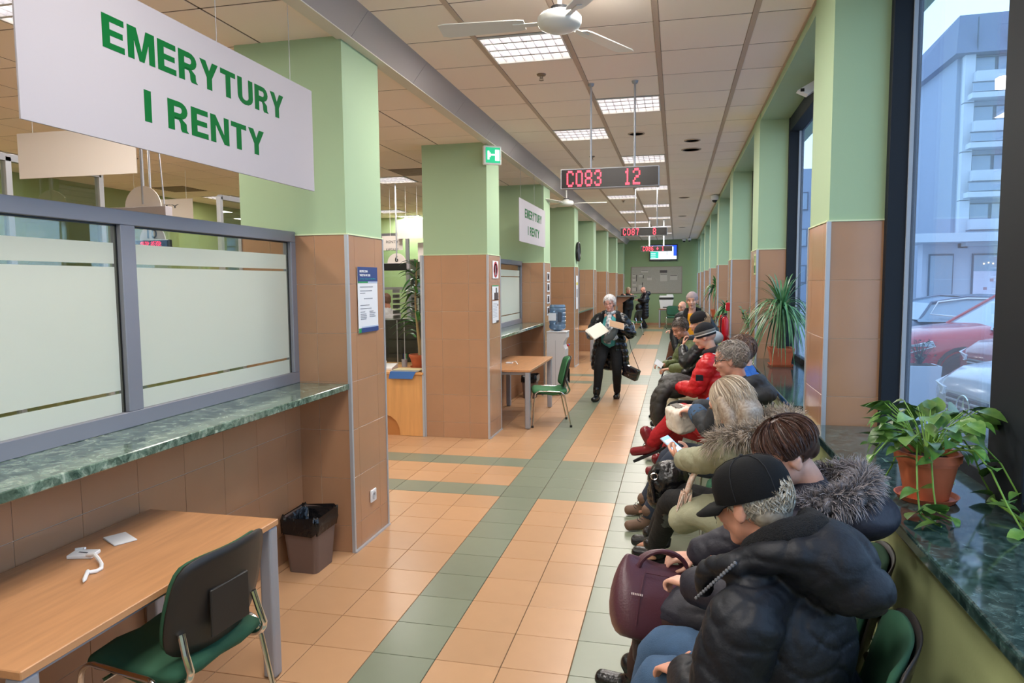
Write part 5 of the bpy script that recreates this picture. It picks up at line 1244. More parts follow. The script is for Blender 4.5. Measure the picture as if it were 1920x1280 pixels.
def hair_short(H, parent, c1, c2, thick=.012, n=900, L=.03, front=.3, low=1.75, messy=.4, name='hair', vox=.008, seed=1):
    random.seed(seed); q = MB(); rx, ry, rz = .076+thick, .096+thick, .088+thick
    sph(q, H @ Vector((0, -.022, .036)), (rx, ry, rz), H, 24, 16); sph(q, H @ Vector((0, -.060, -.010)), (rx*.86, .052, .058), H)
    # keep only above a slanted hairline
    base = fuse(name, q, strand_mat('hair_'+c1[1:], c1, c2), None, vox, 2, disp=lambda co, nr: thick*.35*nz(co, (28, 28, 18), seed))
    Hi = H.inverted(); bm = bmesh.new(); bm.from_mesh(base.data)
    kill = [v for v in bm.verts if (lambda p: (p.y > .045 and p.z < .075) or (p.y > -.025 and p.y <= .045 and p.z < .012+.9*max(0, p.y)) or (p.y <= -.025 and p.z < -.065))(Hi @ v.co)]
    bmesh.ops.delete(bm, geom=kill, context='VERTS'); bm.to_mesh(base.data); bm.free()
    sc = scalp(H, rx, ry, rz, (0, -.022, .036)); S = []
    for i in range(n):
        ph = random.uniform(0, 2*PI); th = math.acos(random.uniform(-.55, 1)); p = sc(th, ph); l = Hi @ p
        if l.y > .05 and l.z < .07: continue
        if -.02 < l.y <= .05 and l.z < .012: continue
        if l.y <= -.02 and l.z < -.06: continue
        p2 = sc(th+L/.09*.8, ph+random.uniform(-messy, messy), 1.02+random.uniform(0, .10)*messy); t = random.random(); S.append(([p, p.lerp(p2, .5)+(p-H.translation).normalized()*.003, p2], .0045, t, min(1, t+.2)))
    return strands(name, S, strand_mat('hair_'+c1[1:], c1, c2), parent, base)
def fur(name, path, r, parent, c1, c2, n=2500, L=.035, seed=2, w=.003, closed=True, base=True, tip=True, droop=.2):
    random.seed(seed); P = [V3(p) for p in path]; S = []; m = strand_mat('fur_'+c1[1:]+c2[1:], c1, c2, rough=.8, spec=.2)
    b = None
    if base:
        q = MB(); limb(q, P, [r]*len(P) if not isinstance(r, list) else r, n=12, sub=3); b = fuse(name, q, m, None, .012, 2)
    nseg = len(P)-1
    for i in range(n):
        u = random.uniform(0, nseg-1e-3); k = int(u); f = u-k; a, c = P[k], P[k+1]; p = a.lerp(c, f); t = (c-a).normalized(); rad = (r[k]*(1-f)+r[k+1]*f) if isinstance(r, list) else r
        x = t.orthogonal().normalized(); y = t.cross(x); an = random.uniform(0, 2*PI); nrm = x*math.cos(an)+y*math.sin(an)
        root = p+nrm*rad*.92; g = (nrm+t*random.uniform(-.6, .6)-UP*droop+Vector((random.uniform(-.3, .3), random.uniform(-.3, .3), random.uniform(-.3, .3)))).normalized(); l = L*random.uniform(.5, 1.15)
        tt = random.random()
        S.append(([root, root+g*l*.55, root+(g-UP*droop*1.3).normalized()*l], w, tt*.4, (.5+.5*tt) if tip else tt))
    return strands(name, S, m, parent, b)
SKIN = {}
def skin_mat(c='#d9a28a'):
    return mat('skin_'+c[1:], c, rough=.5, spec=.35, var=.07, vscale=30, sss=.06)
class Body:
    """joints of one person; d: torso direction in degrees (plan)"""
    def __init__(s, name, label, pel, head, face, pitch=0, roll=0, d=180, sh=.185, group=None, lean=0, H=1.0):
        s.root = thing('person', label, 'person', (pel[0], pel[1], 0), 0, group)
        s.pel = V3(pel); s.hc = V3(head); s.HM = headM(head, face, pitch, roll); s.dv = Vector((math.cos(R(d)), math.sin(R(d)), 0)); s.rv = s.dv.cross(UP)
        s.neck = s.HM @ Vector((0, -.03, -.125)) - UP*.035 - s.dv*.012
        up = (s.neck-s.pel).normalized(); s.up = up
        s.chest = s.pel.lerp(s.neck, .60) - s.dv*.015; s.belly = s.pel.lerp(s.neck, .28)+s.dv*.01
        s.sh = {k: s.neck-up*.065+s.rv*sh*g for k, g in (('R', 1), ('L', -1))}
        s.hip = {k: s.pel+s.rv*.095*g for k, g in (('R', 1), ('L', -1))}
        s.el = {}; s.wr = {}; s.kn = {}; s.an = {}; s.to = {}; s.hd = {}; s.hn = {}
    def arm(s, k, w, hd=None, hn=(0, 0, -1), pole=None, curl=.6, l=(.29, .26)):
        g = 1 if k == 'R' else -1; w = V3(w); a = s.sh[k]
        if (w-a).length > sum(l)*.99: w = a+(w-a).normalized()*sum(l)*.99
        s.wr[k] = w; s.el[k] = ik(a, w, l[0], l[1], pole if pole is not None else (s.rv*g*.7-UP*1.0-s.dv*.3)); s.hd[k] = V3(hd) if hd is not None else (w-s.el[k]); s.hn[k] = (V3(hn), curl)
    def leg(s, k, an, toe=None, pole=None, l=(.45, .43), kn=None):
        an = V3(an); a = s.hip[k]
        if kn is None:
            if (an-a).length > sum(l)*.99: an = a+(an-a).normalized()*sum(l)*.99
            s.kn[k] = ik(a, an, l[0], l[1], pole if pole is not None else (s.dv+UP*.9))
        else: s.kn[k] = V3(kn)
        s.an[k] = an; s.to[k] = V3(toe) if toe is not None else an+s.dv*.17-UP*.055
    def skin(s, c='#d9a28a', vox=.008, jaw=1.0, hands=True, fat=1.0):
        q = MB(); head_prims(q, s.HM, 1.0, jaw); ru = s.rv
        limb(q, [s.HM @ Vector((0, -.028, -.055)), s.neck+UP*.03, s.neck-UP*.04], [.052, .052, .062], n=14)
        limb(q, [s.pel-UP*.03, s.belly, s.chest, s.neck-s.up*.06], [.155*fat, .145*fat, .16*fat, .11], up=ru, flat=.66)
        limb(q, [s.sh['L'], s.neck-s.up*.045, s.sh['R']], [.05, .06, .05])
        for k in ('L', 'R'):
            if k in s.wr:
                limb(q, [s.sh[k], s.el[k], s.wr[k]], [.050, .038, .027]); g = 1 if k == 'R' else -1
                if hands: hand(q, s.wr[k], s.hd[k], s.hn[k][0], g, s.hn[k][1])
            if k in s.an:
                limb(q, [s.hip[k], s.kn[k], s.an[k]], [.075, .045, .032]); limb(q, [s.an[k]-UP*.045, s.an[k].lerp(s.to[k], .6)-UP*.04, s.to[k]-UP*.01], [.028, .024, .02])
        return fuse('body', q, skin_mat(c), s.root, vox, 3)
    def jacket(s, name, m, hem=-.10, bulk=1.0, sleeve=(.078, .068, .052), vox=.011, disp=None, collar=.075, hood=None, flat=.72, extra=None, cuff=.02, belly=1.0, smooth=5, hemf=0.0):
        q = MB(); b = bulk
        limb(q, [s.pel+UP*hem+s.dv*hemf, s.pel+UP*.05+s.dv*.01, s.belly+s.dv*.02, s.chest, s.neck-s.up*.085], [.19*b*belly, .19*b*belly, .18*b*belly, .19*b, .145*b], up=s.rv, flat=flat, n=22)
        limb(q, [s.sh['L']-s.up*.01, s.neck-s.up*.065, s.sh['R']-s.up*.01], [.066*b, .085*b, .066*b])
        if collar: limb(q, [s.neck-s.up*.05, s.neck+s.up*.015], [collar*1.25, collar], n=16)
        for k in ('L', 'R'):
            if k in s.wr:
                w = s.wr[k].lerp(s.el[k], cuff/.26); limb(q, [s.sh[k]-s.up*.015, s.sh[k].lerp(s.el[k], .5), s.el[k], s.el[k].lerp(w, .5), w], [sleeve[0], sleeve[0]*.98, sleeve[1], sleeve[1]*.92, sleeve[2]], n=16)
        if hood:
            for c, r in hood: sph(q, c, r)
        if extra: extra(q)
        return fuse(name, q, m, s.root, vox, smooth, disp)
    def trousers(s, m, r=(.10, .078, .058), vox=.012, disp=None, waist=True, name='trousers', cut=.02):
        q = MB(); limb(q, [s.hip['L'], s.pel-UP*.0, s.hip['R']], [.105, .11, .105])
        for k in ('L', 'R'):
            if k in s.an:
                a = s.an[k].lerp(s.kn[k], cut); limb(q, [s.hip[k], s.hip[k].lerp(s.kn[k], .5), s.kn[k], s.kn[k].lerp(a, .4), a], [r[0], r[0]*.93, r[1], r[1]*.92, r[2]], n=16)
        return fuse(name, q, m, s.root, vox, 4, disp or folds(.005, (9, 9, 16), 3.1))
    def shoes(s, m, name='shoe', sole=None, boot=0, r=.043, ks=('L', 'R'), laces=None):
        for k in ks:
            a, t = s.an[k], s.to[k]; fd = (t-a); fd.z = 0 if abs((t-a).z) < .09 else fd.z; f = (t-a).normalized(); dn = (s.an[k]-s.kn[k]).normalized(); side = f.cross(dn).normalized(); dn = side.cross(f)*-1
            dn = (dn if dn.dot(s.an[k]-s.kn[k]) > 0 else -dn); heel = a+dn*.045-f*.035; q = MB()
            limb(q, [heel, a+dn*.045+f*.05, t+dn*.006], [r*.92, r*1.02, r*.95], up=side, flat=.85)
            limb(q, [a-dn*.065, a+dn*.01, a+dn*.04+f*.06], [r*1.06, r*1.02, r*.9])
            if boot: limb(q, [a-dn*boot, a-dn*boot*.5, a+dn*.02], [r*1.25 if boot > .2 else r*1.08, r*1.15, r])
            o = fuse(name, q, m, s.root, .007, 3)
            ps = MB(); h = [(-.075, .03), (-.06, .04), (0, .042), (.06, .042), (.13, .05), (.17, .044), (.195, .02)]; fl = (t-a).length/.17
            Mx = Matrix(((f.x, side.x, dn.x, 0), (f.y, side.y, dn.y, 0), (f.z, side.z, dn.z, 0), (0, 0, 0, 1))); Mx = Matrix.Translation(a+dn*(.045+r*.62)) @ Mx
            ps.prism([(x*fl, y) for x, y in h]+[(x*fl, -y) for x, y in h[::-1]], 0, .022, 'z', M=Mx); ps.build('sole', sole or mat('sole_black', '#15151a', rough=.7), o)
            if laces:
                l = MB()
                for i in range(5): c = a-dn*(.035-.0*i)+f*(.045+.018*i)+dn*(.012*i+.01); l.tube([c-side*.028, c+f*.012-dn*.004, c+side*.028], .003, 5)
                l.build('laces', laces, o)
def beanie(H, parent, m, name='knitted_hat', band=None, h=.11, low=.02, r=1.0, stripes=None):
    q = MB(); prof = []
    R0 = .0865*r
    for z, k in ((low, 1.0), (low+.012, 1.03), (low+.045, 1.05), (.08, 1.0), (.108, .84), (.128, .58), (.141, .28), (.145, .0)): prof.append((R0*k, z))
    M = H @ Matrix.Translation((0, -.015, .0)) @ Matrix.Rotation(R(-8), 4, 'X')
    V = MB().lathe([(a, b) for a, b in prof], (0, 0, 0), 32, sy=1.14); V.V = [M @ v for v in V.V]; o = V.build(name, m, parent, True)
    for (z0, z1, mm) in (stripes or []):
        b = MB().lathe([(R0*1.045, z0), (R0*1.075, z0+.004), (R0*1.075, z1-.004), (R0*1.045, z1)], (0, 0, 0), 32, sy=1.14); b.V = [M @ v for v in b.V]; b.build('stripe', mm, o, True)
    return o
M_jk_navy = mat('jacket_navy', '#12151d', rough=.55, bump=.25, bscale=45, spec=.35); M_jk_black = mat('jacket_black', '#0e0f12', rough=.5, bump=.3, bscale=40, spec=.4)
M_denim = mat('denim', '#3c5878', rough=.85, bump=.3, bscale=300, var=.1, vscale=20); M_blk_tr = mat('trousers_black', '#0d0d10', rough=.85, bump=.2, bscale=80)
M_bootb = mat('black_leather', '#131316', rough=.25, bump=.3, bscale=60, spec=.6)
# ================================================================ people: the cast
# --- man in the black cap
b = Body('p', 'man in a black peaked cap and dark navy hooded jacket on the nearest chair', (1.84, -1.06, .56), (1.675, -1.10, 1.205), 146, 12, 0, d=150, sh=.195)
b.arm('L', (1.50, -1.05, .665), hd=(-.6, .75, -.25), hn=(0, 0, -1), pole=(.1, -1.1, -.6), curl=.5, l=(.31, .28)); b.arm('R', (1.60, -.78, .62), hd=(-.8, .1, -.3), pole=(.1, .9, -1), curl=.7, l=(.31, .28))
b.leg('L', (1.36, -.95, .10), kn=(1.42, -.87, .53)); b.leg('R', (1.30, -.62, .10), kn=(1.44, -.66, .53))
b.skin('#d39a84', .0065, 1.08)
b.trousers(M_denim)
b.shoes(mat('shoe_brown', '#4a3a30', rough=.6))
hb = b.neck+UP*.045
def ex(q):
    # big stand-up collar and hood lying on the back
    D = b.dv; Rr = b.rv
    sph(q, hb-D*.125+UP*.01, (.125, .15, .10), headM((0, 0, 0), 150)); sph(q, hb-D*.19-UP*.04, (.09, .12, .08), headM((0, 0, 0), 150)); limb(q, [hb+D*.05-Rr*.11-UP*.02, hb-D*.03-Rr*.125+UP*.02, hb-D*.13-Rr*.07+UP*.035, hb-D*.15+Rr*.05+UP*.035, hb-D*.05+Rr*.13+UP*.02, hb+D*.05+Rr*.11-UP*.02], [.036, .044, .055, .055, .05, .045]); limb(q, [hb+D*.155-Rr*.10-UP*.13, hb+D*.135-Rr*.12-UP*.06, hb+D*.03-Rr*.15-UP*.01], [.026, .032, .036])
b.jacket('jacket', M_jk_navy, hem=-.08, bulk=1.15, sleeve=(.095, .082, .060), vox=.0085, disp=folds(.010, (7, 7, 10), 1.3, fine=.001), collar=.09, extra=ex, flat=.80)
q = MB(); limb(q, [hb+b.dv*.02-b.rv*.10+UP*.02, hb-b.dv*.06-b.rv*.085+UP*.075, hb-b.dv*.115-b.rv*.01+UP*.085, hb-b.dv*.06+b.rv*.08+UP*.075], [.034, .042, .046, .036]); fuse('fleece_collar', q, mat('black_fleece', '#0f0f12', rough=1, bump=1, bscale=260), b.root, .009, 2, folds(.004, (40, 40, 40), 2))
q = MB(); 
for k in range(16): p = (hb+b.dv*.155-b.rv*.142-UP*.14).lerp(hb+b.dv*.02-b.rv*.192+UP*.012, k/15); sph(q, p, .0055, None, 6, 4)
q.build('zip_cord', mat('zip_grey', '#6a6c72', rough=.4), b.root)
q = MB(); limb(q, [hb+b.dv*.135-b.rv*.095-UP*.03, hb+b.dv*.15-b.rv*.095-UP*.06, hb+b.dv*.155-b.rv*.085-UP*.10], [.005, .008, .005]); q.build('orange_lining', mat('orange_lining', '#c8622e', rough=.6), b.root, True)
hair_short(b.HM, b.root, '#857c70', '#c9c1b2', .006, 2600, .026, seed=3)
# cap
H = b.HM; cap = MB(); prof = [(.096, .012), (.098, .03), (.097, .06), (.088, .09), (.070, .112), (.040, .126), (.0, .130)]
Mcap = H @ Matrix.Translation((0, -.018, .012)) @ Matrix.Rotation(R(-10), 4, 'X'); cap.lathe(prof, (0, 0, 0), 36, sy=1.13); cap.V = [Mcap @ v for v in cap.V]
co = cap.build('peaked_cap', mat('cap_black', '#08090c', rough=.85, bump=.2, bscale=400, spec=.25), b.root, True)
V = []; F = []; n = 14
for i in range(n+1):
    a = R(15+150*i/n)
    for k, rr in enumerate((0, .5, 1)):
        x = .094*math.cos(a); y = .106*math.sin(a); V.append(Mcap @ Vector((x*(1+.05*rr), y+.088*rr*math.sin(a)**.5, .016-.022*rr*rr+.010*(1-abs(math.cos(a))))))
for i in range(n):
    for k in range(2): c_ = i*3+k; F.append((c_, c_+1, c_+4, c_+3))
m_ = mesh_obj('peak', V, F, mat('cap_black'), co, True); md = m_.modifiers.new('t', 'SOLIDIFY'); md.thickness = .004
for k in range(6):
    a = PI*k/3; MB().tube([Mcap @ Vector((.0985*math.cos(a)*s_/1.0*c_, .0985*1.13*math.sin(a)*s_*c_, z_)) for s_, c_, z_ in ((1, 1, .02), (.985, 1, .06), (.90, 1, .0915), (.72, 1, .1135), (.42, 1, .1275), (.02, 1, .132))], .0012, 5).build('seam', mat('cap_seam', '#121318', rough=.8), co)
q = MB(); sph(q, Mcap @ Vector((0, 0, .131)), .007, None, 10, 6); q.build('button', mat('cap_seam'), co)
# --- woman with brown hair and fur trimmed hood
b = Body('p', 'woman with swept brown hair and a dark coat with grey fur hood, holding a bag', (1.86, -.50, .56), (1.83, -.61, 1.235), 196, 28, -4, d=163, sh=.185)
b.arm('L', (1.53, -.60, .75), hd=(-.7, .55, -.1), hn=(.2, -.2, -1), pole=(.2, -1, -.7), curl=.95); b.arm('R', (1.55, -.26, .72), hd=(-.85, -.25, 0), hn=(0, .2, -1), pole=(.2, .9, -.9), curl=.9)
b.leg('L', (1.36, -.42, .10), kn=(1.43, -.42, .52)); b.leg('R', (1.30, -.10, .10), kn=(1.42, -.20, .52))
b.skin('#dba893', .0065, .96)
b.trousers(mat('trousers_brown', '#3a2420', rough=.7), (.085, .064, .055)); b.shoes(M_bootb)
hb = b.neck
b.jacket('coat', mat('coat_navy_plum', '#1d1c29', rough=.6, bump=.25, bscale=45), hem=-.14, bulk=1.14, sleeve=(.088, .078, .066), disp=folds(.009, (6, 6, 10), 4.2, fine=.003), flat=.8, collar=.085)
D, Rr = b.dv, b.rv
q = MB(); limb(q, [b.pel-UP*.02, b.pel+D*.2+UP*.0, b.kn['L'].lerp(b.kn['R'], .5)+UP*.01, b.kn['L'].lerp(b.kn['R'], .5)+D*.03-UP*.2], [.16, .17, .15, .14], up=Rr, flat=.55); fuse('coat_skirt', q, mat('coat_navy_plum'), b.root, .012, 4, folds(.008, (7, 7, 7), 2))
c = hb-D*.10+UP*.0
ring = [hb+D*.10-Rr*.13-UP*.08, hb+D*.02-Rr*.15-UP*.03, hb-D*.07-Rr*.15+UP*.01, hb-D*.15-Rr*.10+UP*.03, hb-D*.175+UP*.05, hb-D*.15+Rr*.11+UP*.05, hb-D*.06+Rr*.16+UP*.03, hb+D*.03+Rr*.15-UP*.02, hb+D*.09+Rr*.12-UP*.07]
fur('fur_trim', ring, .036, b.root, '#121015', '#b8b0b2', 7000, .048, 5, .0032)
q = MB(); sph(q, hb-D*.13-UP*.05, (.15, .15, .09)); fuse('hood', q, mat('coat_navy_plum'), b.root, .012, 3, folds(.01, (8, 8, 8), 6))
# hair: voluminous up-do swept to a roll with a parting
random.seed(21); H = b.HM; q = MB(); sph(q, H @ Vector((0, -.025, .045)), (.094, .112, .088), H, 24, 16); sph(q, H @ Vector((.02, -.085, .005)), (.075, .05, .065), H)
base = fuse('hair', q, strand_mat('hair_brown_updo', '#2a1a16', '#6b4a3c', rough=.35), None, .008, 3); Hi = H.inverted()
bm = bmesh.new(); bm.from_mesh(base.data); bmesh.ops.delete(bm, geom=[v for v in bm.verts if (lambda p: (p.y > .035 and p.z < .055) or (p.y > -.03 and p.z < .015))(Hi @ v.co)], context='VERTS'); bm.to_mesh(base.data); bm.free()
sc = scalp(H, .096, .114, .091, (0, -.025, .045)); S = []
for i in range(1500):
    ph0 = random.uniform(0, 2*PI); th0 = random.uniform(.15, .6); P = []; off = random.uniform(-.15, .15); kk = 1.0+random.uniform(0, .03)
    for j in range(7):
        u = j/6; th = th0+u*1.2; ph = ph0+off*u+.5*u*math.sin(ph0); P.append(sc(th, ph, kk))
    l = [(Hi @ p) for p in P]; P = [p for p, a in zip(P, l) if not ((a.y > .035 and a.z < .06) or (a.y > -.03 and a.z < .018))]
    if len(P) > 2: t = random.random()**1.5; S.append((P, .0038, t, t*.9))
strands('hair', S, strand_mat('hair_brown_updo', '#2a1a16', '#6b4a3c'), b.root, base)
face_bits(H, b.root, brow='#4a342a')
woman2 = b
# burgundy handbag on her lap
t = thing('handbag', 'burgundy leather handbag with looped handles on the lap of the brown haired woman', 'handbag', (1.40, -.33, .4))
Mb = Matrix.Translation((1.405, -.37, .585)) @ Matrix.Rotation(R(22), 4, 'Z') @ Matrix.Rotation(R(-22), 4, 'X') @ Matrix.Rotation(R(14), 4, 'Y')
M_burg = mat('burgundy_leather', '#54303a', rough=.38, bump=.15, bscale=120, spec=.5)
V = []; F = []
lev = [(-.17, .115, .05, .03), (-.165, .15, .075, .02), (-.10, .185, .095, .03), (0, .195, .085, .03), (.08, .175, .055, .02), (.125, .15, .022, .01), (.128, .145, .012, .005)]
for (z, hx, hy, rr) in lev:
    for j in range(32):
        a = 2*PI*j/32; e = .55; V.append(Mb @ Vector((hx*math.copysign(abs(math.cos(a))**e, math.cos(a)), hy*math.copysign(abs(math.sin(a))**e, math.sin(a)), z+.02*(math.cos(2*a))*(1 if z > 0 else 0))))
for i in range(len(lev)-1):
    for j in range(32): F.append((i*32+j, i*32+(j+1) % 32, (i+1)*32+(j+1) % 32, (i+1)*32+j))
F.append(tuple(range(32))[::-1]); F.append(tuple(6*32+j for j in range(32)))
o = mesh_obj('bag_body', V, F, M_burg, t, smooth=True); sm = o.modifiers.new('s', 'SUBSURF'); sm.levels = 1; sm.render_levels = 1
for sy in (-1, 1):
    pts = [Mb @ Vector((.10*math.cos(R(a)), sy*.025-.035*math.sin(R(a))*1.0, .10+.075*math.sin(R(a)))) for a in range(-8, 189, 14)]
    MB().tube(pts, .0095, 8).build('handle', M_burg, t, smooth=True)
    MB().tube([Mb @ Vector((.14*k_, sy*(.088-.03*(z_ > .05)), z_)) for k_, z_ in ((-.75, -.12), (-.72, 0), (-.6, .08), (.6, .08), (.72, 0), (.75, -.12))], .0022, 5).build('piping', M_burg, t)
q = MB()
for k in range(7): q.box(-.030+.007*k, -.026+.007*k, -.0965, -.0945, -.01, -.002, M=Mb @ Matrix.Translation((-.11, .0, 0)))
q.build('stamped_mark', mat('stamp_pale', '#d8c8c4', rough=.4), t)
# --- blonde woman with phone
b = Body('p', 'blonde woman in a sage green parka with beige fur hood bent over a phone', (1.86, .74, .55), (1.745, .74, 1.185), 155, 38, 0, d=150, sh=.18)
b.arm('L', (1.49, 1.00, .80), hd=(-.5, .55, .25), hn=(.1, .5, .5), pole=(.3, -.35, -1.6), curl=.9, l=(.29, .26)); b.arm('R', (1.55, 1.10, .80), hd=(-.75, .1, .3), hn=(-.2, -.6, .5), pole=(.3, 1, -1), curl=.9)
b.leg('L', (1.345, 1.40, .11), toe=(1.21, 1.49, .05), kn=(1.46, 1.05, .54)); b.leg('R', (1.33, 1.62, .11), toe=(1.19, 1.70, .05), kn=(1.47, 1.22, .53))
b.skin('#dda78f', .0065, .94)
b.trousers(M_blk_tr); 
for k in ('L', 'R'): 
    q = MB(); limb(q, [b.kn[k].lerp(b.an[k], .10), b.kn[k].lerp(b.an[k], .4), b.an[k]], [.072, .066, .052]); fuse('boot_shaft', q, M_bootb, b.root, .009, 3, folds(.003, (14, 14, 20), 3))
b.shoes(M_bootb, 'boot')
hb = b.neck; D, Rr = b.dv, b.rv; M_sage = mat('parka_sage', '#9a9a80', rough=.8, bump=.3, bscale=60, var=.05, vscale=9)
b.jacket('parka', M_sage, hem=-.06, bulk=1.10, sleeve=(.086, .078, .062), disp=folds(.008, (7, 7, 10), 8.2, fine=.003), flat=.78, collar=.08)
q = MB(); limb(q, [b.pel-D*.02-UP*.05, b.pel+D*.25-UP*.0, b.pel+D*.40-UP*.08], [.17, .16, .15], up=Rr, flat=.6); limb(q, [b.pel-Rr*.08-UP*.05, b.pel-Rr*.12+D*.1-UP*.25, b.pel-Rr*.10+D*.12-UP*.38], [.14, .14, .12], up=D, flat=.5); fuse('parka_skirt', q, M_sage, b.root, .012, 4, folds(.008, (7, 7, 7), 5))
ring = [hb+D*.14-Rr*.12-UP*.10, hb+D*.05-Rr*.18-UP*.05, hb-D*.06-Rr*.20-UP*.01, hb-D*.16-Rr*.15+UP*.01, hb-D*.21-Rr*.03+UP*.02, hb-D*.20+Rr*.09+UP*.03, hb-D*.11+Rr*.18+UP*.03, hb+D*.0+Rr*.18-UP*.0]
fur('fur_trim', ring, .042, b.root, '#5e5047', '#cdbfae', 6500, .065, 6, .0036)
q = MB(); sph(q, hb-D*.08-UP*.035, (.14, .14, .075)); fuse('hood_lining', q, mat('lining_pale_blue', '#c3d0de', rough=.9), b.root, .012, 3, folds(.01, (9, 9, 9), 3))
random.seed(31); H = b.HM; S = []; M_bl = strand_mat('hair_blonde', '#8f7a68', '#e2d2bc', rough=.35); q = MB(); sph(q, H @ Vector((0, -.03, .04)), (.088, .108, .088), H, 24, 16); limb(q, [H @ Vector((0, -.07, 0)), H @ Vector((0, -.085, -.07))-UP*.02, H @ Vector((0, -.07, -.10))-UP*.07], [.09, .108, .10], up=H.to_3x3() @ Vector((1, 0, 0)), flat=.55)
for k in (-1, 1): limb(q, [H @ Vector((k*.075, -.01, .03)), H @ Vector((k*.092, .0, -.05)), H @ Vector((k*.098, .0, -.09))-UP*.06], [.036, .04, .03])
base = fuse('hair', q, M_bl, None, .009, 3); sc = scalp(H, .091, .112, .093, (0, -.03, .04)); dn = -UP; Hr = H.to_3x3()
for i in range(1500):
    s_ = random.choice((-1, 1)); ph = R(90)+s_*random.uniform(.02, PI); P = []; kk = 1+random.uniform(0, .06); last = None
    front = abs(ph-R(90)) < .5
    for j in range(6):
        th = .12+1.45*j/5; P.append(sc(th, ph+(s_*.35*(1-j/5) if front else 0), kk))
    hp = Hr.inverted() @ (P[-1]-H.translation)
    if hp.y > .06: continue
    out = Hr @ Vector((hp.x*.25, min(0, hp.y)*.25, 0)); Lh = random.uniform(.07, .13)
    for j in range(1, 5): P.append(P[5]+(dn*.9+Hr @ Vector((0, -.12, -.35))).normalized()*Lh*j/4+out*(j/4)*.8+Hr @ Vector((random.uniform(-.006, .006), random.uniform(-.006, .006), 0)))
    t = random.random(); S.append((P, .0048, t, min(1, t*1.1)))
strands('hair', S, M_bl, b.root, base)
face_bits(H, b.root, brow='#8a6a50')
q = MB()
random.seed(4)
for i in range(34):
    p0 = Vector((1.535+random.uniform(-.035, .03), .86+random.uniform(-.05, .05), .66)); q.tube([p0, p0+Vector((-.015+random.uniform(-.02, .02), .0, -.10)), p0+Vector((-.04+random.uniform(-.03, .03), .02, -.20))], .0035, 5)
sf = thing('scarf', 'peach and white striped scarf fringe hanging beside the sage green parka', 'scarf', (1.53, .86, .46))
q.build('fringe', mat('scarf_peach', '#d8a88c', rough=.9, col2='#efe8e0', vscale=60), sf)
q = MB(); limb(q, [(1.60, .86, .80), (1.56, .86, .74), (1.535, .86, .66)], [.03, .04, .04], up=(0, 1, 0), flat=.4); fuse('scarf_end', q, mat('scarf_peach'), sf, .008, 2)
ph = thing('mobile_phone', 'phone with a bright blue screen in the hands of the blonde woman', 'phone', (1.47, 1.08, .85))
Mp = Matrix.Translation((1.455, 1.085, .865)) @ Matrix.Rotation(R(60), 4, 'Z') @ Matrix.Rotation(R(35), 4, 'X') @ Matrix.Rotation(R(-8), 4, 'Y')
MB().bev(-.038, .038, -.080, .080, -.005, .004, .004, M=Mp, seg=2).build('phone_body', mat('phone_case', '#c9ccd2', rough=.3), ph); MB().box(-.034, .034, -.074, .074, .0041, .0052, M=Mp).build('lit_screen', mat('phone_screen', '#7fb2ee', emit='#7fb4f4', estr=.9), ph)
MB().box(-.03, .03, .03, .05, .0053, .0058, M=Mp).box(-.03, .03, -.04, -.01, .0053, .0058, M=Mp).build('screen_text', mat('phone_text', '#e6f0fa', emit='#e6f0fa', estr=.8), ph)
# black shoulder bag on her lap
t = thing('shoulder_bag', 'shiny black shoulder bag between the blonde woman and the floor', 'handbag', (1.42, 1.2, .56))
q = MB(); sph(q, (1.43, 1.22, .62), (.13, .10, .12)); sph(q, (1.39, 1.25, .52), (.10, .09, .10)); fuse('bag_body', q, M_bootb, t, .010, 2, folds(.014, (12, 12, 12), 4))
MB().tube([(1.36, 1.16, .70), (1.33, 1.15, .62), (1.35, 1.13, .50)], .012, 8).build('strap', M_bootb, t, smooth=True); MB().tube([(1.345+.02*math.cos(R(a)), 1.135, .66+.02*math.sin(R(a))) for a in range(0, 361, 30)], .0035, 6).build('buckle', M_chrome, t)
# --- grey haired man with glasses
b = Body('p', 'grey haired man with dark glasses and charcoal jacket in profile', (1.88, 1.90, .56), (1.825, 1.84, 1.30), 172, 8, 0, d=160, sh=.195)
b.arm('L', (1.60, 1.97, .93), hd=(-.8, .5, -.15), hn=(.2, .1, -1), pole=(.2, -.8, -1), curl=.8); b.arm('R', (1.60, 2.18, .92), hd=(-.9, -.1, -.1), pole=(.3, .8, -1), curl=.8)
b.leg('L', (1.28, 2.08, .10), toe=(1.13, 2.0, .045), kn=(1.46, 2.05, .54)); b.leg('R', (1.24, 2.38, .10), toe=(1.10, 2.36, .045), kn=(1.46, 2.25, .54))
b.skin('#d69c86', .0065, 1.06); b.trousers(mat('trousers_navy', '#2c3546', rough=.85)); b.shoes(mat('sneaker_brown', '#6f5646', rough=.7), 'sneaker', mat('sole_cream', '#cfc3a8', rough=.6), laces=M_black)
hb = b.neck; D, Rr = b.dv, b.rv
def ex(q): limb(q, [hb-Rr*.12+D*.02-UP*.03, hb-D*.10-Rr*.08+UP*.02, hb-D*.13+Rr*.03+UP*.02, hb-D*.05+Rr*.11], [.04, .05, .05, .04]); sph(q, hb-D*.13-UP*.06, (.12, .13, .08))
b.jacket('jacket', mat('jacket_charcoal', '#2c3036', rough=.7, bump=.25, bscale=50), hem=-.08, bulk=1.10, sleeve=(.086, .074, .056), disp=folds(.008, (7, 7, 10), 2.7, fine=.003), extra=ex, collar=.08)
q = MB(); limb(q, [b.wr['L'].lerp(b.el['L'], .06), b.wr['L'].lerp(b.el['L'], .40)], [.060, .070]); fuse('denim_cuff', q, M_denim, b.root, .008, 2, folds(.003, (20, 20, 20), 1))
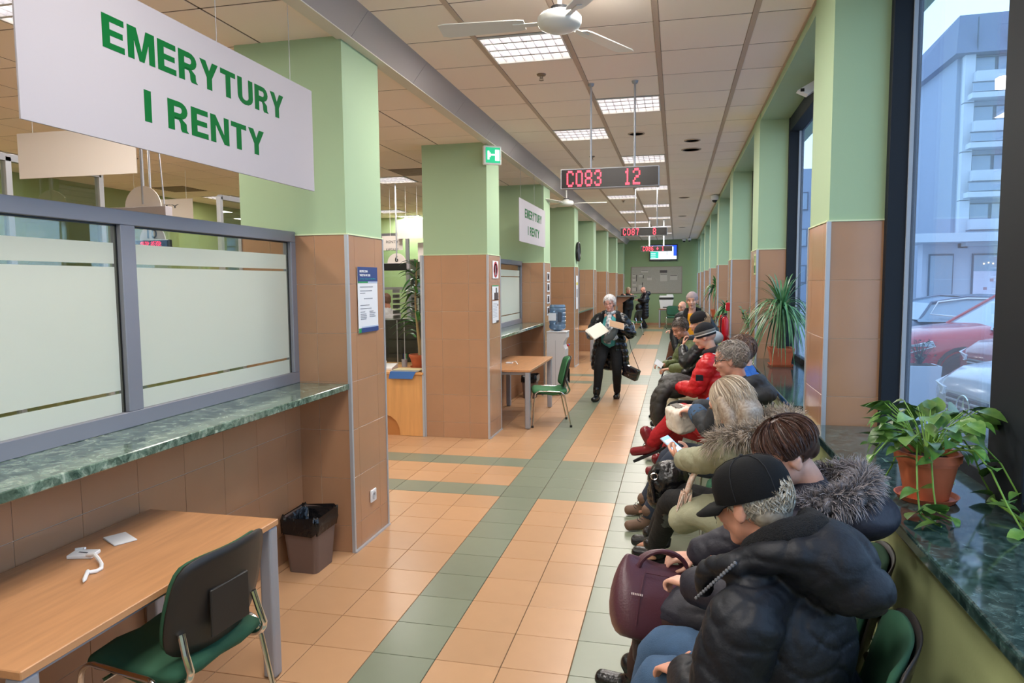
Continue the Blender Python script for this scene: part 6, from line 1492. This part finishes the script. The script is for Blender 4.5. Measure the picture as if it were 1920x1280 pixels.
hair_short(b.HM, b.root, '#6a625c', '#b5aca4', .013, 1500, .028, seed=7, messy=.7); face_bits(b.HM, b.root, brow='#6a625c', glasses='#1c1a18')
t = thing('paper_bag', 'crumpled white paper bag on the lap of the grey haired man', 'bag', (1.5, 2.2, .8))
Mb = Matrix.Translation((1.50, 2.18, .83)) @ Matrix.Rotation(R(-70), 4, 'Z') @ Matrix.Rotation(R(10), 4, 'X'); q = MB(); q.bev(-.13, .13, -.075, .075, -.10, .08, .02, M=Mb); fuse('bag_body', q, mat('white_bag', '#ddd3c6', rough=.7, bump=.5, bscale=20), t, .010, 1, folds(.010, (14, 14, 14), 9))
q = MB()
for k in range(9): q.box(-.10+.018*k, -.09+.018*k, -.03+.006*(k % 3), .03-.008*(k % 2), .080, .088, M=Mb)
q.build('printed_motif', mat('bag_print', '#8e8880', rough=.7), t)
# --- person in red trousers
b = Body('p', 'brown haired person in a bright blue jacket and red trousers with crossed legs', (1.92, 2.68, .56), (1.955, 2.68, 1.275), 178, 6, 0, d=155, sh=.18)
b.arm('L', (1.62, 2.78, .74), hd=(-.8, .5, 0)); b.arm('R', (1.60, 2.98, .72), hd=(-.9, 0, 0))
b.leg('R', (1.36, 3.42, .14), toe=(1.215, 3.47, .07), kn=(1.50, 3.12, .56)); b.leg('L', (1.265, 3.02, .44), toe=(1.10, 3.08, .345), kn=(1.52, 2.92, .735))
b.skin('#d8a48e', .009); M_redt = mat('trousers_red', '#b0141f', rough=.8, bump=.3, bscale=60); b.trousers(M_redt, (.10, .082, .066), disp=folds(.006, (10, 10, 14), 4))
M_rb = mat('red_leather', '#7a1420', rough=.25, bump=.2, bscale=50, spec=.6); b.shoes(M_rb, 'boot', boot=.12, r=.048, laces=M_black)
b.jacket('jacket', mat('jacket_blue', '#1f5fae', rough=.5, bump=.3, bscale=40), hem=-.02, bulk=1.08, disp=folds(.010, (8, 8, 12), 6, fine=.003), sleeve=(.08, .07, .055)); hair_short(b.HM, b.root, '#4a352c', '#8a6a58', .018, 1200, .04, seed=9, messy=.5)
# --- person in the red jacket and striped beanie
b = Body('p', 'person in a scarlet puffer jacket and black beanie with a grey striped band', (1.88, 3.92, .56), (1.735, 3.90, 1.30), 172, 10, 0, d=168, sh=.19)
b.arm('L', (1.50, 3.92, .80), hd=(-.9, .2, -.2), pole=(.2, -.9, -.9)); b.arm('R', (1.5, 4.1, .78), hd=(-.9, 0, -.2))
b.leg('L', (1.35, 4.1, .10), kn=(1.46, 4.0, .54)); b.leg('R', (1.32, 4.3, .10), kn=(1.45, 4.18, .54))
b.skin('#d9a58d', .008); b.trousers(M_blk_tr); b.shoes(mat('shoe_white', '#cfcac6', rough=.6), 'sneaker')
hb = b.neck; D, Rr = b.dv, b.rv
b.jacket('jacket', mat('jacket_scarlet', '#c4121b', rough=.42, bump=.3, bscale=45, spec=.5), hem=-.05, bulk=1.16, sleeve=(.092, .082, .06), disp=folds(.009, (7, 7, 10), 5.7, quilt=.085, qa=.010, fine=.003), collar=.08)
q = MB(); limb(q, [hb+D*.05-Rr*.09, hb-D*.06-Rr*.09+UP*.03, hb-D*.12+UP*.03, hb-D*.05+Rr*.09+UP*.03], [.035, .045, .045, .035]); sph(q, hb-D*.10-UP*.02, (.10, .11, .07)); fuse('dark_hood', q, mat('hood_black', '#1d1c20', rough=.8), b.root, .010, 3, folds(.006, (12, 12, 12), 3))
q = MB(); limb(q, [hb+D*.08-Rr*.12-UP*.03, hb-D*.02-Rr*.145+UP*.0, hb-D*.10-Rr*.12+UP*.0], [.008, .010, .008]); q.build('white_piping', M_white, b.root, True)
pc = b.sh['L'].lerp(b.el['L'], .55)-Vector((.02, .088, 0)); MB().bev(pc.x-.035, pc.x+.035, pc.y-.008, pc.y+.004, pc.z-.025, pc.z+.03, .004).build('arm_patch', M_black, b.root)
beanie(b.HM, b.root, mat('beanie_black', '#17161a', rough=.95, bump=.6, bscale=200), stripes=[(.024, .036, mat('stripe_white', '#cfcac2', rough=.9)), (.038, .062, mat('stripe_grey', '#77746e', rough=.9))], low=.005)
face_bits(b.HM, b.root); 
t = thing('folded_coat', 'large dark grey padded coat bundled on the lap of the person in scarlet', 'coat', (1.45, 4.0, .6))
q = MB(); sph(q, (1.47, 4.02, .80), (.19, .16, .125)); limb(q, [(1.46, 4.0, .84), (1.33, 3.95, .74), (1.29, 3.94, .55), (1.31, 3.95, .42)], [.12, .13, .12, .08], up=(0, 1, 0), flat=.6); fuse('padded_shell', q, mat('coat_graphite', '#34322f', rough=.55, bump=.3, bscale=40), t, .012, 3, folds(.016, (8, 8, 9), 3, fine=.004))
# --- woman in black knitted hat, hand at chin
b = Body('p', 'woman in a black knitted hat and black leather jacket with a hand at her chin', (1.90, 5.05, .56), (1.72, 5.1, 1.36), 178, 8, 0, d=168, sh=.18)
b.arm('L', (1.545, 5.08, 1.10), hd=(.1, .1, 1), hn=(1, 0, 0), pole=(-.5, -.4, -1), curl=1.0); b.arm('R', (1.55, 5.25, .76), hd=(-.9, 0, -.2))
b.leg('L', (1.38, 5.25, .10), kn=(1.45, 5.15, .56)); b.leg('R', (1.35, 5.45, .10), kn=(1.44, 5.3, .56))
b.skin('#dfa992', .008); b.trousers(mat('trousers_cream', '#cfc6b0', rough=.85)); b.shoes(M_bootb)
b.jacket('jacket', mat('leather_jacket', '#17171a', rough=.3, bump=.4, bscale=30, spec=.55), hem=-.02, bulk=1.06, disp=folds(.008, (9, 9, 12), 9)); q = MB(); limb(q, [b.wr['L']-UP*.0, b.wr['L'].lerp(b.el['L'], .3)], [.038, .045]); fuse('cream_cuff', q, mat('knit_cream', '#e0d6c8', rough=.95, bump=.6, bscale=150), b.root, .007, 2)
hair_short(b.HM, b.root, '#a08468', '#dcc8aa', .012, 700, .05, seed=12, low=2); beanie(b.HM, b.root, mat('beanie_black'), low=.022, r=1.06); face_bits(b.HM, b.root, brow='#8a6a50')
q = MB(); sph(q, b.neck-b.dv*.10+UP*.0, (.11, .12, .08)); fuse('pale_hood', q, mat('hood_pale_blue', '#a8b6c4', rough=.8), b.root, .010, 3)
# --- man leaning forward
b = Body('p', 'dark haired man in an olive jacket leaning forward over a paper', (1.82, 5.72, .56), (1.51, 5.6, 1.265), 222, 26, 0, d=190, sh=.19)
b.arm('L', (1.40, 5.42, .80), hd=(-.8, -.1, -.1), hn=(0, 0, -1), pole=(.2, -.8, -.9), curl=.9); b.arm('R', (1.33, 5.62, .83), hd=(-.8, -.2, 0), pole=(.1, .8, -1), curl=.9)
b.leg('L', (1.38, 5.60, .10), kn=(1.40, 5.55, .56)); b.leg('R', (1.34, 5.9, .10), kn=(1.38, 5.82, .56))
b.skin('#d39a82', .007, 1.05); b.trousers(mat('trousers_navy')); b.shoes(M_bootb); hb = b.neck; D, Rr = b.dv, b.rv
b.jacket('jacket', mat('jacket_olive', '#5d6840', rough=.6, bump=.3, bscale=40), hem=-.04, bulk=1.05, disp=folds(.009, (8, 8, 10), 3.3, quilt=.08, qa=.006)); q = MB(); limb(q, [hb+D*.06-Rr*.08-UP*.03, hb-D*.05-Rr*.08+UP*.02, hb-D*.08+Rr*.08+UP*.02, hb+D*.06+Rr*.08-UP*.03], [.03, .035, .035, .03]); fuse('collar', q, mat('coat_navy2', '#23272f', rough=.7), b.root, .009, 3)
hair_short(b.HM, b.root, '#3c332e', '#7d736a', .014, 1200, .03, seed=13); face_bits(b.HM, b.root, closed=True, brow='#3c332e', lip='#a8605a')
t = thing('paper_slip', 'small white paper slip held by the man in the olive jacket', 'paper', (1.28, 5.4, .85)); MB().box(-.05, .05, -.07, .07, 0, .002, M=Matrix.Translation((1.27, 5.42, .86)) @ Matrix.Rotation(R(35), 4, 'Y') @ Matrix.Rotation(R(20), 4, 'X')).build('sheet', M_white, t)
# --- standing woman in pale knitted hat
b = Body('p', 'woman standing in a pale mauve knitted hat, black coat and yellow top', (1.74, 7.72, .90), (1.69, 7.6, 1.545), 262, 2, 0, d=255, sh=.185)
b.arm('L', (1.95, 7.62, .80), hd=(0, -.1, -1), l=(.30, .27)); b.arm('R', (1.48, 7.6, .80), hd=(0, -.1, -1), l=(.30, .27))
b.leg('L', (1.83, 7.75, .09), pole=(0, -1, 0)); b.leg('R', (1.65, 7.75, .09), pole=(0, -1, 0))
b.skin('#dba58c', .007, .98); b.trousers(M_blk_tr); b.shoes(M_bootb); hb = b.neck; D, Rr = b.dv, b.rv
q = MB(); limb(q, [b.pel, b.belly+D*.03, b.chest+D*.035, hb-UP*.04+D*.02], [.17, .16, .165, .08], up=Rr, flat=.75); fuse('yellow_top', q, mat('top_yellow', '#e09a16', rough=.9, bump=.3, bscale=200), b.root, .01, 3)
def open_coat(b, m, hemz, bulk=1.0, disp=None, half=.075, sleeve=(.08, .07, .055)):
    """coat with an open front: keep away a wedge at the front"""
    D, Rr = b.dv, b.rv
    def ex(q):
        for k in (-1, 1): limb(q, [b.pel+Rr*.16*k+UP*.12, b.pel+Rr*.225*k-D*.01-UP*.18, b.pel+Rr*.24*k-D*.02+UP*hemz], [.11, .115, .11], up=D, flat=.55)
        limb(q, [b.pel-D*.06+UP*.1, b.pel-D*.11-UP*.2, b.pel-D*.12+UP*hemz], [.16, .19, .20], up=Rr, flat=.4)
    o = b.jacket('coat', m, hem=-.12, bulk=bulk, sleeve=sleeve, disp=disp, collar=.07, flat=.8, extra=ex)
    bm = bmesh.new(); bm.from_mesh(o.data); kill = []
    for v in bm.verts:
        p = v.co-b.pel; f = p.dot(b.dv); s_ = p.dot(b.rv)
        if f > .045 and abs(s_) < half*(1.0+.3*max(0, .2-p.z)) and v.co.z < b.neck.z+.05: kill.append(v)
    bmesh.ops.delete(bm, geom=kill, context='VERTS'); bm.to_mesh(o.data); bm.free(); md = o.modifiers.new('t', 'SOLIDIFY'); md.thickness = .012; md.offset = -1; return o
open_coat(b, M_jk_black, -.38, 1.12, folds(.008, (7, 7, 10), 4))
q = MB()
for k in (-1, 1): limb(q, [hb-D*.08+UP*.02, hb+Rr*.085*k-D*.02+UP*.02, hb+Rr*.085*k+D*.09-UP*.08, hb+Rr*.07*k+D*.13-UP*.20], [.04, .042, .035, .02])
fuse('coat_collar', q, mat('black_fleece'), b.root, .009, 2, folds(.005, (25, 25, 25), 2))
hair_short(b.HM, b.root, '#4a3a30', '#7a6250', .006, 300, .03, seed=15); beanie(b.HM, b.root, mat('beanie_mauve', '#a3908f', rough=.95, bump=.5, bscale=200), low=.026, r=.95); face_bits(b.HM, b.root, brow='#7a6250', lip='#a96a62')
# --- walking woman with papers
b = Body('p', 'white haired woman walking with papers, black puffer coat and turquoise sweater', (.455, 7.98, .90), (.452, 7.90, 1.50), 262, 8, 2, d=265, sh=.185)
b.arm('R', (.235, 7.66, 1.045), hd=(-.15, -.5, -.05), hn=(.6, 0, -.6), pole=(-.6, .4, -1), curl=1.0, l=(.29, .25)); b.arm('L', (.67, 7.70, 1.13), hd=(-.45, -.5, .2), hn=(-.4, 0, .8), pole=(.7, .4, -1), curl=1.0, l=(.29, .25))
b.leg('R', (.275, 7.72, .10), toe=(.245, 7.55, .05), pole=(-.1, -1, 0)); b.leg('L', (.565, 8.05, .10), toe=(.555, 7.88, .05), pole=(.1, -1, 0))
b.skin('#dfa695', .0065, 1.02); b.trousers(M_blk_tr, (.105, .075, .055), disp=folds(.006, (11, 11, 12), 6)); b.shoes(M_bootb, 'boot', boot=.10, r=.045); hb = b.neck; D, Rr = b.dv, b.rv
q = MB(); limb(q, [b.pel-UP*.0+D*.01, b.belly+D*.035, b.chest+D*.035, hb-UP*.05+D*.01], [.18, .175, .17, .09], up=Rr, flat=.8); fuse('sweater', q, mat('sweater_turquoise', '#4fa3a4', rough=.95, bump=.4, bscale=150), b.root, .009, 3, folds(.003, (12, 12, 12), 2))
open_coat(b, mat('puffer_black', '#0d0f16', rough=.25, bump=.3, bscale=35, spec=.6), -.42, 1.2, folds(.007, (8, 8, 8), 4, quilt=.10, qa=.016), half=.105, sleeve=(.092, .085, .062))
q = MB()
for k in (-1, 1): limb(q, [hb-D*.10-UP*.0, hb+Rr*.10*k-D*.03-UP*.0, hb+Rr*.14*k+D*.06-UP*.07, hb+Rr*.125*k+D*.12-UP*.22], [.05, .05, .045, .02])
fuse('fur_collar', q, mat('black_fleece'), b.root, .009, 2, folds(.006, (25, 25, 25), 2))
M_scarf = mat('scarf_pattern', '#4a5866', rough=.9, col2='#d8dadb', vscale=28, detail=1)
q = MB(); limb(q, [hb+Rr*.07+UP*.02, hb+D*.09-UP*.0, hb-Rr*.07+UP*.02, hb-D*.07+UP*.02, hb+Rr*.07+UP*.02], [.028]*5); limb(q, [hb+D*.10-UP*.02, hb+D*.165-UP*.14, hb+D*.19-UP*.30, hb+D*.17+Rr*.02-UP*.45], [.035, .05, .065, .055], up=Rr, flat=.4); limb(q, [hb+D*.12+UP*-.05, hb+D*.19-Rr*.05-UP*.25, hb+D*.24-Rr*.12-UP*.38], [.03, .05, .05], up=Rr, flat=.4)
fuse('scarf', q, M_scarf, b.root, .008, 3, folds(.006, (16, 16, 10), 3))
hair_short(b.HM, b.root, '#b8b4b4', '#f4f0ee', .020, 1600, .035, seed=17, messy=.25, front=.5); face_bits(b.HM, b.root, brow='#b0a8a4', lip='#b0645c', glasses='#8a5a4a')
t = thing('paper_sheets', 'white paper sheets in the right hand of the walking woman', 'papers', (.28, 7.55, 1.05))
for k, (a, dx) in enumerate(((0, 0), (9, .02))): MB().box(-.105, .105, -.15, .15, -.001, .001, M=Matrix.Translation((.285+dx, 7.56-.01*k, 1.09+.015*k)) @ Matrix.Rotation(R(-18-a), 4, 'Z') @ Matrix.Rotation(R(40), 4, 'Y') @ Matrix.Rotation(R(28), 4, 'X')).build('sheet', mat('paper_cream', '#e4dccd', rough=.8), t)
t = thing('envelope', 'brown and white envelope in the left hand of the walking woman', 'envelope', (.6, 7.55, 1.2)); Me_ = Matrix.Translation((.60, 7.57, 1.19)) @ Matrix.Rotation(R(12), 4, 'Z') @ Matrix.Rotation(R(14), 4, 'Y') @ Matrix.Rotation(R(35), 4, 'X')
MB().box(-.12, .10, -.075, .075, -.003, .003, M=Me_).build('cover', mat('envelope_brown', '#a98666', rough=.8), t); MB().box(-.125, .105, -.08, .08, -.006, -.003, M=Me_).build('white_sheet', M_white, t)
t = thing('knitted_glove', 'grey knitted gloves hanging below the envelope of the walking woman', 'gloves', (.55, 7.6, 1.0)); q = MB(); limb(q, [(.58, 7.58, 1.14), (.54, 7.60, 1.06), (.47, 7.62, .98), (.40, 7.63, .965)], [.04, .055, .05, .03]); fuse('glove_body', q, mat('glove_grey', '#5c6468', rough=.95, bump=.6, bscale=150), t, .009, 2, folds(.005, (20, 20, 20), 3))
t = thing('small_handbag', 'small glossy black handbag on a long strap beside the walking woman', 'handbag', (.81, 7.8, .34)); Mh = Matrix.Translation((.80, 7.82, .445)) @ Matrix.Rotation(R(-25), 4, 'Z') @ Matrix.Rotation(R(20), 4, 'Y')
M_pat = mat('patent_black', '#10121c', rough=.08, spec=.8, coat=.6); MB().bev(-.13, .13, -.055, .055, -.10, .08, .022, M=Mh, seg=3).build('bag_body', M_pat, t, True); MB().bev(-.132, .132, -.06, -.045, -.03, .085, .01, M=Mh, seg=2).build('flap', M_pat, t, True); MB().prism([(-.02, -.03), (.02, -.03), (0, -.055)], -.066, -.058, 'y', M=Mh).build('clasp', M_chrome, t)
MB().tube([Mh @ Vector((-.12, 0, .08)), (.70, 7.8, .8), (.66, 7.83, 1.12), (.64, 7.95, 1.36)], .005, 6).tube([Mh @ Vector((.12, 0, .08)), (.79, 7.84, .8), (.71, 7.9, 1.15), (.645, 7.97, 1.36)], .005, 6).build('strap', M_bootb, t)
# --- far people
b = Body('p', 'bald seated man with glasses and brown trousers near the far end', (1.80, 12.2, .56), (1.585, 12.05, 1.50-.20), 235, 12, 0, d=215)
b.root.location.z = 0
b.arm('L', (1.45, 11.9, .80), hd=(-.6, -.3, 0)); b.arm('R', (1.38, 12.05, .8), hd=(-.6, -.3, 0)); b.leg('L', (1.30, 12.05, .10), toe=(1.13, 11.98, .05), kn=(1.42, 11.95, .56)); b.leg('R', (1.34, 12.35, .10), kn=(1.42, 12.2, .56))
b.skin('#d9a088', .009, 1.05); b.trousers(mat('trousers_brown2', '#6a4434', rough=.8)); b.shoes(M_bootb); b.jacket('jacket', M_jk_black, bulk=1.1, disp=folds(.008, (7, 7, 9), 2)); face_bits(b.HM, b.root, glasses='#5a4a40')
b = Body('p', 'man standing in a long dark quilted coat before the notice board', (.25, 25.2, .90), (.19, 25.1, 1.51), 215, 22, 0, d=205)
b.arm('L', (.02, 24.95, 1.14), hd=(-.8, -.2, .1), pole=(.2, -1, -1)); b.arm('R', (.0, 25.2, 1.12), hd=(-.8, -.1, .1), pole=(0, 1, -1)); b.leg('L', (.24, 25.12, .09), pole=(-1, 0, 0)); b.leg('R', (.27, 25.33, .09), pole=(-1, 0, 0))
b.skin('#d79a86', .010, 1.05); b.trousers(M_blk_tr, (.11, .09, .085)); b.shoes(M_bootb); b.jacket('quilted_coat', mat('coat_slate', '#171921', rough=.4, bump=.3, bscale=30), hem=-.45, bulk=1.15, disp=folds(.006, (7, 7, 9), 2, quilt=.11, qa=.014)); q = MB(); sph(q, b.neck-b.dv*.12+UP*.0, (.12, .13, .10)); fuse('hood', q, mat('coat_slate'), b.root, .012, 3)
q = MB(); sph(q, (.03, 25.0, .82), (.13, .09, .17)); bg = thing('black_bag', 'black bag hanging at the front of the man by the notice board', 'bag', (.03, 25.0, .65)); fuse('bag_body', q, M_bootb, bg, .012, 2, folds(.01, (9, 9, 9), 4)); MB().tube([(.04, 24.98, .95), (.12, 25.0, 1.2), (.22, 25.12, 1.38)], .01, 6).build('strap', M_bootb, bg)
b = Body('p', 'person in black half hidden behind the far pillar at the high desk', (-.30, 23.72, .90), (-.28, 23.58, 1.50), 300, 25, 0, d=300)
b.arm('L', (-.20, 23.3, 1.38), hd=(.9, -.2, 0)); b.arm('R', (-.45, 23.2, 1.38), hd=(.5, -.6, 0)); b.leg('L', (-.4, 23.6, .09), pole=(.5, -1, 0)); b.leg('R', (-.55, 23.6, .09), pole=(.5, -1, 0))
b.skin('#d79a86', .012); b.trousers(M_blk_tr); b.shoes(M_bootb); b.jacket('jacket', M_jk_black, bulk=1.12, disp=folds(.008, (7, 7, 9), 2)); hair_short(b.HM, b.root, '#8a7460', '#c9b494', .012, 300, .03, seed=3, vox=.012)
# --- office worker in white shirt
b = Body('p', 'office worker in a white shirt seen from behind between the nearest pillars', (-3.35, 8.1, .56+.10), (-3.33, 8.0, 1.55), 160, 10, 0, d=150, sh=.20)
b.arm('R', (-3.75, 8.5, .95)); b.arm('L', (-3.7, 8.2, .95)); b.leg('L', (-3.8, 8.2, .10), kn=(-3.75, 8.25, .6)); b.leg('R', (-3.8, 8.4, .10), kn=(-3.75, 8.4, .6))
b.skin('#cf8f78', .010, 1.08); b.trousers(mat('trousers_navy')); b.shoes(M_bootb); b.jacket('shirt', mat('shirt_white', '#e4e2e4', rough=.8), bulk=1.02, disp=folds(.008, (8, 8, 9), 2), collar=.065); hair_short(b.HM, b.root, '#6a4a38', '#a07860', .004, 300, .02, seed=5, vox=.010)
t = thing('office_chair', 'black office chair under the worker in the white shirt', 'chair', (-3.3, 8.1, 0)); MB().bev(-3.58, -3.10, 7.88, 8.34, .50, .57, .02).build('seat', M_black, t); MB().bev(-3.10, -3.04, 7.88, 8.32, .66, 1.12, .02).build('backrest', M_black, t); MB().tube([(-3.33, 8.1, .06), (-3.33, 8.1, .5)], .03, 10).build('column', M_black, t)
for k in range(5): a = 2*PI*k/5; MB().tube([(-3.33, 8.1, .1), (-3.33+.28*math.cos(a), 8.1+.28*math.sin(a), .06)], .02, 8).build('leg', M_black, t); q = MB(); sph(q, (-3.33+.28*math.cos(a), 8.1+.28*math.sin(a), .032), .03, None, 10, 8); q.build('castor', M_black, t, True)
t = thing('walking_stick', 'dark walking stick leaning beside the man in the olive jacket', 'walking stick', (1.25, 6.6, 0)); MB().tube([(1.13, 6.5, .012), (1.33, 6.75, .70)], .010, 8).tube([(1.33, 6.75, .70), (1.36, 6.79, .78), (1.40, 6.80, .80), (1.44, 6.79, .78)], .012, 8).build('shaft', mat('stick_dark', '#2c2f36', rough=.4), t, True); MB().lathe([(.001, 0), (.016, .001), (.014, .03)], (1.13, 6.5, .0), 10).build('rubber_tip', M_black, t)
